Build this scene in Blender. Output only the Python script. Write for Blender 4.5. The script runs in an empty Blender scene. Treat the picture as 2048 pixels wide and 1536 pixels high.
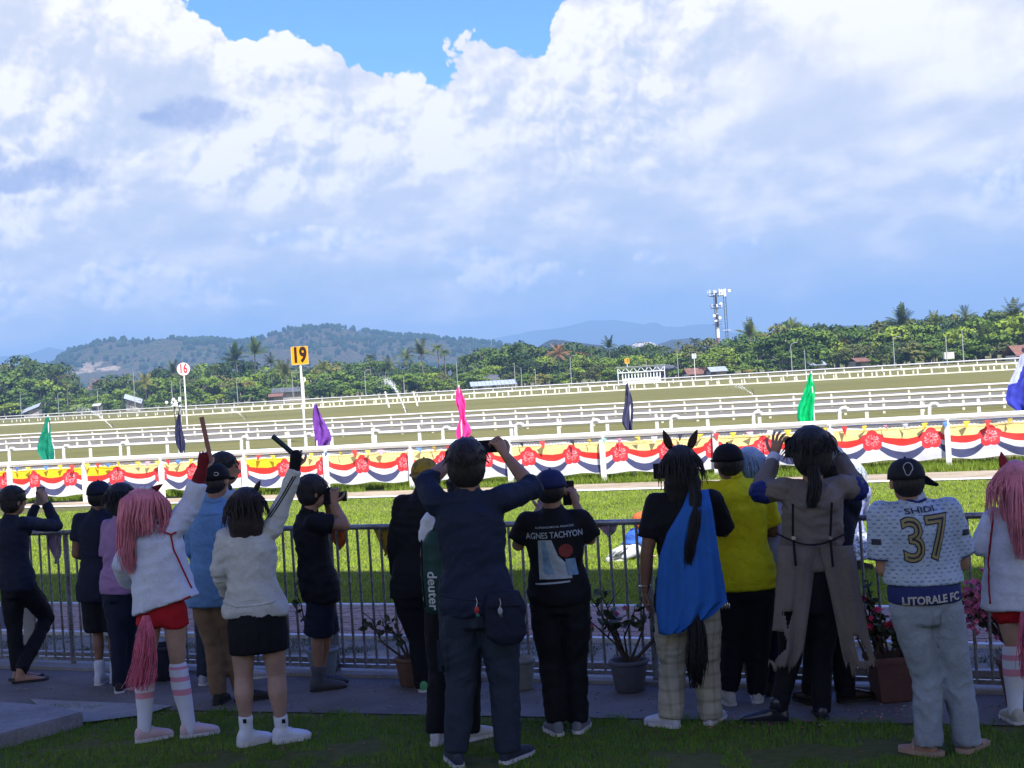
import bpy, bmesh, math, random
import numpy as np
from mathutils import Vector, Matrix, Euler, noise as mn

random.seed(7)
rng = np.random.default_rng(7)
S = bpy.context.scene
COL = S.collection
R = math.radians

# ------------------------------------------------------------------ camera
FOC, CAMH, ROLL, HV = 3000.0, 2.2, R(3.6), 11.0      # focal length in pixels of a 2048 wide picture
cam_d = bpy.data.cameras.new('camera')
cam = bpy.data.objects.new('camera', cam_d)
COL.objects.link(cam)
cam_d.sensor_width = 36.0
cam_d.lens = FOC / 2048 * 36.0
cam_d.clip_start = 0.1
cam_d.clip_end = 20000
_f = Vector((0, math.cos(HV / FOC), -math.sin(HV / FOC))).normalized()
_r = Vector((1, 0, 0)); _u = _r.cross(_f)
_u2 = (_u * math.cos(ROLL) - _r * math.sin(-ROLL) * 1.0).normalized()
_r2 = _f.cross(_u2)
cam.matrix_world = Matrix.Translation((0, 0, CAMH)) @ Matrix((
    (_r2.x, _u2.x, -_f.x, 0), (_r2.y, _u2.y, -_f.y, 0), (_r2.z, _u2.z, -_f.z, 0), (0, 0, 0, 1)))
S.camera = cam

def uv(x, y):
    dx = x - 1024; dy = 768 - y
    return dx * math.cos(ROLL) + dy * math.sin(ROLL), -dx * math.sin(ROLL) + dy * math.cos(ROLL)
def G(x, y, z=0.0):
    """where the line of sight through a photo pixel meets the level z"""
    u, v = uv(x, y)
    Y = FOC * (CAMH - z) / (HV - v)
    return Vector((u / FOC * Y, Y, z))
def P(x, y, Y):
    u, v = uv(x, y)
    return Vector((u / FOC * Y, Y, CAMH + (v - HV) / FOC * Y))

# ------------------------------------------------------------------ light
SUN_EL, SUN_AZ = R(50), R(158)      # azimuth clockwise from +Y (the view direction)
sd = bpy.data.lights.new('sun', 'SUN'); sd.energy = 3.5; sd.angle = R(0.5); sd.color = (1.0, 0.955, 0.88)
sun = bpy.data.objects.new('sun', sd); COL.objects.link(sun)
_sv = Vector((math.sin(SUN_AZ) * math.cos(SUN_EL), math.cos(SUN_AZ) * math.cos(SUN_EL), math.sin(SUN_EL)))
sun.rotation_euler = (-_sv).to_track_quat('-Z', 'Y').to_euler()
sun.location = (0, 0, 60)
vs = S.view_settings
vs.view_transform = 'Standard'; vs.look = 'None'; vs.gamma = 1; vs.use_curve_mapping = False
vs.exposure = 1.45

# small expression language over shader math nodes
class X:
    nt = None
    def __init__(s, sock): s.s = sock
    @staticmethod
    def m(op, *a, clamp=False):
        n = X.nt.nodes.new('ShaderNodeMath'); n.operation = op; n.use_clamp = clamp
        for i, v in enumerate(a):
            if isinstance(v, X): X.nt.links.new(v.s, n.inputs[i])
            else: n.inputs[i].default_value = v
        return X(n.outputs[0])
    def __add__(s, o): return X.m('ADD', s, o)
    __radd__ = __add__
    def __sub__(s, o): return X.m('SUBTRACT', s, o)
    def __rsub__(s, o): return X.m('SUBTRACT', o, s)
    def __mul__(s, o): return X.m('MULTIPLY', s, o)
    __rmul__ = __mul__
    def __truediv__(s, o): return X.m('DIVIDE', s, o)
    def sat(s): return X.m('ADD', s, 0.0, clamp=True)
    def mx(s, o): return X.m('MAXIMUM', s, o)
    def mn(s, o): return X.m('MINIMUM', s, o)
    def ss(s, a, b):
        n = X.nt.nodes.new('ShaderNodeMapRange'); n.interpolation_type = 'SMOOTHSTEP'
        X.nt.links.new(s.s, n.inputs[0]); n.inputs[1].default_value = a; n.inputs[2].default_value = b
        return X(n.outputs[0])
def vop(op, a, b):
    n = X.nt.nodes.new('ShaderNodeVectorMath'); n.operation = op
    for i, v in enumerate((a, b)):
        if isinstance(v, X): X.nt.links.new(v.s, n.inputs[i])
        elif op == 'SCALE' and i == 1: n.inputs['Scale'].default_value = v
        else: n.inputs[i].default_value = v
    return X(n.outputs[0])
def comb(x, y, z):
    n = X.nt.nodes.new('ShaderNodeCombineXYZ')
    for i, v in enumerate((x, y, z)):
        if isinstance(v, X): X.nt.links.new(v.s, n.inputs[i])
        else: n.inputs[i].default_value = v
    return X(n.outputs[0])
def nz(vec, scale, detail=4, rough=.5, dist=0, color=False, typ=None):
    n = X.nt.nodes.new('ShaderNodeTexNoise')
    if typ: n.noise_type = typ
    X.nt.links.new(vec.s, n.inputs['Vector'])
    n.inputs['Scale'].default_value = scale; n.inputs['Detail'].default_value = detail
    n.inputs['Roughness'].default_value = rough; n.inputs['Distortion'].default_value = dist
    return X(n.outputs[1 if color else 0])
def vor(vec, scale, detail=0, rough=.5, feature='SMOOTH_F1', smooth=.6):
    n = X.nt.nodes.new('ShaderNodeTexVoronoi'); n.feature = feature
    X.nt.links.new(vec.s, n.inputs['Vector'])
    n.inputs['Scale'].default_value = scale; n.inputs['Detail'].default_value = detail
    n.inputs['Roughness'].default_value = rough
    if feature == 'SMOOTH_F1': n.inputs['Smoothness'].default_value = smooth
    return X(n.outputs['Distance'])
def cmix(f, a, b):
    n = X.nt.nodes.new('ShaderNodeMix'); n.data_type = 'RGBA'
    for k, v in ((0, f), (6, a), (7, b)):
        if isinstance(v, X): X.nt.links.new(v.s, n.inputs[k])
        else: n.inputs[k].default_value = v if k == 0 else (*v, 1)
    return X(n.outputs[2])
def ramp(f, stops):
    n = X.nt.nodes.new('ShaderNodeValToRGB'); X.nt.links.new(f.s, n.inputs[0])
    e = n.color_ramp.elements
    while len(e) < len(stops): e.new(0.5)
    for i, (p, c) in enumerate(stops): e[i].position = p; e[i].color = (*c, 1)
    return X(n.outputs[0])

def make_world():
    w = bpy.data.worlds.new('World'); S.world = w; w.use_nodes = True
    nt = w.node_tree; nt.nodes.clear(); X.nt = nt
    sky = nt.nodes.new('ShaderNodeTexSky'); sky.sky_type = 'NISHITA'; sky.sun_disc = False
    sky.sun_elevation = SUN_EL; sky.sun_rotation = SUN_AZ; sky.air_density = 1.0; sky.dust_density = 0.3; sky.ozone_density = 3.0
    tc = nt.nodes.new('ShaderNodeTexCoord'); d = X(tc.outputs['Generated'])
    sep = nt.nodes.new('ShaderNodeSeparateXYZ'); nt.links.new(d.s, sep.inputs[0])
    x, y, z = (X(sep.outputs[i]) for i in range(3))
    a = X.m('ARCTAN2', x, y); e = X.m('ARCSINE', z)
    def AE(px, py):
        u, v = uv(px, py); return u / FOC, (v - HV) / FOC
    # warped coordinates for the billows
    w1 = vop('SUBTRACT', nz(d, 7, 3, .5, color=True), (.5, .5, .5))
    p = vop('ADD', d, vop('SCALE', w1, .055))
    w2 = vop('SUBTRACT', nz(d, 34, 3, .55, color=True), (.5, .5, .5))
    p = vop('ADD', p, vop('SCALE', w2, .013))
    w3 = vop('SUBTRACT', nz(d, 110, 2, .5, color=True), (.5, .5, .5))
    pf = vop('ADD', d, vop('ADD', vop('SCALE', w1, .02), vop('ADD', vop('SCALE', w2, .010), vop('SCALE', w3, .004))))
    def HB(q): return 1.0 - vor(q, 12, 0, .5, smooth=.3) * .75 - vor(q, 29, 0, .5, smooth=.2) * .5
    def HF(q): return vor(q, 60, 0, .5, 'F1') * -.34 - vor(q, 128, 1.0, .55, 'F1') * .22
    hb = HB(p); hf = HF(pf); h0 = hb + hf
    relB = hb - HB(vop('ADD', p, (-.006, 0, .011)))
    relF = hf - HF(vop('ADD', pf, (-.0025, 0, .0045)))
    fib = nz(d, 60, 5, .62)
    # silhouette of the cloud wall, as elevation over azimuth
    pts = [(-260, -60), (-60, 60), (0, 72), (25, 60), (50, 25), (100, 2), (160, -60), (330, -60), (395, -2), (440, 18), (475, 65), (515, 78), (548, 68),
           (562, 45), (600, 48), (618, 76), (660, 88), (705, 78), (735, 112), (770, 132), (805, 152), (840, 152), (885, 146), (912, 118),
           (940, 80), (1000, 56), (1050, 52), (1080, 78), (1092, 92), (1100, 30), (1122, -40), (1300, -230), (1600, -330), (2300, -330)]
    ae = sorted(AE(*q) for q in pts)
    fc = nt.nodes.new('ShaderNodeFloatCurve'); cv = fc.mapping.curves[0]
    fc.mapping.clip_max_y = 1; fc.mapping.use_clip = True
    A0, A1, E1 = -.45, .45, .4
    for i, (aa, ee) in enumerate(ae):
        X0, Y0 = (aa - A0) / (A1 - A0), ee / E1
        if i < 2: cv.points[i].location = (X0, Y0)
        else: cv.points.new(X0, Y0)
    for q in cv.points: q.handle_type = 'VECTOR'
    fc.mapping.update()
    nt.links.new(((a - A0) * (1 / (A1 - A0))).s, fc.inputs['Value'])
    T = X(fc.outputs[0]) * E1
    aa = X.m('ABSOLUTE', a)
    far = aa.ss(.42, .9)
    T = T * (1 - far) + far * (nz(d, 2.2, 3) * .9 + .05)
    m = (T - e) + (hb - .35) * .095 + (hf + .22) * .055 + (fib - .5) * .016
    mask = m.ss(-.001, .004)
    # blobs
    def blob(px, py, rx, ry, rot=0):
        ca, ce = AE(px, py); rx /= FOC; ry /= FOC
        da = a - ca; de = e - ce
        if rot:
            c, s_ = math.cos(R(rot)), math.sin(R(rot))
            da, de = da * c + de * s_, de * c - da * s_
        da = da * (1 / rx); de = de * (1 / ry)
        return 1.0 - da * da - de * de
    def blobs(L):
        r = blob(*L[0])
        for q in L[1:]: r = r.mx(blob(*q))
        return r
    lf = nz(d, 11, 5, .55)
    # sunlit cores against lavender hollows
    core = blobs([(80, 300, 260, 190), (560, 130, 170, 90), (350, 60, 260, 110), (1190, 170, 250, 200), (900, 260, 330, 110),
                  (560, 300, 200, 110), (1130, 280, 180, 70), (1800, 90, 330, 120, -20), (1990, 420, 120, 60), (1250, 60, 300, 120)])
    core = (core + (lf - .5) * 3.0 + (fib - .5) * 1.1).ss(-.5, 1.1)
    holl = blobs([(270, 190, 150, 110), (640, 190, 100, 60), (590, 420, 300, 90), (1450, 330, 420, 60, 22), (1250, 520, 300, 90), (300, 430, 340, 70)])
    holl = (holl + (lf - .5) * 2.6).ss(-.6, 1.2)
    relk = (core * .75 + .25)
    soft = a.ss(.10, .26)                            # streaky, smoother cloud to the right
    relk = relk * (1 - soft * .8)
    strk = nz(comb(a * 5 + e * 9, e * 26 - a * 9, 0), 1.6, 5, .55)
    b = .745 + core * .20 - holl * .15 + (relB * 1.35 + relF * 1.05) * relk + (hb - .4) * .38 * relk + (lf - .5) * .62 + (strk - .5) * .42 * (soft * .8 + .15)
    n2 = nz(comb(a * 1.0, e * 2.1, .3), 17, 5, .58)
    b = b + (n2 - .48) * (1.15 * (1 - e.ss(.10, .18)) + .2) * e.ss(.0, .035)
    low = e.ss(.11, -.03)                              # the wall thins out downwards
    b = b - low * .40 + (fib - .5) * .08
    ccol = ramp(b, [(0, (.30, .44, .66)), (.25, (.42, .53, .70)), (.48, (.56, .62, .73)), (.68, (.66, .68, .77)), (.84, (.84, .82, .83)), (1.0, (1.0, .965, .92))])
    # small bright cumulus in front, low down
    sm = blobs([(425, 585, 110, 38), (400, 560, 40, 30), (500, 605, 90, 18), (225, 590, 85, 34), (205, 565, 30, 30), (40, 612, 75, 40), (950, 520, 110, 30), (1030, 555, 140, 34),
                (1300, 515, 40, 18), (1990, 385, 130, 55), (1480, 500, 55, 22), (300, 540, 60, 20), (640, 480, 150, 26)])
    smm = (sm * 1.2 + (h0 - .28) * 1.5 + (fib - .5) * 1.3 + .12).ss(-.25, .40)
    sb = (.76 + relB * 1.0 + relF * 1.4 + (h0 - .2) * .35 + (fib - .5) * .1)
    scol = ramp(sb, [(0, (.40, .52, .82)), (.5, (.60, .66, .84)), (1.0, (1.0, .96, .93))])
    ccol = cmix(smm * .9, ccol, scol)
    dk = blobs([(400, 248, 120, 40), (330, 252, 60, 14), (130, 372, 160, 34), (0, 350, 60, 40), (40, 392, 160, 22)])
    dkm = (dk + (fib - .5) * 2.4 + (lf - .5) * 1.2).ss(-.1, 1.0)
    ccol = cmix(dkm * .8, ccol, (.30, .37, .62))
    bg1 = nt.nodes.new('ShaderNodeBackground'); tn = vop('MULTIPLY', X(sky.outputs[0]), (.25, .38, 1.0)); nt.links.new(tn.s, bg1.inputs[0]); bg1.inputs[1].default_value = .15
    bg2 = nt.nodes.new('ShaderNodeBackground'); nt.links.new(ccol.s, bg2.inputs[0]); bg2.inputs[1].default_value = .46
    mixs = nt.nodes.new('ShaderNodeMixShader')
    up = (mask * z.ss(-.03, .0))
    nt.links.new(up.s, mixs.inputs[0]); nt.links.new(bg1.outputs[0], mixs.inputs[1]); nt.links.new(bg2.outputs[0], mixs.inputs[2])
    out = nt.nodes.new('ShaderNodeOutputWorld'); nt.links.new(mixs.outputs[0], out.inputs[0])
    w.cycles.sampling_method = 'MANUAL'; w.cycles.sample_map_resolution = 1024
make_world()
S.cycles.use_denoising = True
S.cycles.max_bounces = 6; S.cycles.diffuse_bounces = 3; S.cycles.glossy_bounces = 2
S.cycles.transmission_bounces = 4; S.cycles.transparent_max_bounces = 8; S.cycles.volume_bounces = 0
S.cycles.caustics_reflective = False; S.cycles.caustics_refractive = False

# ------------------------------------------------------------------ helpers: materials
def newmat(name):
    m = bpy.data.materials.new(name); m.use_nodes = True
    nt = m.node_tree; X.nt = nt
    b = nt.nodes['Principled BSDF']
    tc = nt.nodes.new('ShaderNodeTexCoord')
    return m, b, X(tc.outputs['Object'])
def lnk(x, sock): X.nt.links.new(x.s, sock)
def bump(b, h, strength=.5, dist=.01):
    n = X.nt.nodes.new('ShaderNodeBump'); n.inputs['Strength'].default_value = strength; n.inputs['Distance'].default_value = dist
    lnk(h, n.inputs['Height']); X.nt.links.new(n.outputs[0], b.inputs['Normal'])
MATS = {}
def mat(name, col, rough=.8, var=.15, scale=20, metal=0, bmp=0, bscale=60, spec=.3, stretch=(1, 1, 1)):
    if name in MATS: return MATS[name]
    m, b, o = newmat(name)
    q = vop('MULTIPLY', o, stretch) if stretch != (1, 1, 1) else o
    n = nz(q, scale, 5, .6)
    c0 = tuple(v * (1 - var) for v in col); c1 = tuple(min(1, v * (1 + var)) for v in col)
    lnk(ramp(n, [(.3, c0), (.7, c1)]), b.inputs['Base Color'])
    b.inputs['Roughness'].default_value = rough; b.inputs['Metallic'].default_value = metal
    b.inputs['Specular IOR Level'].default_value = spec
    if bmp: bump(b, nz(q, bscale, 4, .6), bmp, .02)
    MATS[name] = m; return m

# ------------------------------------------------------------------ helpers: objects
def tag(o, label=None, cat=None, group=None, kind=None):
    if label: o['label'] = label
    if cat: o['category'] = cat
    if group: o['group'] = group
    if kind: o['kind'] = kind
    return o
def empty(name, loc, rz=0, label=None, cat=None, group=None):
    o = bpy.data.objects.new(name, None); COL.objects.link(o); o.location = loc; o.rotation_euler = (0, 0, rz)
    o.empty_display_size = .1
    return tag(o, label, cat, group)
def link(name, me, parent=None, m=None):
    if m is not None and not me.materials:
        for k in (m if isinstance(m, (list, tuple)) else [m]): me.materials.append(k)
    o = bpy.data.objects.new(name, me); COL.objects.link(o)
    if parent: o.parent = parent
    return o
def copy_tree(o, parent=None):
    c = o.copy(); COL.objects.link(c)
    if parent: c.parent = parent
    for ch in list(o.children): copy_tree(ch, c)
    return c

class MB:
    """collects shapes, then links them as ONE mesh object"""
    def __init__(s): s.v = []; s.f = []; s.mi = []; s.k = 0
    def add(s, v, f):
        n = len(s.v); s.v += [tuple(q) for q in v]; s.f += [tuple(i + n for i in g) for g in f]; s.mi += [s.k] * len(f); return s
    def box(s, c, d, rz=0, rot=None, taper=1):
        x, y, z = (q / 2 for q in d); c = Vector(c)
        M = rot if rot is not None else Matrix.Rotation(rz, 3, 'Z')
        P8 = [(-x, -y, -z), (x, -y, -z), (x, y, -z), (-x, y, -z), (-x * taper, -y * taper, z), (x * taper, -y * taper, z), (x * taper, y * taper, z), (-x * taper, y * taper, z)]
        return s.add([c + M @ Vector(q) for q in P8], [(3, 2, 1, 0), (4, 5, 6, 7), (0, 1, 5, 4), (1, 2, 6, 5), (2, 3, 7, 6), (3, 0, 4, 7)])
    def tube(s, pts, r, n=8, flat=1, caps=True, ax=None):
        pts = [Vector(p) for p in pts]; rs = r if isinstance(r, (list, tuple)) else [r] * len(pts)
        vs_ = []; fs = []; up = None
        for i, p in enumerate(pts):
            t = (pts[min(i + 1, len(pts) - 1)] - pts[max(i - 1, 0)]).normalized()
            if up is None: up = Vector(ax) if ax else (Vector((0, 0, 1)) if abs(t.z) < .9 else Vector((0, 1, 0)))
            a_ = up.cross(t).normalized(); b_ = t.cross(a_); up = b_
            for k in range(n):
                w = 2 * math.pi * k / n
                vs_.append(p + a_ * math.cos(w) * rs[i] + b_ * math.sin(w) * rs[i] * flat)
        for i in range(len(pts) - 1):
            for k in range(n):
                fs.append((i * n + k, i * n + (k + 1) % n, (i + 1) * n + (k + 1) % n, (i + 1) * n + k))
        if caps: fs.append(tuple(range(n - 1, -1, -1))); fs.append(tuple(range((len(pts) - 1) * n, len(pts) * n)))
        return s.add(vs_, fs)
    def lathe(s, prof, n=16, c=(0, 0, 0)):
        c = Vector(c); vs_ = []; fs = []
        for (r_, z_) in prof:
            for k in range(n):
                w = 2 * math.pi * k / n; vs_.append(c + Vector((r_ * math.cos(w), r_ * math.sin(w), z_)))
        for i in range(len(prof) - 1):
            for k in range(n): fs.append((i * n + k, i * n + (k + 1) % n, (i + 1) * n + (k + 1) % n, (i + 1) * n + k))
        fs.append(tuple(range(n - 1, -1, -1))); fs.append(tuple(range((len(prof) - 1) * n, len(prof) * n)))
        return s.add(vs_, fs)
    def ball(s, c, r, n=10, m=7, rot=None):
        c = Vector(c); r = r if isinstance(r, (list, tuple)) else (r, r, r); vs_ = []; fs = []
        for i in range(1, m):
            ph = math.pi * i / m
            for k in range(n):
                w = 2 * math.pi * k / n
                q = Vector((r[0] * math.sin(ph) * math.cos(w), r[1] * math.sin(ph) * math.sin(w), r[2] * math.cos(ph)))
                vs_.append(c + (rot @ q if rot is not None else q))
        t = Vector((0, 0, r[2])); 
        vs_.append(c + (rot @ t if rot is not None else t)); vs_.append(c - (rot @ t if rot is not None else t))
        T_ = len(vs_) - 2
        for i in range(m - 2):
            for k in range(n): fs.append((i * n + k, (i + 1) * n + k, (i + 1) * n + (k + 1) % n, i * n + (k + 1) % n))
        for k in range(n): fs.append((T_, k, (k + 1) % n)); fs.append((T_ + 1, (m - 2) * n + (k + 1) % n, (m - 2) * n + k))
        return s.add(vs_, fs)
    def prism(s, poly, f, th):
        """poly: 2D outline; f(x,y)->Vector; th: Vector thickness"""
        n = len(poly); th = Vector(th)
        a_ = [f(*q) for q in poly]; b_ = [q + th for q in a_]
        return s.add(a_ + b_, [tuple(range(n)), tuple(range(2 * n - 1, n - 1, -1))] + [(i, i + n, (i + 1) % n + n, (i + 1) % n) for i in range(n)])
    def mesh(s, name, smooth=False):
        me = bpy.data.meshes.new(name); me.from_pydata(s.v, [], s.f)
        if any(s.mi): me.polygons.foreach_set('material_index', s.mi)
        if smooth: me.polygons.foreach_set('use_smooth', [True] * len(me.polygons))
        me.update(); return me
    def build(s, name, m=None, parent=None, smooth=False):
        return link(name, s.mesh(name, smooth), parent, m)
def np_mesh(name, v, quads):
    """fast mesh from numpy: v (n,3), quads (m,k)"""
    me = bpy.data.meshes.new(name); v = np.asarray(v, dtype=np.float32); q = np.asarray(quads, dtype=np.int32)
    me.vertices.add(len(v)); me.vertices.foreach_set('co', v.ravel())
    me.loops.add(q.size); me.loops.foreach_set('vertex_index', q.ravel())
    me.polygons.add(len(q)); me.polygons.foreach_set('loop_start', np.arange(len(q), dtype=np.int32) * q.shape[1])
    me.update(calc_edges=True); return me
# ================================================================== SETTING
def strip(name, near, farl, z, m, label=None):
    """ground sheet between two polylines (lists of (X, Y))"""
    mb = MB()
    n = len(near)
    mb.add([(p[0], p[1], z) for p in near] + [(p[0], p[1], z) for p in farl], [(i, i + 1, n + i + 1, n + i) for i in range(n - 1)])
    o = mb.build(name, m); tag(o, kind='structure'); return o
def par(Y0, m_=-.44, X0=-30, X1=30): return [(X0, Y0 - m_ * -X0 * -1), (X1, Y0 + m_ * X1)] if False else [(X0, Y0 + m_ * X0), (X1, Y0 + m_ * X1)]
def pxl(pts, z=0): return [tuple(G(x, y, z)[:2]) for x, y in pts]

def m_ground():
    m, b, o = newmat('turf_soil')
    a = nz(o, .35, 5, .6); f = nz(o, 14, 5, .65); g = nz(o, .03, 4, .6)
    c = ramp(a * .5 + f * .5, [(.30, (.060, .060, .024)), (.5, (.10, .11, .032)), (.7, (.16, .14, .065))])
    far = ramp(f * .4 + g * .35 + a * .25, [(.34, (.105, .112, .032)), (.5, (.16, .152, .048)), (.66, (.215, .19, .075))])
    s = X.nt.nodes.new('ShaderNodeSeparateXYZ'); lnk(o, s.inputs[0])
    k = (X(s.outputs[1]) + X(s.outputs[0]) * .44).ss(31.2, 33)
    lnk(cmix(k, c, far), b.inputs['Base Color']); b.inputs['Roughness'].default_value = .95
    b.inputs['Specular IOR Level'].default_value = .1
    bump(b, f, .6, .03); return m
def m_asphalt(name='worn_asphalt', c0=(.095, .084, .072), c1=(.20, .178, .155), sc=30, bd=.006):
    m, b, o = newmat(name)
    f = nz(o, sc * 4, 3, .7); a = nz(o, 1.6, 5, .65); v = vor(o, sc * 3, 0, feature='F1')
    st_ = nz(o, .7, 4, .7, 1.0); t = (a * .5 + f * .3 + st_ * .2)
    lnk(ramp(t, [(.40, c0), (.50, tuple((p + q) / 2 for p, q in zip(c0, c1))), (.60, c1)]), b.inputs['Base Color'])
    b.inputs['Roughness'].default_value = .9; bump(b, f * .6 + v * .4, .7, bd); return m
def m_white(name='white_paint', c=(.78, .77, .70), dirt=.35):
    if name in MATS: return MATS[name]
    m, b, o = newmat(name)
    a = nz(o, 3, 6, .65); f = nz(o, 25, 5, .7)
    k = (a * .55 + f * .45).ss(.52, .70) * dirt
    lnk(cmix(k, c, (.42, .38, .28)), b.inputs['Base Color']); b.inputs['Roughness'].default_value = .55
    MATS[name] = m; return m

def make_grounds():
    g = MB(); g.box((0, 3950, -.5), (9200, 8700, 1.0)); o = g.build('ground', m_ground()); tag(o, kind='structure')
    asp = m_asphalt()
    strip('path', par(9.7, -.36), par(10.82), .008, asp)
    conc = m_asphalt('pale_concrete', (.20, .195, .18), (.34, .33, .31), 14, .004)
    k = MB(); a = par(10.80); d = Vector((1, -.44, 0)).normalized(); nrm = Vector((.44, 1, 0)).normalized()
    # fence footing, its slabs with open joints, and the drain behind it
    for i in range(11):
        c = Vector((0, 10.93, 0)) + d * (-7.4 + i * 1.5)
        k2 = MB(); k2.box((c.x, c.y, .012), (1.485, .26 + random.uniform(-.01, .01), .045), rz=math.atan2(d.y, d.x) + random.uniform(-.003, .003))
        o = k2.build('kerb_stone' if i == 0 else 'kerb_stone', conc); tag(o, kind='structure')
    strip('drain', par(11.08), par(11.32), .004, mat('drain_mud', (.028, .026, .026), .7, .4, 30, bmp=.5))
    k = MB(); c = Vector((0, 11.38, 0)); k.box((c.x, c.y, .02), (24, .08, .07), rz=math.atan2(d.y, d.x)); tag(k.build('drain_edge', conc), kind='structure')
    strip('gravel_path', par(11.42), par(12.45), .006, m_asphalt('brown_gravel', (.12, .105, .075), (.26, .23, .165), 12, .02))
    wk = m_asphalt('whitewashed_kerb', (.36, .37, .36), (.70, .70, .68), 8, .004)
    for Y0 in (12.50, 14.28):
        for i in range(14):
            c = Vector((0, Y0, 0)) + d * (-9 + i * 1.2 + random.uniform(-.01, .01))
            k2 = MB(); k2.box((c.x, c.y, .012 + random.uniform(-.004, .006)), (1.18, .085, .06), rz=math.atan2(d.y, d.x) + random.uniform(-.006, .006))
            tag(k2.build('edging_stone', wk), kind='structure')
    # paving: a bed of sand and clay pavers, the nearest as single pieces
    bed = strip('paved_path', par(12.53), par(14.24), .006, mat('paver_bed', (.06, .05, .048), .95, .3, 40))
    br = mat('clay_paver', (.35, .225, .165), .85, .32, 5.0, bmp=.4, bscale=90)
    pm = MB(); pm.box((0, 0, 0), (.194, .094, .05), taper=.96); pme = pm.mesh('brick'); pme.materials.append(br)
    ang = math.atan2(d.y, d.x); cells = []
    for r_ in range(16):
        for c_ in range(-50, 50):
            s_ = (c_ + .5 * (r_ % 2)) * .2; q = Vector((0, 12.60, 0)) + nrm * (r_ * .1) + d * s_
            if abs(q.x) < q.y * .345: cells.append(q)
    cells.sort(key=lambda q: q.y); rest = MB()
    for i, q in enumerate(cells):
        jz = .006 + random.uniform(-.003, .004); ja = ang + random.uniform(-.02, .02)
        if i < 300:
            o = link('brick', pme, bed); o.location = (q.x, q.y, jz); o.rotation_euler = (random.uniform(-.03, .03), random.uniform(-.02, .02), ja)
        else: rest.box((q.x, q.y, jz), (.194, .094, .05), rz=ja, taper=.96)
    r_ = rest.build('brick_field', br, bed); tag(r_, kind='stuff')
    # beyond the lawn
    strip('lawn_edge_line', par(28.55, -.425), par(28.95, -.425), .016, mat('lime_line', (.62, .60, .52), .9, .25, 12))
    strip('dirt_track', par(28.95, -.425), par(30.35, -.40), .012, m_asphalt('dry_dirt', (.27, .215, .125), (.44, .37, .24), 6, .02))
    sand = m_asphalt('grey_sand', (.125, .110, .070), (.19, .170, .115), .6, .02)
    strip('sand_track', pxl([(-500, 928), (1024, 857), (2600, 783)]), pxl([(-500, 901), (1024, 823.5), (2600, 744)]), .016, sand)
    # the grandstand that shades the foreground
    cn = mat('grandstand_concrete', (.34, .34, .35), .9, .12, 2)
    rf = mat('roof_sheet', (.46, .44, .41), .6, .1, 1)
    st = empty('grandstand', (0, -4, 0), 0, 'steel roofed grandstand with concrete steps behind the viewer', 'grandstand')
    def sb(name, mb, m): o = mb.build(name, m, st); o.location = (0, 4, 0); return o
    z0, off = 13.0, 13.0 / math.tan(SUN_EL)
    hx, hy = -_sv.x / math.hypot(_sv.x, _sv.y) * off, -_sv.y / math.hypot(_sv.x, _sv.y) * off
    fa = [(x_ - hx, 17.0 - .43 * x_ - hy) for x_ in (-34, 34)]
    mb = MB(); lo = [(fa[0][0], fa[0][1], z0), (fa[1][0], fa[1][1], z0), (fa[1][0] - 4, fa[1][1] - 12.0, z0 + .5), (fa[0][0] - 4, fa[0][1] - 12.0, z0 + .5)]
    mb.add(lo + [(a_, b_, c_ + .25) for a_, b_, c_ in lo], [(3, 2, 1, 0), (4, 5, 6, 7), (0, 1, 5, 4), (1, 2, 6, 5), (2, 3, 7, 6), (3, 0, 4, 7)])
    sb('roof', mb, rf)
    for x_ in (-24, -12, 0, 12, 24):
        b1 = MB(); b1.tube([(x_, -3.5 - .43 * x_, 0), (x_, -3.5 - .43 * x_, 13.2)], .2, 10); sb('column', b1, cn)
    for i in range(7):
        b1 = MB(); b1.add([(-26, 11.2 - 6 - i * .9 - 3, 0), (26, -11.2 - 6 - i * .9 - 3 + 3, 0)], []) if False else None
        c = Vector((0, -3.0 - i * .8, .2 + .2 * i)); b1 = MB(); b1.box(c, (50, .82, .4 + .4 * i), rz=math.atan(-.43)); sb('step', b1, cn)
make_grounds()

# ---- corner slab at lower left
def make_slab():
    c = MATS.get('pc') or bpy.data.materials['pale_concrete']
    t = [G(x, y, .10) for x, y in ((-420, 1398), (20, 1404), (105, 1411), (166, 1424), (-420, 1580))]
    mb = MB(); n = len(t); cen = sum(t, Vector()) / n
    vs_ = list(t) + [Vector((p.x, p.y, -.02)) for p in t]
    mb.add(vs_, [tuple(range(n - 1, -1, -1))] + [(i, (i + 1) % n, (i + 1) % n + n, i + n) for i in range(n)])
    me = mb.mesh('slab'); bm = bmesh.new(); bm.from_mesh(me); bmesh.ops.recalc_face_normals(bm, faces=bm.faces)
    bmesh.ops.bevel(bm, geom=[e for e in bm.edges], offset=.012, segments=2, affect='EDGES'); bm.to_mesh(me); bm.free()
    o = link('concrete_slab', me, None, m_asphalt('stained_concrete', (.15, .15, .15), (.27, .27, .275), 9, .006)); tag(o, kind='structure')
    t = [G(x, y) for x, y in ((60, 1404), (345, 1417), (290, 1436), (172, 1451), (100, 1440))]
    mb = MB(); mb.add([(p.x, p.y, .022) for p in t], [tuple(range(len(t) - 1, -1, -1))]); tag(mb.build('concrete_apron', c), kind='structure')
make_slab()

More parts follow.
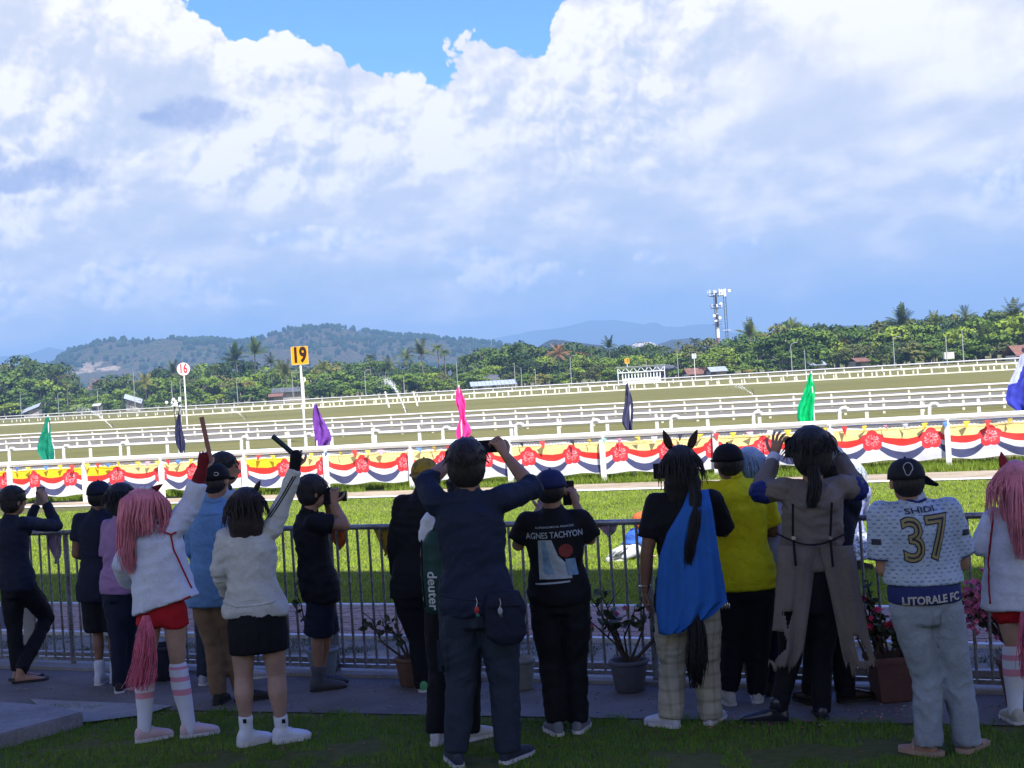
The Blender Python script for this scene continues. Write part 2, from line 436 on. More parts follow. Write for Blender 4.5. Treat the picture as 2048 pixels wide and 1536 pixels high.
# ---- hills
def ridge(name, pts, Y, dep, m, back=1.0, z0=0, rough=.08, nx=150, ny=34, seed=0, extend=0):
    xs = [P(x, y, Y).x for x, y in pts]; zs = [P(x, y, Y).z for x, y in pts]
    Xs = np.linspace(xs[0], xs[-1], nx); vs_ = []
    for j in range(ny):
        t = j / (ny - 1) * (1 + back * .7)          # 0 foot, 1 crest, more: far side
        for X_ in Xs:
            zc = float(np.interp(X_, xs, zs))
            pr = math.sin(min(t, 1) * math.pi / 2) ** .9 if t <= 1 else math.cos((t - 1) * 1.6)
            n_ = mn.fractal(Vector((X_ / dep * 2.4 + seed, t * 2.2, seed)), 1.0, 2.1, 4)
            w = math.sin(min(t, 1) * math.pi) if t <= 1 else 0
            z_ = zc * pr + zc * (n_ * .34 * w + n_ * rough * .25)
            vs_.append((X_ + n_ * dep * .05 * w, Y - dep * (1 - t), max(z_, -2)))
    fs = [(j * nx + i, j * nx + i + 1, (j + 1) * nx + i + 1, (j + 1) * nx + i) for j in range(ny - 1) for i in range(nx - 1)]
    me = np_mesh(name, vs_, fs); me.polygons.foreach_set('use_smooth', [True] * len(fs))
    o = link(name, me, None, m); tag(o, kind='structure'); return o, vs_, nx
def m_hill(name, bare=(), sc=1.0, green=(.026, .050, .024), dry=(.068, .058, .044)):
    m, b, o = newmat(name)
    a = nz(o, .012 * sc, 6, .65); f = nz(o, .11 * sc, 5, .7); v = vor(o, .16 * sc, 1, feature='F1')
    c = ramp(a * .5 + f * .35 + v * .3, [(.35, tuple(q * .55 for q in green)), (.5, green), (.58, tuple((p * .5 + q * .5) for p, q in zip(green, dry))), (.72, dry)])
    for (px, py, Y, rx, rz_, col) in bare:
        q = P(px, py, Y); s = X.nt.nodes.new('ShaderNodeSeparateXYZ'); lnk(o, s.inputs[0])
        dx = (X(s.outputs[0]) - q.x) * (1 / rx); dz = (X(s.outputs[2]) - q.z) * (1 / rz_)
        k = (1 - dx * dx - dz * dz + (nz(o, .04, 5, .7) - .5) * 6.5).ss(.1, .7)
        c = cmix(k, c, col)
    lnk(c, b.inputs['Base Color']); b.inputs['Roughness'].default_value = 1; b.inputs['Specular IOR Level'].default_value = 0
    bump(b, v + f, 1.0, 6); return m
def make_hills():
    fm = m_hill('far_mountain_mat', sc=.3)
    ridge('far_mountains', [(-300, 735), (-150, 722), (-40, 722), (10, 712), (60, 711), (110, 703), (140, 702), (165, 712), (230, 728), (330, 742), (500, 748)], 6800, 900, fm, seed=3, rough=.03)
    ridge('far_mountains', [(800, 716), (860, 700), (950, 684), (1040, 668), (1120, 655), (1180, 643), (1225, 640), (1290, 649), (1350, 659), (1420, 664), (1500, 671), (1580, 670), (1700, 668), (1900, 672), (2400, 660)], 7900, 900, fm, seed=9, rough=.02)
    ridge('blue_hills', [(1230, 712), (1290, 695), (1330, 684), (1370, 686), (1420, 690), (1500, 693), (1600, 664), (1680, 651), (1725, 650), (1780, 664), (1900, 690)], 2400, 350, m_hill('blue_hill_mat', sc=.6), seed=5, rough=.05)
    hm = m_hill('hillside', sc=.6, green=(.030, .062, .024), dry=(.085, .072, .045), bare=((188, 737, 1900, 13, 8, (.26, .21, .15)), (222, 739, 1900, 20, 4, (.34, .27, .19)), (262, 772, 1750, 16, 3, (.30, .24, .17))))
    o, vs_, nx = ridge('hills', [(-20, 800), (60, 765), (105, 742), (150, 727), (200, 706), (235, 697), (262, 694), (300, 699), (345, 699), (375, 686), (420, 681), (452, 685), (490, 686), (520, 688), (560, 677), (600, 668), (645, 661), (690, 658), (730, 665), (772, 673), (812, 677), (860, 681), (905, 686), (950, 693), (1000, 704), (1060, 722), (1140, 745)], 2200, 560, hm, seed=1, rough=.06, nx=240, ny=44)
    # the scattered trees on it: one object, nobody could count them
    mb = MB(); r_ = random.Random(3)
    for k in range(5200):
        j = r_.choice([r_.randrange(4, 27)] * 2 + [r_.randrange(23, 27)]); i = r_.randrange(2, nx - 2)
        p = vs_[j * nx + i]
        if mn.noise(Vector(p) * .012) < -.15: continue
        h = r_.uniform(2.5, 8.0); w = h * r_.uniform(.3, .55)
        x_ = p[0] + r_.uniform(-2.5, 2.5)
        mb.ball((x_, p[1], p[2] + h * .55), (w, w, h * .55), 5, 4)
    t = mb.build('hill_trees', mat('hill_tree_green', (.022, .042, .018), 1, .5, .05, spec=0)); tag(t, kind='stuff')
    ridge('small_hill', [(1030, 722), (1075, 697), (1100, 684), (1125, 680), (1150, 683), (1200, 690), (1225, 703), (1260, 716)], 1750, 160, m_hill('small_hill_mat', sc=1.6), seed=7, nx=70, ny=20)
    ridge('small_hill', [(1215, 716), (1245, 698), (1265, 690), (1290, 688), (1330, 690), (1360, 700), (1400, 718)], 1600, 130, m_hill('cut_hill_mat', bare=((1295, 689, 1590, 24, 3.4, (.7, .66, .58)),), sc=1.6), seed=12, nx=70, ny=20)
    # houses on the crest
    hw = mat('far_wall', (.68, .66, .6), .9, .1, .2); hr = mat('far_roof', (.5, .5, .5), .7, .2, .3)
    for i, (x_, y_, w) in enumerate([(236, 695, 9), (250, 692, 5), (262, 697, 7), (318, 697, 12), (333, 692, 7), (346, 696, 9), (358, 699, 6), (330, 700, 5)]):
        q = P(x_, y_ + .8, 2140); e = empty('hillside_house', (q.x, q.y, q.z - 2.4), 0, 'small pale house among the trees on the hill crest', 'house', 'houses on the hill crest')
        MB().box((0, 0, 1.6), (w * .66, 6, 3.6)).build('wall', hw, e)
        MB().box((0, 0, 4.0), (w * .66 + 1.2, 8, 1.2), taper=.5).build('roof', hr, e)
make_hills()

# ---- trees
def leafmat(name, c, tr=.25):
    m, b, o = newmat(name)
    oi = X.nt.nodes.new('ShaderNodeObjectInfo')
    r_ = X(oi.outputs['Random'])
    f = nz(o, 1.7, 3, .6)
    lnk(ramp(f * .7 + r_ * .35, [(.25, tuple(q * .45 for q in c)), (.5, c), (.72, (c[0] * 1.9, c[1] * 1.5, c[2] * 1.1))]), b.inputs['Base Color'])
    b.inputs['Roughness'].default_value = .7; b.inputs['Specular IOR Level'].default_value = .15
    return m
def crown_mesh(name, seed, W=4.0, H=4.2, z0=2.0, n=1300, flat=.75, size=.5, lobes=13, umbrella=False):
    g = np.random.default_rng(seed); C = []
    for k in range(lobes):
        a_ = g.uniform(0, 2 * math.pi); rr = W * math.sqrt(g.uniform(0, .75)); zz = g.uniform(.12, .86)
        rr *= math.sin(math.pi * min(max(zz, .2), .8)) ** .5
        C.append((rr * math.cos(a_), rr * math.sin(a_), z0 + H * zz, g.uniform(.26, .46) * W * (1.1 - .4 * zz)))
    C.append((0, 0, z0 + H * .8, W * .4)); C = np.array(C)
    idx = g.integers(0, len(C), n); c = C[idx]
    d_ = g.normal(size=(n, 3)); d_ /= np.linalg.norm(d_, axis=1)[:, None]; d_[:, 2] = np.where(d_[:, 2] < -.3, -d_[:, 2], d_[:, 2])
    r_ = c[:, 3] * g.uniform(.72, 1.1, n); pos = c[:, :3] + d_ * r_[:, None] * np.array([1, 1, flat])
    nrm = d_ + g.normal(size=(n, 3)) * .55; nrm /= np.linalg.norm(nrm, axis=1)[:, None]
    t1 = np.cross(nrm, g.normal(size=(n, 3))); t1 /= np.linalg.norm(t1, axis=1)[:, None]; t2 = np.cross(nrm, t1)
    s = (size * g.uniform(.5, 1.25, n))[:, None]
    v = np.stack([pos - t1 * s * .5, pos - t2 * s * .32 + nrm * s * .12, pos + t1 * s * .5, pos + t2 * s * .32 + nrm * s * .12], 1).reshape(-1, 3)
    return np_mesh(name, v, np.arange(len(v)).reshape(-1, 4))
def trunk_mesh(name, h, r0, seed, branches=4):
    rr = random.Random(seed); mb = MB()
    mb.tube([(0, 0, -.2), (rr.uniform(-.1, .1), 0, h * .4), (rr.uniform(-.3, .3), rr.uniform(-.3, .3), h)], [r0, r0 * .75, r0 * .35], 7)
    for k in range(branches):
        a_ = rr.uniform(0, 6.28); z_ = h * rr.uniform(.35, .7); l = h * .5
        mb.tube([(0, 0, z_), (math.cos(a_) * l * .4, math.sin(a_) * l * .4, z_ + l * .4), (math.cos(a_) * l * .8, math.sin(a_) * l * .8, z_ + l)], [r0 * .45, r0 * .3, r0 * .12], 5)
    return mb.mesh(name, True)
def frond(mb, base, az, el, L, leaf, droop, n=11, w=.1):
    p = Vector(base); d = Vector((math.cos(az) * math.cos(el), math.sin(az) * math.cos(el), math.sin(el))); side = Vector((-math.sin(az), math.cos(az), 0))
    st = L / n; prev = p.copy()
    for i in range(n):
        d = (d + Vector((0, 0, -droop * (.4 + i / n)))).normalized(); q = prev + d * st; up = side.cross(d)
        t = (i + .5) / n; ll = leaf * (math.sin(math.pi * min(.15 + t * .85, .98)) ** .6)
        mb.add([prev - side * .03, prev + side * .03, q + side * .03, q - side * .03], [(0, 1, 2, 3)])
        for s_ in (-1, 1):
            a_ = prev; b_ = prev + d * st * .62; tip = prev + side * s_ * ll * .8 + d * ll * .55 - Vector((0, 0, ll * .42))
            mb.add([a_, b_, tip + d * .05, tip], [(0, 1, 2, 3)])
        prev = q
def palm_meshes(seed, h, L=3.0, nf=18, leaf=.75, droop=.12, upright=.2, lean=.3):
    rr = random.Random(seed); t = MB(); lx, ly = rr.uniform(-lean, lean), rr.uniform(-lean, lean) * .3
    pts = [(lx * (k / 5) ** 2 * h * .25, ly * (k / 5) ** 2 * h * .25, h * k / 5) for k in range(6)]; pts[0] = (0, 0, -.2)
    t.tube(pts, [.22, .16, .14, .13, .12, .13], 7); tm = t.mesh('trunk', True); top = pts[-1]
    c = MB()
    for k in range(nf):
        az = k * 2.4 + rr.uniform(-.2, .2); el = rr.uniform(-.35, 1.25) + upright * .5
        frond(c, top, az, min(el, 1.45), L * rr.uniform(.8, 1.1), leaf, droop * rr.uniform(.7, 1.3))
    return tm, c.mesh('crown')
def make_trees():
    G1 = leafmat('leaf_mid', (.074, .135, .022)); G2 = leafmat('leaf_bright', (.115, .190, .026)); G3 = leafmat('leaf_dark', (.042, .078, .022))
    G4 = leafmat('leaf_olive', (.105, .125, .036)); DR = leafmat('leaf_dry', (.15, .10, .055)); GP = leafmat('palm_green', (.070, .105, .024)); GY = leafmat('palm_yellow', (.13, .12, .03))
    BK = mat('bark_grey', (.16, .14, .11), .95, .3, 3)
    crowns = []
    for k, (mt, W, H, z0, n, fl) in enumerate([(G1, 4.4, 6.6, .3, 1500, .75), (G2, 4.8, 5.6, .6, 1500, .55), (G3, 4.2, 7.2, .4, 1500, .8), (G4, 3.8, 6.6, .5, 1100, .75), (G1, 5.2, 5.6, 1.2, 1600, .45), (G2, 3.8, 6.6, .2, 1400, .7), (G3, 5.2, 5.8, .8, 1500, .5)]):
        me = crown_mesh('crown', 20 + k, W, H, z0, n, fl, .62); me.materials.append(mt); crowns.append((me, max(v.co.z for v in me.vertices) - .25))
    bare = crown_mesh('crown', 60, 3.4, 5.5, 2, 330, .8, .4); bare.materials.append(DR)
    tr = [trunk_mesh('trunk', 5.2, .28, k) for k in range(3)]
    for t in tr: t.materials.append(BK)
    sil = [(-160, 745), (0, 741), (50, 737), (95, 745), (125, 772), (160, 788), (190, 778), (225, 768), (255, 768), (285, 782), (318, 742), (350, 752), (400, 745), (440, 748), (480, 738), (520, 738), (560, 735), (600, 745), (650, 742), (690, 728), (725, 738), (770, 752), (810, 742), (850, 742), (900, 745), (940, 738), (980, 714), (1020, 702), (1060, 694), (1100, 697), (1150, 700), (1200, 705), (1260, 705), (1320, 702), (1380, 702), (1430, 692), (1480, 680), (1540, 670), (1580, 657), (1620, 655), (1660, 664), (1700, 668), (1750, 663), (1800, 652), (1840, 643), (1870, 652), (1900, 642), (1940, 634), (1990, 637), (2048, 624), (2220, 618)]
    sx = [a_ for a_, _ in sil]; sy = [b_ for _, b_ in sil]
    def Yl(x): return float(np.interp(x, [-150, 0, 1024, 2048, 2250], [440, 425, 350, 262, 250]))
    rr = random.Random(11)
    def zone(x):
        for lim, t in ((110, 'at far left'), (250, 'below the bare hill scar'), (350, 'just left of the 16 sign'), (480, 'right of the 16 sign'), (600, 'left of the 19 sign'), (740, 'right of the 19 sign'), (860, 'behind the leaning posts'), (960, 'above the pink flag'),
                       (1120, 'above the pale blue roof'), (1240, 'left of the starting gate'), (1340, 'behind the starting gate'), (1430, 'left of the antenna mast'), (1540, 'right of the antenna mast'), (1660, 'above the bright green flag'), (1800, 'right of the bright green flag'), (1920, 'behind the white board')):
            if x < lim: return t
        return 'at far right'
    KN = {0: 'mid green', 1: 'pale green flat topped', 2: 'dark green', 3: 'olive green', 4: 'spreading green', 5: 'bright green', 6: 'dark spreading', -1: 'half bare brownish'}
    def put(x, Y, h, k, lab, grp, name='broadleaf_tree', wide=1.0):
        me, ht = crowns[k] if k >= 0 else (bare, 7.5); u, v = uv(x, 757 - (x - 1024) * .063); s = h / ht
        e = empty(name, (u / FOC * Y, Y, 0), rr.uniform(0, 6.28), lab, 'tree' if name != 'bush' else 'bush', grp)
        e.scale = (s * wide, s * wide, s); link('trunk', tr[k % 3], e); link('crown', me, e)
    # back row: carries the skyline
    x = -130
    while x < 2190:
        Y = Yl(x) + rr.uniform(18, 60); yt = float(np.interp(x, sx, sy)) + rr.uniform(-18, 2) - (7 if x < 1000 else 0); h = P(x, yt, Y).z
        k = rr.choices([0, 2, 3, 4, 6, -1], [4, 5, 2, 2, 4, 1.2])[0]
        put(x, Y, max(h, 3), k, KN[k] + ' tree, back row of wood, ' + zone(x), 'trees of the back row' if k >= 0 else 'dry trees in the wood', wide=rr.uniform(.8, 1.15) * max(1, 7 / max(h, 5)))
        x += rr.uniform(18, 34)
    x = -120
    while x < 2190:
        Y = Yl(x) + rr.uniform(-4, 16); yt = float(np.interp(x, sx, sy)); hz = 757 - (x - 1024) * .063
        yt = hz - (hz - yt) * rr.uniform(.55, 1.0); h = P(x, yt, Y).z; k = rr.choices([0, 1, 4, 5, 2, 3], [3, 4, 3, 4, 1.2, 1.5])[0]
        put(x, Y, h, k, KN[k] + ' tree, middle row of wood, ' + zone(x), 'trees of the middle row', wide=rr.uniform(1.0, 1.4))
        x += rr.uniform(17, 32)
    x = -100
    while x < 2170:
        Y = Yl(x) - rr.uniform(8, 20); h = rr.uniform(1.6, 5.0); k = rr.choices([0, 1, 5, 2, 3], [3, 2, 2, 3, 2])[0]
        put(x, Y, h, k, KN[k] + ' bush at foot of wood, ' + zone(x), 'bushes at the foot of the wood', 'bush', wide=1.7)
        x += rr.uniform(13, 30)
    # palms, each where it stands above the wood
    PT = []
    for k, (L, nf, leaf, dr, up) in enumerate([(3.0, 18, .75, .12, .2), (3.4, 20, .85, .10, .5), (2.0, 14, .6, .14, .3), (4.2, 26, 1.1, .06, .9)]):
        tm, cm = palm_meshes(40 + k, 8.0, L, nf, leaf, dr, up); tm.materials.append(BK); PT.append((tm, cm))
    cmats = {}
    def palm(x, yc, k, lab, dy=0, col=GP, s=1.0):
        Y = Yl(x) + dy; q = P(x, yc + (6 if x > 1400 else 2), Y); tm, cm = PT[k]; s *= 1.15; key = (k, col.name)
        if key not in cmats: c2 = cm.copy(); c2.name = 'crown'; c2.materials.append(col); cmats[key] = c2
        u, v = uv(x, 757 - (x - 1024) * .063)
        e = empty('coconut_palm' if k < 3 else 'oil_palm', (u / FOC * Y, Y, 0), rr.uniform(0, 6.28), lab if lab not in (L1, L3) else lab.split(' in ')[0].split(' rising')[0] + ' in the wood, ' + zone(x), 'palm tree', 'palms rising out of the wood')
        hh = q.z / 8.0; t_ = link('trunk', tm, e); t_.scale = (s, s, hh); c_ = link('crown', cmats[key], e); c_.scale = (s, s, s)
        top = max(tm.vertices, key=lambda v_: v_.co.z).co; c_.location = (top.x * s * 0, 0, (hh - s) * 8.0)
    L1 = 'coconut palm rising out of the wood beyond the far rail'; L3 = 'broad dark oil palm in the wood beyond the far rail'
    for a_ in [(55, 752, 3, L3, 25), (136, 765, 2, 'small coconut palm between two clumps of trees left of the pale scar', 0, GP, 1.1), (110, 755, 1, L1, 25), (293, 763, 0, L1, -4, G4, 1.15), (352, 742, 1, L1, 20), (372, 765, 1, L1, -8, G4, 1.2), (425, 735, 2, L1, 5, GP, .9), (436, 731, 2, L1, 8, GP, .9),
                (480, 715, 3, L3, 30, G3), (512, 705, 3, L3, 32, G3), (545, 722, 0, L1, 10), (565, 735, 0, L1, 8), (575, 745, 1, L1, -2, G4), (650, 735, 0, L1, 12), (742, 712, 2, L1, 15), (780, 728, 0, L1, 12), (815, 712, 0, L1, 12), (848, 705, 1, L1, 14, G4, 1.1), (880, 692, 2, L1, 20), (893, 702, 2, L1, 18),
                (1120, 705, 0, L1, 0, DR), (1222, 692, 1, L1, 22, GP, .8), (1358, 685, 2, L1, 10, GP, .6), (1392, 678, 2, 'lone dark palm silhouetted left of the antenna mast', 60, G3, .8), (1503, 664, 3, L3, 12, GP, .8), (1588, 655, 1, L1, 20, GP, .8), (1665, 665, 0, L1, 14, G4, .8), (1690, 675, 0, L1, 12, GY, .6),
                (1500, 738, 2, 'small yellowish palm at the foot of the wood near the antenna mast', -26, GY, .7), (1812, 640, 3, L3, 20, GP, .85), (1870, 643, 1, L1, 22, GP, .8), (1965, 690, 3, L3, -6, GP, .9), (1935, 628, 1, L1, 25, GP, .7), (2030, 625, 1, L1, 25), (1560, 658, 1, L1, 30, GP, .6), (500, 765, 2, 'yellowing palm low in front of the wood left of the 19 sign', -4, GY, 1.0)]:
        palm(*a_)
make_trees()

# ---- poles, tower, gate, sheds behind the track
def textmesh(s, size, xs=1.0, bold=0.0, depth=.004):
    cu = bpy.data.curves.new('t', 'FONT'); cu.body = s; cu.size = size; cu.align_x = 'CENTER'; cu.align_y = 'CENTER'; cu.offset = bold; cu.extrude = depth; cu.resolution_u = 3
    o = bpy.data.objects.new('t', cu); COL.objects.link(o); dg = bpy.context.evaluated_depsgraph_get(); dg.update()
    me = bpy.data.meshes.new_from_object(o.evaluated_get(dg)); bpy.data.objects.remove(o); bpy.data.curves.remove(cu)
    for v in me.vertices: v.co.x *= xs
    return me
FACE = Matrix.Rotation(math.pi / 2, 4, 'X')          # text plane -> standing, facing the viewer
def make_far_things():
    wh = m_white(); gal = mat('galvanised', (.38, .40, .40), .5, .15, 5, metal=.3); dk = mat('dark_steel', (.07, .075, .085), .6, .2, 3)
    Yl = lambda x: float(np.interp(x, [0, 1024, 2048], [415, 340, 250]))
    # street lamps
    for (x, yt, arm) in [(42, 792, 1), (117, 789, 1), (196, 781, 1), (345, 762, 0), (362, 762, 1), (475, 762, 1), (586, 745, 1), (731, 744, 1), (808, 752, 0), (915, 722, 0), (1030, 726, 0), (1043, 736, 0), (1071, 737, 0), (1142, 716, 1), (1293, 720, 0), (1356, 703, 0), (1583, 691, 1), (1610, 698, 0), (1788, 679, 1), (1893, 672, 0), (1926, 660, 0), (270, 742, 0)]:
        Y = Yl(x) - 22; q = P(x, yt, Y); h = q.z
        u, v = uv(x, 757 - (x - 1024) * .063)
        e = empty('street_lamp' if arm else 'utility_pole', (u / FOC * Y, Y, 0), 0, 'thin grey lamp pole with a curved arm in front of the wood' if arm else 'plain thin grey pole standing in front of the wood', 'lamp post' if arm else 'pole', 'lamp poles along the wood' if arm else 'plain poles along the wood')
        MB().tube([(0, 0, 0), (0, 0, h)], [.09, .06], 6).build('pole', gal, e)
        if arm:
            MB().tube([(0, 0, h - .05), (.25, 0, h + .35), (.8, 0, h + .5)], .045, 5).build('arm', gal, e)
            MB().box((1.0, 0, h + .48), (.45, .2, .1)).build('lamp_head', gal, e)
    # cable between poles
    mb = MB()
    for (x0, y0, x1, y1) in [(915, 734, 731, 748), (915, 734, 1142, 722), (915, 738, 1142, 727)]:
        a_, b_ = P(x0, y0, Yl(x0) - 22), P(x1, y1, Yl(x1) - 22); mb.tube([a_.lerp(b_, t) - Vector((0, 0, math.sin(math.pi * t) * .35)) for t in (0, .25, .5, .75, 1)], .02, 4)
    tag(mb.build('power_cable', dk), 'thin dark power cables strung between the poles before the wood', 'cable')
    # antenna tower
    Y = 520; b0 = G(1440, 731.4 + 12.7); base = Vector((P(1440, 730, Y).x, Y, 0)); top = P(1431, 581, Y).z
    e = empty('antenna_tower', base, 0, 'red and white banded mobile phone mast crowded with antennas above the trees', 'mast')
    rd = mat('mast_red', (.22, .12, .11), .7, .2, 1)
    hs = [0, top * .42, top * .55, top * .70, top * .80, top * .92, top]
    for i in range(6): MB().tube([(0, 0, hs[i]), (0, 0, hs[i + 1] - .02)], [.62 - i * .05, .57 - i * .05], 12).build('mast_section', [rd, wh][i % 2], e)
    MB().tube([(-.75, .1, 0), (-.7, .1, top)], .1, 5).build('cable_ladder', dk, e)
    for i, (zf, r_) in enumerate([(.93, 2.6), (.78, 2.0), (.58, 1.7), (.67, 1.0)]):
        z_ = top * zf; mb = MB(); mb.lathe([(r_, z_), (r_, z_ + .12), (r_ - .2, z_ + .12), (r_ - .2, z_)], 14)
        for k in range(6): mb.tube([(0, 0, z_ + .05), (math.cos(k * 1.047) * r_, math.sin(k * 1.047) * r_, z_ + .05)], .06, 4)
        mb.lathe([(r_, z_ + 1), (r_, z_ + 1.05), (r_ - .05, z_ + 1.05), (r_ - .05, z_ + 1)], 14)
        mb.build('platform', dk, e)
    for k in range(9):
        a_ = k * .698 + .2; MB().box((math.cos(a_) * 2.6, math.sin(a_) * 2.6, top * .93 + 1.2), (.34, .2, 2.3 if k % 2 else 1.8), rz=a_ + 1.57).build('panel_antenna', wh, e)
    for k in range(6):
        a_ = k * 1.047 + .5; MB().box((math.cos(a_) * 1.9, math.sin(a_) * 1.9, top * .78 + .9), (.4, .3, 1.0), rz=a_ + 1.57).build('radio_unit', wh, e)
    for (x_, zf) in ((1.5, .83), (-1.0, .69), (.9, .66), (-.6, .62)):
        mb = MB(); mb.lathe([(.05, 0), (.5, .15), (.52, .22), (.1, .3)], 12); o = mb.build('dish', wh, e); o.location = (x_, -.6, top * zf); o.rotation_euler = (math.pi / 2, 0, 0)
    base = Vector((P(1461, 730, Y).x, Y + 4, 0)); t2 = P(1452, 577, Y).z
    e = empty('antenna_mast', base, 0, 'slender grey twin pole antenna mast right of the banded mast', 'mast')
    for s_ in (-.38, .38): MB().tube([(s_, 0, 0), (s_, 0, t2 - 2)], .13, 6).build('pole', dk, e)
    mb = MB()
    for k in range(18): mb.tube([(-.38, 0, k * (t2 - 2) / 18), (.38, 0, (k + .5) * (t2 - 2) / 18)], .04, 4)
    mb.build('lattice', dk, e)
    MB().box((0, 0, t2 * .5), (2.6, 1.2, .12)).build('platform', wh, e)
    for (x_, w_, h_) in ((-1.1, .5, 2.4), (.1, .8, 2.6), (1.7, .9, .9)): MB().box((x_, -.3, t2 - 1.2 + (.6 if w_ == .9 else 0)), (w_, .3, h_)).build('panel_antenna', wh, e)
    MB().box((.4, 0, t2 - .8), (2.6, .12, .12)).build('bracket', dk, e)
    # starting gate
    c = G(1284, 769); w_, h_ = 7.2, 2.75; sw = mat('gate_white', (.74, .77, .80), .5, .08, 3)
    e = empty('starting_gate', c, -.10, 'white lattice horse starting gate parked behind the far rail', 'starting gate')
    fr = MB()
    for x_ in (-w_ / 2, w_ / 2):
        for y_ in (-1.2, 1.2): fr.tube([(x_, y_, 0), (x_, y_, h_)], .07, 5)
        fr.tube([(x_, -1.2, h_ * .7), (x_, 1.2, h_)], .05, 5); fr.tube([(x_, 1.2, h_ * .7), (x_, -1.2, h_)], .05, 5)
    for y_ in (-1.2, 1.2):
        for z_ in (h_, h_ * .72, .25): fr.tube([(-w_ / 2, y_, z_), (w_ / 2, y_, z_)], .08, 5)
    fr.build('frame', sw, e); tr_ = MB(); n = 12
    for i in range(n):
        x0 = -w_ / 2 + i * w_ / n; x1 = x0 + w_ / n
        tr_.tube([(x0, -1.2, h_ * .72 if i % 2 else h_), (x1, -1.2, h_ if i % 2 else h_ * .72)], .05, 4)
    tr_.build('truss', sw, e)
    for i in range(13):
        g_ = MB(); x0 = -w_ / 2 + .7 + i * (w_ - 1.4) / 12; g_.box((x0, -1.0, h_ * .36), (.16, .5, h_ * .5)); g_.tube([(x0, -1.15, .2), (x0, -1.15, h_ * .72)], .04, 4); g_.build('stall_partition', sw, e)
    for i in range(12):
        x0 = -w_ / 2 + 1.0 + i * (w_ - 1.4) / 12; MB().box((x0, -1.15, h_ * .26), (.34, .05, h_ * .26)).build('stall_gate', sw, e)
    MB().box((0, .2, h_ + .12), (w_ + .6, 3.2, .08)).build('canopy', mat('canopy_grey', (.30, .33, .33), .7), e)
    for x_ in (-w_ / 2 - .1, w_ / 2 + .1):
        o = MB().lathe([(.3, -.1), (.34, -.08), (.34, .08), (.3, .1)], 14).build('wheel', dk, e); o.location = (x_, 0, .34); o.rotation_euler = (0, math.pi / 2, 0)
    # sheds
    tin = mat('tin_roof', (.42, .46, .50), .45, .2, 1.5, metal=.2); rus = mat('rust_roof', (.20, .10, .07), .8, .35, 2); dkr = mat('dark_roof', (.10, .11, .11), .8, .3, 1)
    wl = mat('shed_wall', (.30, .28, .25), .9, .3, 1); wlt = mat('pale_shed_wall', (.55, .53, .48), .9, .15, 1)
    def shed(x, yr, wpx, dy, rm, wm, lab, rh=1.0, wh_=1.9, tilt=0, rz=.1):
        Y = Yl(x) + dy; q = P(x, yr, Y); w = wpx / FOC * Y; top = max(q.z, 2.0)
        e = empty('shed', (q.x, Y, 0), rz, lab, 'shed'); wz = top - rh
        MB().box((0, 0, wz / 2), (w * .86, 4, wz)).build('wall', wm, e)
        mb = MB(); n = 12
        for s_ in (-1, 1):
            for i in range(n):
                x0 = -w / 2 + i * w / n; x1 = x0 + w / n * .94; zz = [tilt * (x0 / w), tilt * (x1 / w)]
                mb.add([(x0, -s_ * 3.0 + 0, wz - .1 + zz[0]), (x1, -s_ * 3.0, wz - .1 + zz[1]), (x1, 0, top + zz[1]), (x0, 0, top + zz[0])], [(0, 1, 2, 3)])
                mb.add([(x0, -s_ * 3.0, wz - .16 + zz[0]), (x1, -s_ * 3.0, wz - .16 + zz[1]), (x1, 0, top - .06 + zz[1]), (x0, 0, top - .06 + zz[0])], [(3, 2, 1, 0)])
        mb.build('roof', rm, e)
        for k in range(max(1, int(w / 4))):
            MB().box((-w * .3 + k * 3.2, -2.03, wz * .5), (1.0, .06, .9)).build('window', dkr, e)
    shed(985, 762, 92, -14, tin, wlt, 'low building with pale blue metal roof behind the far rail', .9)
    shed(968, 750, 60, 0, dkr, wl, 'dark roofed barn rising behind the pale blue metal roof', 1.3)
    shed(575, 775, 62, -12, dkr, wl, 'dark shed with a grey tin roof right of the yellow palm', 1.0)
    shed(552, 787, 30, -24, rus, wl, 'low shed with a rusty red roof beside the dark shed', .6)
    shed(268, 793, 34, -14, tin, wl, 'shed with tilted silvery tin roof left of the 16 sign', 1.0, tilt=-1.6)
    shed(65, 812, 34, -14, tin, wl, 'shed with a sloping white roof at far left of the wood', .9, tilt=1.6)
    shed(195, 807, 16, -16, wlt, wl, 'tiny pale roofed hut below the bright tree at left', .5)
    shed(1335, 728, 60, -4, dkr, wl, 'grey roofed shed peeping out behind the starting gate', 1.0)
    shed(1400, 737, 66, -12, rus, wlt, 'shed with a faded red and grey roof right of the starting gate', 1.1)
    shed(1432, 741, 36, -14, tin, wl, 'tin roofed lean to shed at right of the faded red roof', .8)
    shed(1628, 722, 34, -2, tin, wlt, 'small pale roofed hut half hidden behind the bright green flag', .8)
    shed(1717, 723, 30, -10, rus, wl, 'low hut with a rusty red roof right of the bright green flag', .6)
    shed(2045, 690, 60, -8, rus, wlt, 'house with brown tiled roof at far right behind the rails', 1.6)
    o = MB().box(P(1897, 711, Yl(1897) - 20), (1.6, 1, 1.1)).build('signboard', wlt); tag(o, 'blank white board standing before the wood at right', 'board')
make_far_things()
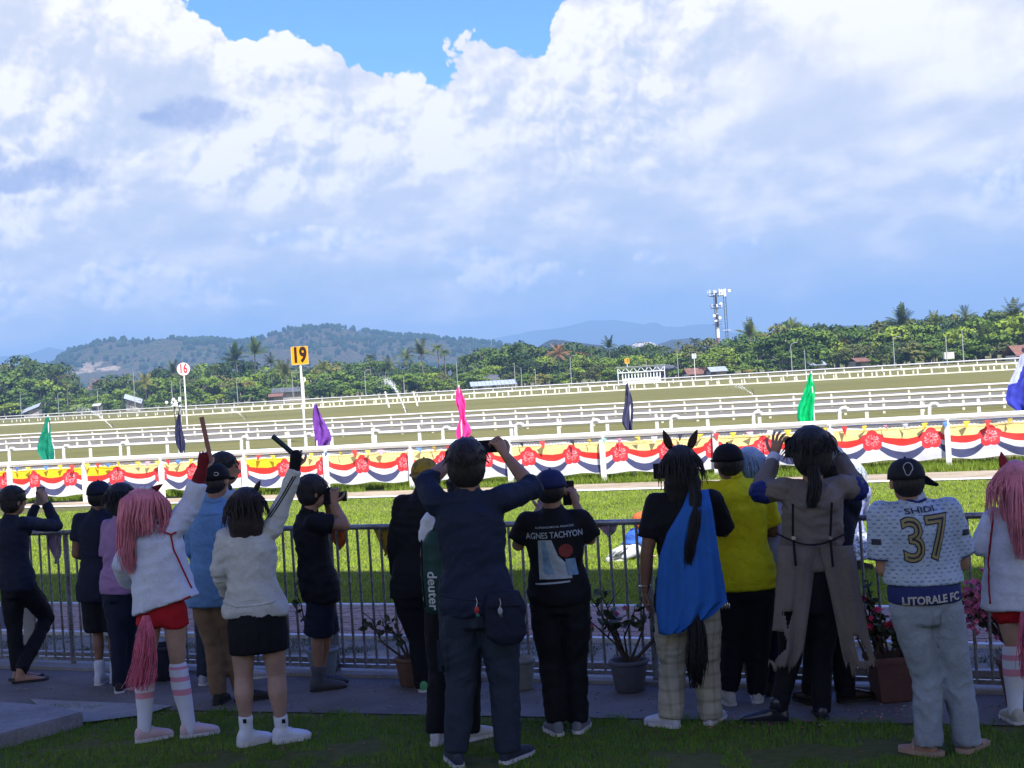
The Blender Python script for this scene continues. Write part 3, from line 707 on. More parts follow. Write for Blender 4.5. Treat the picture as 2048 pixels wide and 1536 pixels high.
# ================================================================== RAILS, BANNERS, FLAGS, SIGNS
def line3(p0, p1, z):
    return G(p0[0], p0[1], z), G(p1[0], p1[1], z)
def on(a, b, x):
    """point of the plan line a-b that projects to photo column x (at eye level)"""
    lo, hi = -.2, 1.2
    for _ in range(40):
        t = (lo + hi) / 2; p = a.lerp(b, t)
        dz = p.z - CAMH; # invert the roll for the column
        u, v = p.x / p.y * FOC, HV + dz / p.y * FOC
        px = 1024 + u * math.cos(ROLL) - v * math.sin(ROLL)
        if px < x: lo = t
        else: hi = t
    return p
def make_rails():
    wh = m_white('rail_white', (.80, .79, .74), .25); wy = m_white('rail_cream', (.74, .71, .58), .3)
    # banner rail: posts set back, rail carried forward of them on short arms
    H1 = .95
    a, b = line3((-300, 944.5), (2400, 809.5), H1)
    d = (b - a).normalized(); nb = Vector((-d.y, d.x, 0)); nb = nb if nb.y > 0 else -nb
    e = empty('banner_rail', (0, 0, 0), 0, 'white racetrack rail nearest the crowd, hung with swag banners', 'rail')
    MB().tube([a, b], .075, 10, flat=.8).build('rail', wh, e)
    MB().tube([a + nb * .10 + Vector((0, 0, -.06)), b + nb * .10 + Vector((0, 0, -.115))], .045, 8).build('rail', wh, e)
    tops = []
    for x in (22, 172, 325, 492, 655, 824, 1022, 1209, 1432, 1662, 1897, 2120, -130):
        p = on(a, b, x - 3); q = p - nb * .045; tops.append(p)
        lean = random.uniform(-.02, .02); mb = MB()
        mb.box((q.x + lean, q.y, H1 / 2 - .05), (.10, .08, H1 - .1), rz=math.atan2(d.y, d.x))
        mb.build('post', wh, e)
        MB().tube([(q.x, q.y, H1 - .12), (q.x - nb.x * .03, q.y - nb.y * .03, H1 - .05), (p.x, p.y, H1 - .05)], .035, 6).build('bracket', wh, e)
    R1 = (a, b, d, nb)
    # gooseneck rail
    def rail(label, p0, p1, z, r_, posts, m, kind='post', lo=None, width=.07, mid=None, grp=None):
        a_, b_ = line3(p0, p1, z); dd = (b_ - a_).normalized(); n2 = Vector((-dd.y, dd.x, 0)); n2 = n2 if n2.y > 0 else -n2
        e = empty('track_rail', (0, 0, 0), 0, label, 'rail', grp)
        MB().tube([a_, b_], r_, 8, flat=.8).build('rail', m, e)
        if mid: MB().tube([a_ - Vector((0, 0, mid)), b_ - Vector((0, 0, mid))], r_ * .8, 8).build('rail', m, e)
        L = (b_ - a_).length; pos = []
        x = posts[0]
        while x < 2200:
            pos.append(on(a_, b_, x)); x += float(np.interp(x, [0, 2048], posts[1:3]))
        for p in pos[:290]:
            mb = MB()
            if kind == 'goose':
                q = p + n2 * -.0; s_ = dd * .22
                mb.tube([(q.x - s_.x, q.y - s_.y - .08, 0), (q.x - s_.x, q.y - s_.y - .08, z - .12), (q.x - s_.x * .92, q.y - s_.y - .08, z + .02), (q.x - s_.x * .65, q.y - s_.y * .8 - .08, z + .065), (q.x - s_.x * .3, q.y - s_.y * .5 - .07, z + .065), (q.x, q.y - .05, z + .03)], width * .5, 7)
            else: mb.box((p.x, p.y + .0, (z - .01) / 2), (width, width, z - .01), rz=math.atan2(dd.y, dd.x))
            mb.build('post', m, e)
        return a_, b_
    rail('white rail on hooked posts just behind the banners', (-150, 909), (2250, 795), .95, .06, (30, 108, 195), wh, 'goose', width=.09)
    rail('lower white rail of the double line beyond the hooked posts', (-150, 896), (2250, 781), .95, .05, (105, 72, 118), wh, width=.075)
    rail('upper white rail with close set posts beyond the hooked posts', (-150, 886), (2250, 768), .66, .07, (12, 46, 84), wy, width=.075)
    rail('thin white rail along the far edge of the sand track', (-150, 879), (2250, 755), .64, .065, (42, 46, 84), wy, width=.08)
    for i in range(3):
        xs = [(-150, 846.5), (520, 812), (1260, 768), (2250, 714.5)][i:i + 2]
        a_, b_ = line3(xs[0], xs[1], .62); e = empty('track_rail', (0, 0, 0), 0, 'low white rail beyond the far turf, %s stretch' % ('left', 'middle', 'right')[i], 'rail', 'stretches of the low far rail')
        MB().tube([a_, b_], .11, 6, flat=.8).build('rail', wh, e)
        x = xs[0][0] + 4
        while x < xs[1][0]:
            p = on(a_, b_, x); MB().box((p.x, p.y, .30), (.16, .12, .60)).build('post', wy, e)
            if random.random() < .8: q = on(a_, b_, x + random.uniform(5, 12)) + Vector((0, 4, 0)); MB().box((q.x, q.y, .2), (.12, .12, .4)).build('post', wy, e)
            x += float(np.interp(x, [0, 2048], [17, 29]))
    for i in range(3):
        xs = [(-150, 842), (520, 804), (1260, 761), (2250, 704)][i:i + 2]
        a_, b_ = line3(xs[0], xs[1], .75); e = empty('track_rail', (0, 0, 0), 0, 'thin outermost white rail before the wood, %s stretch' % ('left', 'middle', 'right')[i], 'rail', 'stretches of the outermost rail')
        MB().tube([a_, b_], .10, 6).build('rail', wh, e)
        for x in range(xs[0][0] + 10, xs[1][0], 38):
            p = on(a_, b_, x); MB().box((p.x, p.y, .36), (.12, .12, .72)).build('post', wh, e)
    # pale kerb line of the far turf
    pts = [(-200, 861), (250, 838), (520, 821.5), (1000, 794.5), (1260, 779.5), (1520, 766.5), (2048, 738), (2250, 727)]
    strip('far_kerb_line', [tuple(G(x, y + 1.3)[:2]) for x, y in pts], [tuple(G(x, y - 1.3)[:2]) for x, y in pts], .02, mat('cream_line', (.66, .60, .36), .9, .2, .3))
    return R1
R1 = make_rails()

def m_banner(name, yel):
    m, b, o = newmat(name)
    uvn = X.nt.nodes.new('ShaderNodeUVMap'); uvv = X(uvn.outputs[0]); s = X.nt.nodes.new('ShaderNodeSeparateXYZ'); lnk(uvv, s.inputs[0])
    U, V = X(s.outputs[0]), X(s.outputs[1])                 # U in swags, V 0 top .. 1 bottom
    fr = X.m('FRACT', U); sc = (fr - .5) * 2.0              # -1..1, flower at the ends
    g = 1.0 - sc * sc
    wob = (nz(uvv, 3.0, 3, .5) - .5) * .07
    q = V + wob
    depth = g * .52 + .40                                   # how far the lowest band hangs
    t = (q - .10) / depth
    # folds run along the swag
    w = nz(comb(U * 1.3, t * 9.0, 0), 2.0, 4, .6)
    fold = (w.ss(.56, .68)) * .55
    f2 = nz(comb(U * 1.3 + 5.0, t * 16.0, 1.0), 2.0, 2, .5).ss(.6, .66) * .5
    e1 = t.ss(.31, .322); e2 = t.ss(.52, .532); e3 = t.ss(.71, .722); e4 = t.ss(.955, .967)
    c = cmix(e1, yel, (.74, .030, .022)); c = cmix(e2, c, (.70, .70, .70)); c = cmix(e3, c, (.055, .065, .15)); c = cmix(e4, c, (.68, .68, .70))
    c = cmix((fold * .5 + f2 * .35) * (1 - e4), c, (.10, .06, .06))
    # white hem with its line of small print
    hem = 1 - q.ss(.085, .10); c = cmix(hem, c, (.72, .72, .72))
    dots = X.m('FRACT', U * 15.0).ss(.45, .5) * V.ss(.045, .05) * (1 - V.ss(.075, .08)) * X.m('FRACT', U * .23).ss(.3, .32)
    c = cmix(dots * .7, c, (.18, .18, .2))
    # hibiscus
    dx = (sc.mx(-1.0)); ax = (1.0 - X.m('ABSOLUTE', sc)) * .5   # distance along in metres (a swag is about 1 m)
    sg = X.m('SIGN', sc)
    yy = (V - .42) * .70
    rr_ = X.m('SQRT', ax * ax + yy * yy); th = X.m('ARCTAN2', yy, ax * sg * -1.0)
    lob = X.m('ABSOLUTE', X.m('SINE', th * 2.5 + 2.356)); R0 = .165 + lob * .045
    fl = 1 - (rr_ - R0).ss(-.004, .004)
    vein = nz(comb(X.m('COSINE', th) * 3.2, X.m('SINE', th) * 3.2, rr_ * 6.0), 2.2, 2, .5).ss(.53, .60) * (1 - rr_.ss(.10, .135)) * rr_.ss(.02, .04)
    fc_ = cmix(vein * .85, (.78, .035, .045), (.82, .62, .62)); fc_ = cmix((1 - rr_.ss(.0, .03)) * .8, fc_, (.12, .0, .02))
    rim = (rr_ - R0 + .016).ss(0, .012) * .45; fc_ = cmix(rim, fc_, (.25, .01, .02))
    c = cmix(fl, c, fc_)
    lnk(c, b.inputs['Base Color']); b.inputs['Roughness'].default_value = .6
    m.use_backface_culling = False
    return m
def make_banners():
    a, b, d, nb = R1
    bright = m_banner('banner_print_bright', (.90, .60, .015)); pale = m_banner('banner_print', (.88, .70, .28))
    # flower columns in the photo; each pair bounds a swag
    fl = [-250, -160, -70, 10, 66, 137, 232, 322, 382, 481, 568, 644, 722, 806, 884, 970, 1055, 1141, 1238, 1330, 1424, 1525, 1626, 1742, 1860, 1978, 2100, 2220]
    panels = [(0, 6, bright, 'bunting banner with deep yellow top swags at far left of the rail'), (6, 9, pale, 'pale swag banner on the rail between the deep yellow one and the raised red arm'),
              (9, 10, bright, 'short deep yellow swag banner behind the man in the dark cap'), (10, 14, pale, 'pale swag banner on the rail above the photographer in black'),
              (14, 17, pale, 'swag banner on the rail behind the tall man with raised phone'), (17, 21, pale, 'swag banner behind the horse eared hair and the yellow shirt'), (21, 27, pale, 'swag banner at far right of the rail with large hibiscus prints')]
    for (i0, i1, m, lab) in panels:
        P0 = [on(a, b, x) - nb * .02 for x in fl[i0:i1 + 1]]
        vs_ = []; uvs = []; nu = 16; nv = 12; k = 0; sd_ = i0 * 3.1
        tot = (i1 - i0) * nu + 1
        bot = .17 + (.0 if i0 != 6 else .03)
        for i in range(tot):
            t = i / nu; j = min(int(t), i1 - i0 - 1); p = P0[j].lerp(P0[j + 1], t - j)
            for q in range(nv + 1):
                v = q / nv; z = .86 - (.86 - bot) * v + .02 * math.sin(t * 6.28) * v
                w = .02 + .018 * math.sin(t * 9 + sd_ + v * 3) * v + .025 * mn.noise(Vector((t * 2.2 + sd_, v * 2.4, 0))) + .012 * mn.noise(Vector((t * 9, v * 7, 3)))
                vs_.append((p.x + nb.x * w, p.y + nb.y * w, z)); uvs.append((i0 + t, v))
        fs = [(i * (nv + 1) + q, i * (nv + 1) + q + 1, (i + 1) * (nv + 1) + q + 1, (i + 1) * (nv + 1) + q) for i in range(tot - 1) for q in range(nv)]
        me = np_mesh('swag_banner', vs_, fs); ul = me.uv_layers.new(name='uv')
        li = np.zeros(len(me.loops), dtype=np.int32); me.loops.foreach_get('vertex_index', li)
        ul.data.foreach_set('uv', np.array(uvs, dtype=np.float32)[li].ravel()); me.polygons.foreach_set('use_smooth', [True] * len(fs))
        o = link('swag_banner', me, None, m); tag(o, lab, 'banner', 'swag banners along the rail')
make_banners()

def cloth(name, col, rough=.75, sheen=0, bs=.35, wr=9.0):
    """fabric with woven grain and soft creases"""
    if name in MATS: return MATS[name]
    m, b, o = newmat(name); f = nz(o, wr, 4, .55, .6); g = nz(o, 70, 3, .6)
    lnk(ramp(f * .6 + g * .4, [(.35, tuple(v * .86 for v in col)), (.65, tuple(min(1, v * 1.12) for v in col))]), b.inputs['Base Color'])
    b.inputs['Roughness'].default_value = rough; b.inputs['Specular IOR Level'].default_value = .2
    bump(b, f + g * .12, bs, .03); MATS[name] = m; return m
def make_flags():
    a, b, d, nb = R1; pole = m_white('flag_pole_white', (.7, .7, .68), .3); n = 0
    for (x, yt, yb, w0, w1, shape, col, lab, sl) in [
            (84, 832, 920, .10, .42, 0, (.010, .20, .12), 'dark green flag hanging limp at far left of the banner rail', 0),
            (350, 812, 906, .05, .22, 0, (.030, .032, .075), 'furled navy flag on the rail beside the 16 sign', 0),
            (620, 806, 896, .08, .42, 1, (.16, .050, .30), 'purple flag drooping on the rail right of the 19 sign', 0),
            (912, 772, 880, .10, .40, 2, (.80, .05, .28), 'hot pink flag twisted round its pole above the tall man', 0),
            (1253, 764, 860, .06, .26, 0, (.055, .055, .11), 'dark grey flag furled above the blue caped person', 0),
            (1622, 744, 845, .08, .38, 3, (.0, .40, .12), 'bright green flag hanging above the person in the torn coat', 0),
            (2056, 700, 828, .22, .62, 4, (.035, .045, .34), 'large royal blue flag with pale top at right edge of the rail', 0)]:
        p = on(a, b, x + 4) + nb * .26; q = P(x, yt, p.y); H = q.z; zb = P(x, yb, p.y).z
        e = empty('flag', (p.x, p.y, 0), 0, lab, 'flag', 'flags on the banner rail')
        MB().tube([(0, 0, .1), (0, 0, H + .02)], .018, 6).build('pole', pole, e)
        nu, nv = 18, 26; vs_ = []; r_ = random.Random(n); n += 1
        for i in range(nv + 1):
            v = i / nv; z = (H - .03) + (zb - H) * v
            w = w0 * .8 + (w1 * .86 - w0 * .8) * math.sin(min(1, v * 1.25) * math.pi / 2) - (w1 * .45 * max(0, v - .75) / .25 if shape != 3 else w1 * .2 * max(0, v - .8) / .2)
            if shape == 2: w *= .75 + .35 * math.sin(v * 9)
            for k in range(nu + 1):
                t = k / nu - (.74 if shape in (0, 3) else .15 if shape == 1 else .8 if shape == 4 else .35)
                zz = z - (abs(t) * .22 * w if shape != 4 else -.0 + .5 * abs(t) * w * (1 - v)) + .02 * mn.noise(Vector((t * 4, v * 6, n)))
                yy = .045 * math.sin(t * 9 + v * 5 + n) * (.4 + v) + .03 * mn.noise(Vector((t * 6, v * 7, n + 5)))
                vs_.append((t * w + .02 * math.sin(v * 7 + n) - (.10 * v if shape == 3 else 0), yy - .03, zz))
        fs = [(i * (nu + 1) + k, i * (nu + 1) + k + 1, (i + 1) * (nu + 1) + k + 1, (i + 1) * (nu + 1) + k) for i in range(nv) for k in range(nu)]
        me = np_mesh('cloth', vs_, fs); me.polygons.foreach_set('use_smooth', [True] * len(fs)); cm = cloth('flag_cloth_%d' % n, col, .6)
        me.materials.append(cm)
        if shape == 4:
            me.materials.append(cloth('flag_pale_blue', (.42, .46, .72), .6))
            for i, pl in enumerate(me.polygons):
                r0, c0 = divmod(i, nu)
                if r0 / nv < .42 and c0 / nu < .55 - r0 / nv * .6: pl.material_index = 1
        link('cloth', me, e)
    # string of small pennants along the rail
    e = empty('pennant_string', (0, 0, 0), 0, 'string of tiny coloured pennants tied along the banner rail', 'bunting')
    cols = {'y': (.80, .58, .06), 'r': (.72, .06, .05), 'b': (.10, .22, .50), 'p': (.80, .38, .50), 'w': (.7, .7, .7), 'k': (.05, .05, .08), 'g': (.3, .6, .45)}
    lst = [(12, 'y'), (38, 'b'), (60, 'y'), (96, 'b'), (124, 'y'), (148, 'r'), (178, 'y'), (198, 'r'), (220, 'b'), (240, 'y'), (279, 'y'), (299, 'p'), (318, 'y'), (338, 'r'), (360, 'b'), (386, 'y'), (470, 'y'), (495, 'y'), (521, 'r'), (548, 'y'), (626, 'y'), (655, 'b'), (683, 'y'), (712, 'r'), (738, 'y'), (763, 'p'), (840, 'b'), (870, 'y'), (898, 'r'), (1044, 'k'), (1086, 'r'), (1146, 'k'), (1180, 'y'), (1209, 'g'), (1240, 'p'), (1276, 'y'), (1310, 'w'), (1362, 'k'), (1402, 'y'), (1433, 'r'), (1467, 'y'), (1500, 'p'), (1541, 'w'), (1576, 'y'), (1651, 'y'), (1689, 'r'), (1730, 'y'), (1770, 'p'), (1810, 'w'), (1850, 'y'), (1892, 'b'), (1933, 'y'), (1975, 'r'), (2020, 'y')]
    r_ = random.Random(4)
    for x, c in lst:
        p = on(a, b, x) - nb * .09; z = .87 + r_.uniform(-.01, .01); w = r_.uniform(.055, .075); h = r_.uniform(.10, .16) * (1.2 if c == 'r' else .9); tw = r_.uniform(-.7, .7)
        o = Vector((p.x, p.y, z)); dx = Vector((d.x * math.cos(tw) + nb.x * math.sin(tw), d.y * math.cos(tw) + nb.y * math.sin(tw), 0)); lean = d * r_.uniform(-.05, .05) - nb * r_.uniform(.0, .03)
        mb = MB(); A, B, T_ = o - dx * w, o + dx * w, o + lean - Vector((0, 0, h)); M1 = (A + B) / 2 - nb * .012 - Vector((0, 0, h * .3)); th = nb * .003
        mb.add([A, B, T_, M1, A + th, B + th, T_ + th, M1 + th], [(0, 3, 1), (0, 2, 3), (3, 2, 1), (4, 5, 7), (4, 7, 6), (7, 5, 6), (0, 1, 5, 4), (1, 2, 6, 5), (2, 0, 4, 6)])
        mb.build('pennant', cloth('pennant_' + c, cols[c], .6), e)
    mb = MB(); A = on(a, b, -100) - nb * .085; B = on(a, b, 2150) - nb * .085; mb.tube([Vector((A.x, A.y, .905)).lerp(Vector((B.x, B.y, .905)), i / 40) + Vector((0, 0, -.012 * (i % 2))) for i in range(41)], .004, 4); mb.build('cord', pole, e)
make_flags()

def make_signs():
    wh = m_white('sign_pole_white', (.80, .79, .72), .15)
    def sign(x, yc, Y, yb, size, shape, bg, fg, txt, lab, xs=.8, bold=.03, zb=0, border=None, frame=None, ts=.9):
        u, v = uv(x, yc); q = P(x, yc, Y)
        e = empty('distance_sign', (q.x, Y, 0), 0, lab, 'sign')
        MB().tube([(0, .05, 0), (0, .05, q.z)], .05 if size > .6 else .04, 8).build('pole', wh, e)
        bgm = mat('sign_' + lab.split()[0] + str(int(x)), bg, .45, .06, 3)
        if shape == 'r':
            mb = MB(); mb.box((0, 0, q.z), (size * .92, .03, size)); pn = mb.build('panel', bgm, e)
            if border: 
                mb = MB()
                for s_ in (-1, 1): mb.box((s_ * size * .45, -.02, q.z), (.03, .01, size)); mb.box((0, -.02, q.z + s_ * size * .485), (size * .86, .01, .03))
                mb.build('border', mat('sign_border', border, .5), e)
        else:
            o = MB().lathe([(size * .5, 0), (size * .5, .03)], 32).build('panel', bgm, e); o.rotation_euler = (math.pi / 2, 0, 0); o.location = (0, .015, q.z)
            mb = MB(); mb.lathe([(size * .5 + .012, -.005), (size * .5 + .012, .035), (size * .5, .035), (size * .5, -.005)], 32); o = mb.build('rim', mat('sign_rim', border or (.7, .7, .7), .5), e); o.rotation_euler = (math.pi / 2, 0, 0); o.location = (0, .015, q.z)
        me = textmesh(txt, size * ts, xs, bold * size); me.name = 'number'; me.materials.append(mat('sign_ink_%d' % x, fg, .5)); t = link('number', me, e); t.rotation_euler = (math.pi / 2, 0, 0); t.location = (-.02 * size, -.022, q.z + .0 * size)
    sign(599.5, 711, 64.8, 0, .78, 'r', (.84, .33, .006), (.030, .008, .003), '19', 'orange sign with black number 19 on a tall white pole', xs=.72, bold=.045, border=(.75, .45, .12), ts=1.14)
    sign(367, 738, 103, 0, .88, 'c', (.82, .80, .78), (.62, .035, .04), '16', 'round white sign with red number 16 on a white pole', xs=.68, bold=.030, border=(.5, .12, .12), ts=1.0)
    sign(606.5, 759, 190, 0, .62, 'c', (.80, .80, .76), (.10, .10, .10), '8', 'tiny round white sign with number 8 beside the orange sign pole', xs=.8, bold=.012, ts=1.05)
    sign(1254, 722, 235, 0, .78, 'r', (.80, .42, .02), (.06, .03, .01), '10', 'small orange sign with number 10 above the starting gate', xs=.72, bold=.035, border=(.7, .35, .02), ts=1.0)
    sign(1388, 712, 235, 0, .72, 'r', (.78, .80, .82), (.08, .10, .14), '12', 'small white sign with number 12 right of the starting gate', xs=.66, bold=.035, ts=1.0)
    for x, yt, xb, yb, lab in ((770, 783, 778, 815, 'left one of two leaning white marker posts on the far turf'), (826, 783, 835, 812, 'right one of two leaning white marker posts on the far turf')):
        q = G(xb, yb); t = P(x, yt, q.y); mb = MB(); mb.tube([q, t], .09, 8); tag(mb.build('marker_post', wh), lab, 'post', 'leaning marker posts')
    # lawn sprinklers: a standpipe and a jet of drops
    dm = bpy.data.materials.new('water_drops'); dm.use_nodes = True; bb = dm.node_tree.nodes['Principled BSDF']; bb.inputs['Base Color'].default_value = (.9, .93, .95, 1); bb.inputs['Roughness'].default_value = .2; bb.inputs['Alpha'].default_value = .55
    for (x0, y0, x1, y1, lab, n) in [(226, 857, 160, 818, 'lawn sprinkler throwing a thin jet left of the 16 sign', 500), (492, 840, 458, 818, 'lawn sprinkler with a faint jet left of the 19 sign', 200), (814, 830, 772, 762, 'lawn sprinkler spraying high between the two leaning posts', 900), (1507, 790, 1466, 769, 'lawn sprinkler with a faint jet at right of the far turf', 200)]:
        g0 = G(x0, y0); tip = P(x1, y1, g0.y + 20); e = empty('lawn_sprinkler', g0, 0, lab, 'sprinkler', 'sprinklers on the far turf')
        MB().tube([(0, 0, 0), (0, 0, .35), (-.12, .05, .45)], .03, 6).build('standpipe', mat('pipe_dark', (.08, .08, .08), .5), e)
        mb = MB(); r_ = random.Random(x0); v1 = tip - g0
        for k in range(n):
            t = r_.random() ** .8 * 1.25; p = v1 * t + Vector((0, 0, v1.z * .25 * math.sin(min(1, t) * 3.14))); p.z = max(.05, p.z - max(0, t - 1) ** 2 * 14)
            sp = .015 + .22 * t * t; p += Vector((r_.gauss(0, sp), r_.gauss(0, sp), r_.gauss(0, sp))); s_ = r_.uniform(.006, .020) * (1.3 - t * .5)
            mb.add([p + Vector((s_ * 1.6, 0, 0)), p + Vector((-s_, s_, -s_)), p + Vector((-s_, -s_, -s_)), p + Vector((-s_ * .5, 0, s_ * 1.5))], [(0, 1, 2), (0, 2, 3), (0, 3, 1), (1, 3, 2)])
        tag(mb.build('water_jet', dm, e), kind='stuff')
    o = empty('blossom_bush', G(352, 848), 0, 'white flowering plant seen above the furled navy flag', 'plant'); z_ = P(352, 803, G(352, 848).y).z
    MB().tube([(0, 0, 0), (-.1, 0, z_ * .6), (0, 0, z_ - .3)], .05, 5).build('stem', mat('stem_brown', (.06, .05, .03), .9), o)
    mb = MB(); r_ = random.Random(2)
    for k in range(16): mb.ball((r_.gauss(0, .2), r_.gauss(0, .15), z_ + r_.gauss(0, .18)), r_.uniform(.08, .17), 6, 4)
    mb.build('blossom', mat('blossom_white', (.8, .8, .72), .8), o)
make_signs()

# ================================================================== CROWD BARRIER
FD = Vector((1, -.455, 0)).normalized(); FN = Vector((.455, 1, 0)).normalized()
def fpt(x): return Vector((x, 10.9 - .455 * x, 0))
def make_fence():
    m, b, o = newmat('galvanised_rail'); a = nz(o, 4, 5, .7); f = nz(o, 40, 4, .7)
    lnk(ramp(a * .5 + f * .5, [(.38, (.12, .10, .085)), (.5, (.23, .235, .25)), (.66, (.38, .40, .44))]), b.inputs['Base Color']); b.inputs['Metallic'].default_value = .55; b.inputs['Roughness'].default_value = .42
    e = empty('crowd_fence', (0, 0, 0), 0, 'grey steel pipe fence between the crowd and the brick path', 'fence')
    H = 1.14; A, B = fpt(-6.2), fpt(5.6); up = lambda p, z: Vector((p.x, p.y, z))
    L = (B - A).length; np_ = 5; seg = L / np_
    for i in range(np_):
        s0, s1 = A + FD * (i * seg + .012), A + FD * ((i + 1) * seg - .012)
        MB().tube([up(s0, H), up(s1, H)], .021, 10).build('top_rail', m, e)
        MB().box(up((s0 + s1) / 2, .075), ((s1 - s0).length, .035, .03), rz=math.atan2(FD.y, FD.x)).build('bottom_rail', m, e)
    for i in range(np_ + 1):
        p = A + FD * (i * seg); MB().tube([up(p, .0), up(p, H)], .024, 10).build('post', m, e)
    bar = MB().tube([(0, 0, .09), (0, 0, H - .01)], .0105, 8, caps=False).mesh('bar', True); bar.materials.append(m)
    n = int(L / .098)
    for i in range(n):
        p = A + FD * (.05 + i * .098)
        if abs(((i * .098 + .05) / seg) % 1) * seg < .02: continue
        o = link('bar', bar, e); o.location = (p.x, p.y, 0); o.rotation_euler = (random.uniform(-.006, .006), random.uniform(-.008, .008), 0)
    # pale square stump leaning beside the fence
    q = G(60, 1333) ; st = MB(); st.box((0, 0, .25), (.085, .085, .52)); o = st.build('fence_stump', m_asphalt('pale_timber', (.34, .32, .27), (.52, .50, .44), 6, .004)); o.location = (q.x, q.y, 0); o.rotation_euler = (0, .03, .3)
    tag(o, 'short pale square stump at the fence foot behind the crossed legs', 'post')
    # pennants hung on the fence
    for (x, w, y1, c, lab) in [(105, .20, 1128, (.40, .26, .46), 'lilac pennant hanging on the fence beside the boy with a phone'), (362, .18, 1100, (.05, .24, .50), 'blue pennant on the fence between pink hair and blue shirt'),
                            (672, .22, 1102, (.62, .16, .03), 'orange pennant on the fence beside the photographer in black'), (765, .19, 1112, (.52, .34, .03), 'mustard pennant on the fence behind the man in the yellow cap'),
                            (1212, .17, 1075, (.42, .28, .34), 'dusty pink pennant on the fence right of the printed black shirt')]:
        lo, hi = -6, 5.5
        for _ in range(40):
            t = (lo + hi) / 2; p = fpt(t); px = 1024 + p.x / p.y * FOC
            if px < x - 20: lo = t
            else: hi = t
        p = fpt(t) + FN * .03; hh = 1.12 - P(x, y1, p.y).z; mb = MB(); vs_ = []; fs = []; N = 7
        for i in range(N + 1):
            v = i / N; ww = w * (1 - v) * .5 + .003
            for k in range(5):
                s_ = (k / 4 - .5) * 2; c_ = p + FD * (s_ * ww + .02 * math.sin(v * 3)) + FN * (.02 * math.sin(s_ * 4 + v * 5)); vs_.append((c_.x, c_.y, 1.12 - hh * v))
        fs = [(i * 5 + k, i * 5 + k + 1, (i + 1) * 5 + k + 1, (i + 1) * 5 + k) for i in range(N) for k in range(4)]
        mb.add(vs_, fs); o = mb.build('pennant', cloth('fence_pennant_%d' % x, c, .7), None, True); tag(o, lab, 'pennant', 'pennants hanging on the fence')
make_fence()

# ================================================================== POTS AND PLANTS
def leafy(name, base, h, spread, nst, nleaf, ls, col, lab, cat='plant', seed=0, flower=None, nfl=0, bias=(0, 0), fr=(.5, 1.0)):
    r_ = random.Random(seed); e = empty(name, base, 0, lab, cat)
    tips = []; st = MB()
    for k in range(nst):
        a_ = r_.uniform(0, 6.28); s_ = spread * r_.uniform(.4, 1.0); ex = Vector((math.cos(a_) * s_ + bias[0], math.sin(a_) * s_ * .7 + bias[1], h * r_.uniform(.55, 1.0)))
        mid = ex * .5 + Vector((r_.uniform(-.06, .06), 0, h * r_.uniform(-.05, .18))); pts = [Vector((0, 0, 0)), mid * .55, mid, ex * .8 + Vector((0, 0, .02)), ex]
        st.tube(pts, [.011, .009, .007, .005, .003], 5)
        tips += [(pts[2].lerp(ex, t), (ex - mid).normalized()) for t in [r_.random() for _ in range(nleaf)]]
        for q in range(2):
            b0 = mid.lerp(ex, r_.random() * .6); b1 = b0 + Vector((r_.uniform(-.12, .12), r_.uniform(-.1, .1), r_.uniform(.02, .16))); st.tube([b0, (b0 + b1) / 2 + Vector((0, 0, .015)), b1], [.004, .003, .002], 4)
            tips += [(b0.lerp(b1, t), Vector((0, 0, 1))) for t in (.6, 1.0)]
    st.build('stems', mat('twig_brown', (.07, .05, .035), .9, .3), e)
    lm = mat('plant_leaf_%s' % seed, col, .5, .4, 12, spec=.35); n = 0
    lf = MB(); big = []
    for p, d in tips:
        s_ = ls * r_.uniform(.5, 1.2); nrm = Vector((r_.gauss(0, 1), r_.gauss(0, 1), r_.gauss(.4, 1))).normalized(); t1 = nrm.cross(Vector((r_.gauss(0, 1), r_.gauss(0, 1), 1))).normalized(); t2 = nrm.cross(t1)
        m2 = MB(); m2.add([p, p + t1 * s_ * .35 + t2 * s_ * .32 + nrm * s_ * .06, p + t1 * s_ * .75 + t2 * s_ * .26, p + t1 * s_, p + t1 * s_ * .75 - t2 * s_ * .26, p + t1 * s_ * .35 - t2 * s_ * .32 + nrm * s_ * .06, p + t1 * s_ * .5 - nrm * s_ * .05], [(0, 1, 6), (1, 2, 6), (2, 3, 6), (3, 4, 6), (4, 5, 6), (5, 0, 6)])
        m2.build('leaf', lm, e)
    if flower:
        fm = mat('petal_%s' % seed, flower, .7, .25, 20)
        for k in range(nfl):
            p, d = r_.choice(tips); p = p + Vector((r_.gauss(0, .05), r_.gauss(0, .04), r_.gauss(.02, .04))); m2 = MB()
            for q in range(3):
                nrm = Vector((r_.gauss(0, 1), r_.gauss(-.3, 1), r_.gauss(0, 1))).normalized(); t1 = nrm.cross(Vector((0, .3, 1))).normalized(); t2 = nrm.cross(t1); s_ = .026 * r_.uniform(.7, 1.3)
                m2.add([p - t1 * s_, p - t2 * s_ * .8 + nrm * .006, p + t1 * s_, p + t2 * s_ * .8 + nrm * .006], [(0, 1, 2, 3)])
            m2.build('flower', fm, e)
    return e
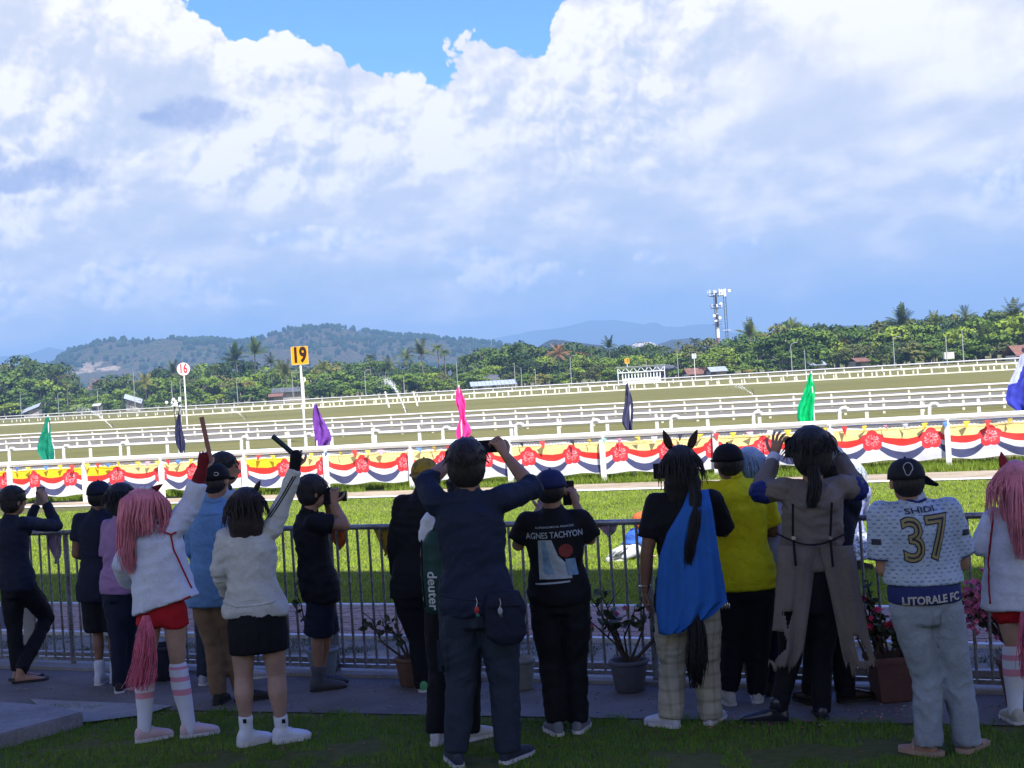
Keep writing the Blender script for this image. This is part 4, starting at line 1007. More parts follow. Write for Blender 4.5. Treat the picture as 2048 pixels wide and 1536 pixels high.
def make_pots():
    soil = mat('potting_soil', (.035, .026, .02), .95, .4, 30)
    def pot(x, yb, rt, h, col, lab, sq=False, name='flower_pot', taper=.72):
        p = G(x, yb); p.y += rt * taper; e = empty(name, (p.x, p.y, .008), random.uniform(-.2, .2), lab, 'pot')
        m = mat('pot_%d' % x, col, .75, .18, 9, bmp=.15); n = 4 if sq else 28; rb = rt * taper
        prof = [(rb * .9, .0), (rb, .01), (rt * .93, h * .84), (rt * .94, h * .86), (rt, h * .87), (rt * 1.01, h * .93), (rt, h), (rt * .90, h), (rt * .88, h * .86), (rt * .86, h * .8)]
        mb = MB(); mb.lathe(prof, n)
        o = mb.build('pot_wall', m, e, not sq)
        if sq: o.rotation_euler = (0, 0, math.pi / 4)
        s_ = MB(); s_.lathe([(rt * .875, h * .80), (rt * .6, h * .83)], n); so = s_.build('soil', soil, e)
        if sq: so.rotation_euler = (0, 0, math.pi / 4)
        return p, h
    p, h = pot(1263, 1390, .138, .215, (.115, .12, .145), 'wide grey plastic flower pot at the fence left of the blue cape')
    leafy('potted_shrub', (p.x, p.y, h * .8), .52, .34, 9, 7, .075, (.045, .065, .02), 'straggly leafy shrub in the wide grey pot', seed=11, flower=(.6, .12, .25), nfl=4)
    p, h = pot(822, 1378, .115, .21, (.15, .085, .055), 'brown clay flower pot at the fence behind the backpack')
    leafy('potted_shrub', (p.x, p.y, h * .8), .46, .30, 7, 5, .07, (.045, .06, .02), 'sparse twiggy shrub in the brown clay pot', seed=12, bias=(-.09, 0))
    p, h = pot(645, 1362, .125, .23, (.21, .25, .30), 'pale grey plastic pot behind the legs of the photographer')
    leafy('potted_shrub', (p.x, p.y, h * .8), .62, .22, 4, 4, .08, (.05, .07, .02), 'thin shrub with few leaves rising from the pale grey pot', seed=13, bias=(-.1, 0))
    p, h = pot(328, 1366, .165, .27, (.022, .024, .035), 'black bucket pot behind the knees of the pink haired person')
    p, h = pot(1046, 1385, .10, .22, (.24, .26, .25), 'pale flower pot half hidden between the two men in dark clothes')
    p, h = pot(1530, 1388, .13, .22, (.10, .065, .05), 'brown pot behind the yellow shirted man and the torn coat')
    leafy('potted_shrub', (p.x, p.y, h * .8), .3, .2, 5, 5, .06, (.04, .05, .02), 'withered plant in the pot between the yellow shirt and the torn coat', seed=14)
    p, h = pot(1796, 1412, .19, .29, (.115, .055, .045), 'square terracotta planter behind the man in the number 37 jersey', True)
    leafy('potted_shrub', (p.x, p.y, h * .8), .30, .16, 11, 12, .055, (.055, .075, .02), 'dense low shrub in the square terracotta planter', seed=15, bias=(-.03, 0))
    leafy('potted_shrub', (p.x - .07, p.y, h * .8), .56, .05, 3, 16, .06, (.045, .06, .02), 'tall stem with leaf clusters rising from the square planter', seed=16)
    leafy('pink_bougainvillea', (p.x - .13, p.y - .05, h * .8), .30, .08, 3, 4, .04, (.045, .06, .02), 'small spray of bright pink flowers at left of the square planter', seed=17, flower=(.80, .07, .16), nfl=16, bias=(-.03, 0))
    q = G(2010, 1400); q.y += .25; e0 = pot(2070, 1425, .17, .3, (.12, .06, .05), 'terracotta pot at right edge behind the pink haired person')
    b_ = leafy('pink_bougainvillea', (q.x + .16, q.y, .25), .44, .12, 9, 6, .05, (.045, .06, .025), 'arching branch full of pale pink bougainvillea flowers at right', seed=18, flower=(.72, .20, .36), nfl=120, bias=(-.30, 0))
make_pots()

# ================================================================== GRASS
def grass(name, n, region, hmin, hmax, w, m, seed=0, lean=.5, parent=None):
    g = np.random.default_rng(seed); pts = region(g, n); n = len(pts)
    h = g.uniform(hmin, hmax, n); a_ = g.uniform(0, 2 * np.pi, n); l_ = g.uniform(0, lean, n); ww = w * g.uniform(.6, 1.3, n)
    dx, dy = np.cos(a_), np.sin(a_); b_ = g.uniform(-1.2, 1.2, n); sx_, sy_ = np.cos(b_), np.sin(b_)
    z0 = np.full(n, .0); v = np.empty((n, 3, 3))
    v[:, 0] = np.stack([pts[:, 0] - sx_ * ww / 2, pts[:, 1] - sy_ * ww / 2, z0], 1); v[:, 1] = np.stack([pts[:, 0] + sx_ * ww / 2, pts[:, 1] + sy_ * ww / 2, z0], 1)
    v[:, 2] = np.stack([pts[:, 0] + dx * l_ * h, pts[:, 1] + dy * l_ * h, h * np.sqrt(np.clip(1 - .6 * l_ ** 2, .1, 1))], 1)
    me = np_mesh(name, v.reshape(-1, 3), np.arange(n * 3).reshape(-1, 3)); o = link(name, me, parent, m); tag(o, kind='stuff'); return o
def m_grass(name, c0, c1, c2, sc=1.2, tr=.3):
    m, b, o = newmat(name); a = nz(o, sc, 4, .6); f = nz(o, 60, 2, .6); f2 = nz(o, sc * 5, 3, .6)
    lnk(ramp(a * .35 + f * .35 + f2 * .3, [(.36, c0), (.5, c1), (.66, c2)]), b.inputs['Base Color']); b.inputs['Roughness'].default_value = .7; b.inputs['Specular IOR Level'].default_value = .12
    return m
def vnoise(p, s, o=0):
    return np.array([mn.noise(Vector((x * s + o, y * s, o))) for x, y in p])
def make_grass():
    wedge = lambda y: y * .41
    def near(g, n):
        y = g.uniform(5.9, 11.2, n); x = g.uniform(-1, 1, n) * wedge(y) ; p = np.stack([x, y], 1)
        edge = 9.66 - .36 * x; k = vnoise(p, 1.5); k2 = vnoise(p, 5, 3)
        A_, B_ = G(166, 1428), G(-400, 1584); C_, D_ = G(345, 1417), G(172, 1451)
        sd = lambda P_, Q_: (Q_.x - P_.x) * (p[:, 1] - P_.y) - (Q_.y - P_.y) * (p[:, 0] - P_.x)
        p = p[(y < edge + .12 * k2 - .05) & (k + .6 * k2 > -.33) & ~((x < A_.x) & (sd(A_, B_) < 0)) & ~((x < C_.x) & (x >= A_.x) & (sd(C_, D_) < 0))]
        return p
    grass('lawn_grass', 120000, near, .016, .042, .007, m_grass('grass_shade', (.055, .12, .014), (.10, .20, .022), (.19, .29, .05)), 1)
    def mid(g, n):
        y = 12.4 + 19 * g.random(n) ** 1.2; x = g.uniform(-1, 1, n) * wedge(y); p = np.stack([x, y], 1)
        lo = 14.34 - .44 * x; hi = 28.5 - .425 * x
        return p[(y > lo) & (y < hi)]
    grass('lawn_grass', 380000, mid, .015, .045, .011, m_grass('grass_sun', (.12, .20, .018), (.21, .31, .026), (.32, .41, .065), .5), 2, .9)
    def tuft(g, n):
        x = g.uniform(-12, 10.5, n); o_ = g.random(n); y = 30.4 - .41 * x + o_ * 2.3; p = np.stack([x, y], 1); k = vnoise(p, .9, 5) + .6 * vnoise(p, 3.5, 2)
        return p[k > -.25 - .5 * (o_ > .5)]
    grass('tall_grass', 60000, tuft, .05, .19, .016, m_grass('grass_tuft', (.07, .12, .012), (.14, .21, .02), (.28, .31, .07), .7), 3, .9)
    def weeds(g, n):
        x = g.uniform(-5, 4.5, n); o_ = g.random(n); y = 11.42 - .44 * x + o_ * 1.0; p = np.stack([x, y], 1); k = vnoise(p, 1.6, 8) + .5 * vnoise(p, 6, 1)
        return p[k > .08]
    grass('weeds', 26000, weeds, .012, .05, .007, m_grass('grass_weed', (.04, .06, .015), (.075, .10, .025), (.14, .13, .06), 2), 4, .9)
    def edgew(g, n):
        x = g.uniform(-5, 4.5, n); y = 9.66 - .36 * x + g.normal(size=n) * .07; p = np.stack([x, y], 1); k = vnoise(p, 2.5, 18) + .5 * vnoise(p, 8, 1)
        return p[k > .0]
    grass('weeds', 9000, edgew, .015, .05, .007, bpy.data.materials['grass_shade'], 5, .9)
    # short rough turf behind the banner rail as far as blades can be told apart
    def rough(g, n):
        x = g.uniform(-1, 1, n); y = g.uniform(31, 47, n); x = x * wedge(y); p = np.stack([x, y], 1); return p[(y > 32.3 - .43 * x)]
    grass('rough_turf', 60000, rough, .03, .09, .03, m_grass('grass_dry', (.07, .085, .02), (.12, .125, .035), (.19, .17, .06), .5), 6, 1.2)
    # dead leaves on the asphalt and lawn
    lm = mat('dead_leaf', (.16, .09, .045), .9, .4, 30); r_ = random.Random(5); mb = MB()
    for k in range(260):
        y = r_.uniform(6.6, 11.3); x = r_.uniform(-1, 1) * y * .35
        if abs(x - .9) < .5 and r_.random() < .5: y = r_.gauss(9.0, .12); x = r_.gauss(.95, .2)
        a_ = r_.uniform(0, 6.28); s_ = r_.uniform(.010, .028); z = .012 + r_.uniform(0, .008); c_, n_ = math.cos(a_) * s_, math.sin(a_) * s_
        mb.add([(x - c_, y - n_, z), (x + n_ * .4, y - c_ * .4, z + .008), (x + c_, y + n_, z + .004), (x - n_ * .4, y + c_ * .4, z + .009)], [(0, 1, 2, 3)])
    tag(mb.build('fallen_leaves', lm), kind='stuff')
    pm = mat('pebble_grey', (.26, .24, .21), .9, .5, 40); mb = MB()
    for k in range(1500):
        x = r_.uniform(-4.6, 4.2); o_ = r_.random(); y = (9.6 - .36 * x + o_ * 1.2) if k % 2 else (11.45 - .44 * x + o_ * .98); s_ = r_.uniform(.003, .011)
        mb.ball((x, y, .008 + s_ * .3), (s_, s_ * r_.uniform(.6, 1), s_ * .6), 5, 4)
    tag(mb.build('pebbles', pm), kind='stuff')
    pk = mat('fallen_petal', (.60, .14, .22), .8, .2, 30); mb = MB()
    for (cx, cy, n) in ((1560, 1455, 26), (1420, 1450, 8), (1800, 1430, 16), (1980, 1420, 14), (620, 1500, 6)):
        c = G(cx, cy)
        for k in range(n):
            x, y = c.x + r_.gauss(0, .2), c.y + r_.gauss(0, .08); a_ = r_.uniform(0, 6.28); s_ = r_.uniform(.006, .013); c_, n_ = math.cos(a_) * s_, math.sin(a_) * s_
            mb.add([(x - c_, y - n_, .014), (x + n_ * .6, y - c_ * .6, .02), (x + c_, y + n_, .015), (x - n_ * .6, y + c_ * .6, .022)], [(0, 1, 2, 3)])
    tag(mb.build('fallen_petals', pk), kind='stuff')
make_grass()
# ================================================================== PEOPLE
from mathutils.bvhtree import BVHTree
def fuse(mb, voxel=.011, sm=6, name='m', fold=0, fs=(5, 5, 12), seed=0, keep=None):
    """union of closed shapes -> one continuous smooth surface, with soft creases"""
    me0 = mb.mesh('tmp'); o = bpy.data.objects.new('tmp', me0); COL.objects.link(o)
    r = o.modifiers.new('r', 'REMESH'); r.mode = 'VOXEL'; r.voxel_size = voxel
    s = o.modifiers.new('s', 'SMOOTH'); s.factor = .5; s.iterations = sm
    dg = bpy.context.evaluated_depsgraph_get(); dg.update()
    me = bpy.data.meshes.new_from_object(o.evaluated_get(dg)); me.name = name
    bpy.data.objects.remove(o); bpy.data.meshes.remove(me0)
    n = len(me.vertices); co = np.empty(n * 3, dtype=np.float32); me.vertices.foreach_get('co', co); co = co.reshape(-1, 3)
    if fold:
        no = np.empty(n * 3, dtype=np.float32); me.vertices.foreach_get('normal', no); no = no.reshape(-1, 3)
        dd = np.empty(n, dtype=np.float32); f0, f1, f2 = fs
        for i in range(n):
            x, y, z = co[i]; w = mn.noise(Vector((x * 3, y * 3, z * 3 + seed)))
            a_ = 1 - abs(mn.noise(Vector((x * f0 + seed + w * 1.5, y * f1, z * f2 + w * 2)))) * 2.4
            b_ = mn.noise(Vector((x * f0 * 2.3, y * f1 * 2.3, z * f2 * 2 + seed * 2 + w * 2)))
            c_ = 1 - abs(mn.noise(Vector((x * f0 * 1.9 - seed, y * f1 * 1.9 + 3, z * f2 * 1.5 + w * 3)))) * 3.2
            dd[i] = a_ * .8 + b_ * .15 + max(0, c_) * .55 - .5
        co += no * (dd * fold)[:, None]; me.vertices.foreach_set('co', co.ravel())
    me.polygons.foreach_set('use_smooth', [True] * len(me.polygons)); me.update(); return me
def rings(mb, R_, n=22):
    vs_ = []; fs_ = []
    for c, a_, b_ in R_:
        for k in range(n):
            w = 2 * math.pi * k / n; vs_.append(Vector(c) + a_ * math.cos(w) + b_ * math.sin(w))
    for i in range(len(R_) - 1):
        for k in range(n): fs_.append((i * n + k, i * n + (k + 1) % n, (i + 1) * n + (k + 1) % n, (i + 1) * n + k))
    fs_.append(tuple(range(n - 1, -1, -1))); fs_.append(tuple(range((len(R_) - 1) * n, len(R_) * n)))
    mb.add(vs_, fs_); return mb
def limb(mb, pts, rs, n=12, sub=5, flat=False):
    """tapered limb through joints, with rounded ends"""
    pts = [Vector(p) for p in pts]; P_, r_ = [], []
    for i in range(len(pts) - 1):
        for k in range(sub):
            t = k / sub; P_.append(pts[i].lerp(pts[i + 1], t)); r_.append(rs[i] + (rs[i + 1] - rs[i]) * t)
    P_.append(pts[-1]); r_.append(rs[-1])
    mb.tube(P_, r_, n); mb.ball(pts[0], rs[0] * .99, n, 8)
    if not flat: mb.ball(pts[-1], rs[-1] * .99, n, 8)
    for p, q in zip(pts[1:-1], rs[1:-1]): mb.ball(p, q * 1.01, n, 8)
    return mb
def hand_shape(mb, fing, W, d, nrm, sc=1.0, curl=.5, thumb=1, spread=.1):
    """palm into mb (to be fused), fingers and thumb into fing. d: wrist to fingers, nrm: out of the palm"""
    d = Vector(d).normalized(); nrm = (Vector(nrm) - d * Vector(nrm).dot(d)).normalized(); s_ = d.cross(nrm) * thumb
    W = Vector(W); L = .092 * sc
    rings(mb, [(W - d * .01, s_ * .026 * sc, nrm * .02 * sc), (W + d * L * .35, s_ * .036 * sc, nrm * .016 * sc), (W + d * L * .8, s_ * .041 * sc, nrm * .0145 * sc), (W + d * L, s_ * .036 * sc, nrm * .012 * sc)], 14)
    for i, (o, l) in enumerate(((.030, .072), (.010, .080), (-.010, .074), (-.029, .058))):
        p = W + d * L * .93 + s_ * o * sc; q = [p - d * .012]; ang = 0; fd = (d + s_ * o / .03 * spread).normalized()
        q.append(p)
        for k, f in enumerate((.46, .30, .24)):
            ang += curl * (.8, 1.1, .8)[k] * (1 + .08 * i); dd = fd * math.cos(ang) + nrm * math.sin(ang); p = p + dd * l * f * sc; q.append(p)
        fing.tube(q, [.0088 * sc, .009 * sc, .0082 * sc, .0076 * sc, .0058 * sc], 7); fing.ball(q[-1], .0058 * sc, 7, 5)
    p = W + d * L * .25 + s_ * .028 * sc; td = (d * .55 + s_ * .75 + nrm * .25 * (curl + .2)).normalized(); q = [p - td * .01, p]
    for k, l in enumerate((.034, .028, .022)): p = p + td * l * sc; q.append(p); td = (td + d * .35 - s_ * .30 * curl + nrm * curl * .35).normalized()
    fing.tube(q, [.012 * sc, .0125 * sc, .0105 * sc, .0092 * sc, .0068 * sc], 7); fing.ball(q[-1], .0068 * sc, 7, 5)
def skinmat(name, c):
    if name in MATS: return MATS[name]
    m, b, o = newmat(name); f = nz(o, 9, 4, .6); lnk(ramp(f, [(.35, tuple(v * .85 for v in c)), (.65, tuple(v * 1.12 for v in c))]), b.inputs['Base Color'])
    b.inputs['Roughness'].default_value = .55; b.inputs['Subsurface Weight'].default_value = .0; b.inputs['Specular IOR Level'].default_value = .35
    MATS[name] = m; return m
def hairmat(name, c, r=.45):
    if name in MATS: return MATS[name]
    m, b, o = newmat(name); q = vop('MULTIPLY', o, (60, 60, 5)); f = nz(q, 2.2, 4, .6); f2 = nz(o, 9, 3, .5)
    lnk(ramp(f * .6 + f2 * .4, [(.34, tuple(v * .55 for v in c)), (.5, c), (.68, tuple(min(1, v * 1.4 + .004) for v in c))]), b.inputs['Base Color'])
    b.inputs['Roughness'].default_value = r; b.inputs['Specular IOR Level'].default_value = .4; bump(b, f, .8, .02); MATS[name] = m; return m
def strands(mb, path, rad, n, r0=.004, seed=0, flare=1.0, wav=.01, nside=4):
    r_ = random.Random(seed); path = [Vector(p) for p in path]
    for k in range(n):
        a_ = r_.uniform(0, 6.28); q = math.sqrt(r_.random()); o = Vector((math.cos(a_) * q, math.sin(a_) * q, 0)); pts = []; rs = []
        L = r_.uniform(.78, 1.0); m_ = len(path) - 1; ph = r_.uniform(0, 6.28); ft = Vector((r_.gauss(0, .012), r_.gauss(0, .012), 0)) * flare; N = 7
        for i in range(N + 1):
            t = i / N * L * m_; j = min(int(t), m_ - 1); c = path[j].lerp(path[j + 1], t - j); rr_ = rad[j] + (rad[j + 1] - rad[j]) * (t - j); u_ = i / N
            pts.append(c + o * rr_ + ft * u_ * u_ + Vector((math.sin(u_ * 5 + ph), math.cos(u_ * 4 + ph), 0)) * wav * u_); rs.append(r0 * (1.1 - .75 * u_))
        mb.tube(pts, rs, nside, caps=False)

class Person:
    def __init__(s, foot, label, H=1.68, phi=0.0, build=1.0, skin='tan', group=None, name='person'):
        s.Y = G(*foot).y; b = G(*foot); s.base = b; s.phi = R(phi); s.b = 1 + (build - 1) * .8; s.H = H; s.k = H / 1.70
        s.hs = 1.08; s.e = empty(name, (b.x, b.y, 0), 0, label, 'person', group); s.seed = int(foot[0])
        s.ac = Vector((math.cos(s.phi), math.sin(s.phi), 0)); s.fw = Vector((-math.sin(s.phi), math.cos(s.phi), 0))
        s.skin = skinmat('skin_' + skin, {'tan': (.33, .185, .12), 'brown': (.22, .115, .070), 'light': (.46, .30, .22), 'stock': (.36, .235, .18)}[skin])
        s.body = MB(); s.fing = MB()
    def w(s, x, y, dy=0):
        """photo pixel at this person's distance -> place relative to the person's base"""
        return P(x, y, s.Y + dy) - s.base
    def pose(s, head, neck, pelvis, sw=.195, hw=.09, raiseL=0, raiseR=0, arms=None, legs=None, headphi=None, tilt=0, noarms=False):
        k = s.k; s.head = s.w(*head); s.neck = s.w(*neck); s.pel = s.w(*pelvis); s.sw = sw * .83 * k
        s.hphi = s.phi if headphi is None else R(headphi); s.tilt = tilt
        sh = s.neck + Vector((0, 0, -.068 * k))
        s.S = {'L': sh - s.ac * s.sw + Vector((0, 0, raiseL)), 'R': sh + s.ac * s.sw + Vector((0, 0, raiseR))}
        s.Hp = {'L': s.pel - s.ac * hw * k, 'R': s.pel + s.ac * hw * k}
        s.El, s.Wr = {}, {}
        for q, (el, wr) in (arms or {}).items(): s.El[q] = s.w(*el); s.Wr[q] = s.w(*wr)
        s.Kn, s.An = {}, {}
        for q, (kn, an) in legs.items(): s.Kn[q] = s.w(*kn); s.An[q] = s.w(*an)
        return s
    def torso(s, mb, g=0, lo=-.12, hi=1.0, hem=None, waist=None, chest=None, hip=None, belly=0):
        g = g * .62 if g > 0 else g
        """g: looseness in metres; lo, hi: range along the spine"""
        k, b = s.k, s.b; sp = s.neck - s.pel
        prof = [(-.16, .120, .105), (-.06, .158, .112), (.06, .168, .118), (.22, .155, .108), (.38, .142, .100), (.55, .150, .104), (.72, .160, .110), (.86, None, .098), (.94, None, .078), (1.0, None, .058)]
        R_ = []
        for t, rx, ry in prof:
            if t < lo - .001 or t > hi + .001: continue
            if t == .86: rx = s.sw * .92
            elif t == .94: rx = s.sw * .56
            elif t == 1.0: rx = .062 * k
            else: rx = rx * k * b
            if hem and t <= .06: rx = hem
            if waist and .2 < t < .4: rx = waist
            if chest and .5 < t < .75: rx = chest
            ry = ry * k * (1 + (b - 1) * .9)
            if .012 < g and t < .3 and hi > .5: rx += .010; ry += .012
            c = s.pel + sp * t + s.fw * (belly * math.sin(max(0, min(1, t / .6)) * math.pi)) - s.fw * (.012 * math.sin(max(0, t) * math.pi)) + s.fw * .0
            if t >= .9: g2 = g * .6
            else: g2 = g
            R_.append((c, s.ac * (rx + g2), s.fw * (ry + g2)))
        rings(mb, R_)
        for q in ('L', 'R'):
            if hi > .8: limb(mb, [s.neck + (s.S[q] - s.neck) * .35 - Vector((0, 0, .03)), s.S[q]], [.046 * k + g * .4, .050 * k * (1 + (b - 1) * .6) + g * .6], 12, 3)
        return mb
    def skinbody(s, handsL=None, handsR=None, feet='shoe', face=True, thigh=.86, calf=.80, arm=1.0):
        k, b = s.k, s.b; mb = s.body; s.torso(mb, -.012)
        kh = s.kh = k * s.hs
        hm = Matrix.Rotation(s.hphi, 3, 'Z') @ Matrix.Rotation(s.tilt, 3, 'X'); s.hm = hm; h = s.head
        mb.ball(h + hm @ Vector((0, 0, .018 * kh)), (.079 * kh, .096 * kh, .091 * kh), 18, 14, hm)
        mb.ball(h + hm @ Vector((0, .022 * kh, -.048 * kh)), (.056 * kh, .062 * kh, .062 * kh), 14, 10, hm)
        if face:
            mb.tube([h + hm @ Vector((0, .083 * kh, .012 * kh)), h + hm @ Vector((0, .104 * kh, -.028 * kh)), h + hm @ Vector((0, .086 * kh, -.038 * kh))], [.009, .015, .010], 8)
            for q in (-1, 1):
                mb.ball(h + hm @ Vector((q * .082 * kh, -.004, -.012 * kh)), (.011, .020, .031), 10, 8, hm)
                mb.tube([h + hm @ Vector((q * .012, .082 * kh, -.062 * kh)), h + hm @ Vector((0, .086 * kh, -.062 * kh))], .008, 6)
        limb(mb, [s.neck - Vector((0, 0, .03)), h + hm @ Vector((0, -.018 * k, -.05 * k))], [.060 * k * (1 + (b - 1) * .5), .055 * k * (1 + (b - 1) * .5)], 14, 3)
        for q in s.El:
            limb(mb, [s.S[q], s.S[q].lerp(s.El[q], .45), s.El[q], s.El[q].lerp(s.Wr[q], .35), s.Wr[q]], [.055 * k * b * arm, .049 * k * b * arm, .039 * k * b * arm, .040 * k * b * arm, .027 * k * arm], 12, 3)
            hp = handsL if q == 'L' else handsR
            if hp is None: hp = dict()
            d = hp.get('d'); d = Vector(d) if d is not None else (s.Wr[q] - s.El[q]).normalized()
            n_ = hp.get('n'); n_ = Vector(n_) if n_ is not None else s.fw
            hand_shape(mb, s.fing, s.Wr[q], d, n_, k * hp.get('sc', 1.0), hp.get('curl', .45), hp.get('thumb', 1 if q == 'L' else -1), hp.get('spread', .1))
        for q in s.Kn:
            hp, kn, an = s.Hp[q], s.Kn[q], s.An[q]; bk = -s.fw * (.016 if calf > .9 else .004)
            limb(mb, [hp - Vector((0, 0, .01)), hp.lerp(kn, .4), kn, kn.lerp(an, .32) + bk, kn.lerp(an, .65) + bk * .4, an], [.088 * k * b * thigh, .078 * k * b * thigh, .055 * k * b * calf, .058 * k * b * calf, .042 * k * calf, .035 * k], 14, 3)
        s.feet = feet
        return s
    def finish(s, footdir=None, bare=False):
        k = s.k
        if bare:
            for q in s.An:
                d = Vector(footdir[q]).normalized() if footdir else s.fw; a_ = s.An[q]; up = Vector((0, 0, 1)); sd_ = d.cross(up).normalized()
                g0 = Vector((a_.x, a_.y, .035 - s.base.z)); rings(s.body, [(g0 - d * .045, sd_ * .026, up * .026), (g0, sd_ * .034, up * .034), (g0 + d * .09, sd_ * .040, up * .026), (g0 + d * .15 - up * .012, sd_ * .043, up * .017), (g0 + d * .19 - up * .016, sd_ * .036, up * .013)], 12)
                limb(s.body, [a_, g0 + up * .02], [.034, .034], 10, 2)
        me = fuse(s.body, .0105, 5, 'body')
        fm = s.fing.mesh('f', True); bm = bmesh.new(); bm.from_mesh(me); bm.from_mesh(fm); bm.to_mesh(me); bm.free(); bpy.data.meshes.remove(fm)
        me.polygons.foreach_set('use_smooth', [True] * len(me.polygons))
        s.bodyo = link('body', me, s.e, s.skin)
        ey = mat('eye_dark', (.02, .015, .012), .2, .1, 5)
        for q in (-1, 1):
            MB().ball(s.head + s.hm @ Vector((q * .031 * s.kh, .086 * s.kh, .008 * s.kh)), (.012, .008, .007), 8, 6, s.hm).build('eye', ey, s.e, True)
        return s
    def garment(s, name, mb, m, voxel=.012, sm=6, fold=.006, fs=(5, 5, 12), label=None, parent=None):
        me = fuse(mb, voxel, sm, name, fold, fs, s.seed * .37 + len(name)); o = link(name, me, parent or s.e, m)
        if label: o['label'] = label
        return o
    def shirt(s, m, name='shirt', sleeve='short', g=.022, lo=-.06, hem=None, sl=None, slg=.018, fold=.006, collar=True, belly=0, waist=None, chest=None, cuff=None):
        mb = MB(); s.torso(mb, g, lo, 1.0, hem, waist, chest, belly=belly); k, b = s.k, s.b; slg = slg * .55; f = {'short': .62, 'elbow': 1.0, 'none': 0}.get(sleeve, 1.0)
        for q in s.El:
            a0, a1, a2 = s.S[q], s.El[q], s.Wr[q]; fq = sl.get(q, f) if sl else f
            if fq <= 1.0 and sleeve != 'long' and fq > 0: limb(mb, [a0, a0.lerp(a1, fq * .5), a0.lerp(a1, fq)], [.056 * k * b + slg, .053 * k * b + slg * 1.4, .050 * k * b + slg * 2.0], 14, 3, True)
            elif fq > 0:
                e2 = a1.lerp(a2, (.93 if sleeve == 'long' and fq >= 1 else .5) if fq <= 1.0 else fq - 1)
                limb(mb, [a0, a0.lerp(a1, .5), a1, a1.lerp(e2, .5), e2], [.056 * k * b + slg, .051 * k * b + slg, .044 * k * b + slg, .040 * k * b + slg, .031 * k + slg * .8], 14, 3, True)
        if collar: limb(mb, [s.neck - Vector((0, 0, .025)), s.neck + (s.head - s.neck) * .12], [.068 * k + .012, .062 * k * (1 + (b - 1) * .4) + .004], 16, 2)
        o = s.garment(name, mb, m, fold=fold); s.shirto = o; return o
    def trousers(s, m, name='trousers', length=1.0, top=.10, rt=.03, rk=.028, ra=.03, thigh=1.0, fold=.006, hipw=None, flare=0):
        mb = MB(); k, b = s.k, s.b; rt *= .6; rk *= .55; ra *= .62; s.torso(mb, .008, -.16, .06 if top < .1 else .22, hipw)
        for q in s.Kn:
            hp, kn, an = s.Hp[q], s.Kn[q], s.An[q]; an = an - Vector((0, 0, .015))
            if length >= 1: limb(mb, [hp, hp.lerp(kn, .45), kn, kn.lerp(an, .5), an], [(.088 * k * b) * thigh + rt * .6, .080 * k * b * thigh + rt, .058 * k * b + rk, .052 * k * b + (rk + ra) / 2, .044 * k + ra], 16, 4, True)
            else:
                e2 = hp.lerp(kn, length / .5) if length <= .5 else kn.lerp(an, (length - .5) / .5)
                pts = [hp, hp.lerp(e2, .5), e2] if length <= .5 else [hp, kn, e2]
                limb(mb, pts, [.088 * k * b * thigh + rt * .6, .082 * k * b * thigh + rt, .076 * k * b * thigh + rt + flare], 16, 4, True)
        o = s.garment(name, mb, m, fold=fold, fs=(8, 8, 9)); return o
    def shoes(s, m, sole, d=None, L=.27, name='shoe', chunky=0, high=0, label=None, lift=None):
        k = s.k
        for q in s.An:
            a_ = s.An[q]; fd = Vector(d[q]).normalized() if d else s.fw; up = Vector((0, 0, 1)); sd_ = fd.cross(up).normalized(); z0 = -s.base.z + (lift or {}).get(q, 0)
            g0 = Vector((a_.x, a_.y, z0)); w = .040 + chunky; mb = MB(); Lh = L * k
            rings(mb, [(g0 - fd * .062 + up * .045, sd_ * .026, up * .036), (g0 - fd * .045 + up * .056, sd_ * (w * .82), up * .048), (g0 + up * .058, sd_ * (w * .9), up * .052), (g0 + fd * Lh * .3 + up * .046, sd_ * w, up * .038), (g0 + fd * Lh * .55 + up * .036, sd_ * (w * 1.06), up * .028), (g0 + fd * Lh * .68 + up * .030, sd_ * (w * .85), up * .022), (g0 + fd * Lh * .74 + up * .026, sd_ * .016, up * .012)], 14)
            limb(mb, [g0 + up * .06, a_ + up * (.0 + high)], [.040 + chunky * .6, .041 + chunky * .4 + (.008 if high else 0)], 12, 3)
            o = link(name, fuse(mb, .009, 4, name), s.e, m)
            if label: o['label'] = label
            if not high:
                lc = MB()
                for i_ in range(4):
                    c_ = g0 + fd * (.030 + i_ * .026) * k * 1.1 + up * (.100 - i_ * .0155 - chunky * 0); lc.tube([c_ - sd_ * .026, c_ + up * .006, c_ + sd_ * .026], .0042, 5)
                lo_ = link('laces', lc.mesh('laces'), o, sole); lo_['kind'] = 'stuff'
            t = MB(); ol = []
            for (x_, y_) in ((-.068, 0), (-.055, .7), (-.02, .92), (Lh * .25, .95), (Lh * .5, 1.12), (Lh * .68, .8), (Lh * .76, 0), (Lh * .68, -.8), (Lh * .5, -1.12), (Lh * .25, -.95), (-.02, -.92), (-.055, -.7)): ol.append((x_, y_ * (w + .004)))
            t.prism(ol, lambda x_, y_: g0 + fd * x_ + sd_ * y_ + up * .004, up * (.020 + chunky * 1.2)); link('sole', t.mesh('sole'), o, sole)
    def cap(s, m, brim=0.0, droop=0.0, bw=.068, back=False, badge=None, label=None, button=True):
        k, h, hm = s.kh, s.head, s.hm; mb = MB(); c = h + hm @ Vector((0, -.004, .026 * k)); prof = []
        vs_ = []; N = 22; fs_ = []
        for i in range(8):
            ph = i / 7 * math.pi / 2
            for q in range(N):
                w = 2 * math.pi * q / N; sq = 1 + .015 * math.cos(6 * w); vs_.append(c + hm @ Vector((.093 * k * math.cos(w) * math.cos(ph) ** .8 * sq, .109 * k * math.sin(w) * math.cos(ph) ** .8 * sq, .104 * k * math.sin(ph) ** .95 - .016)))
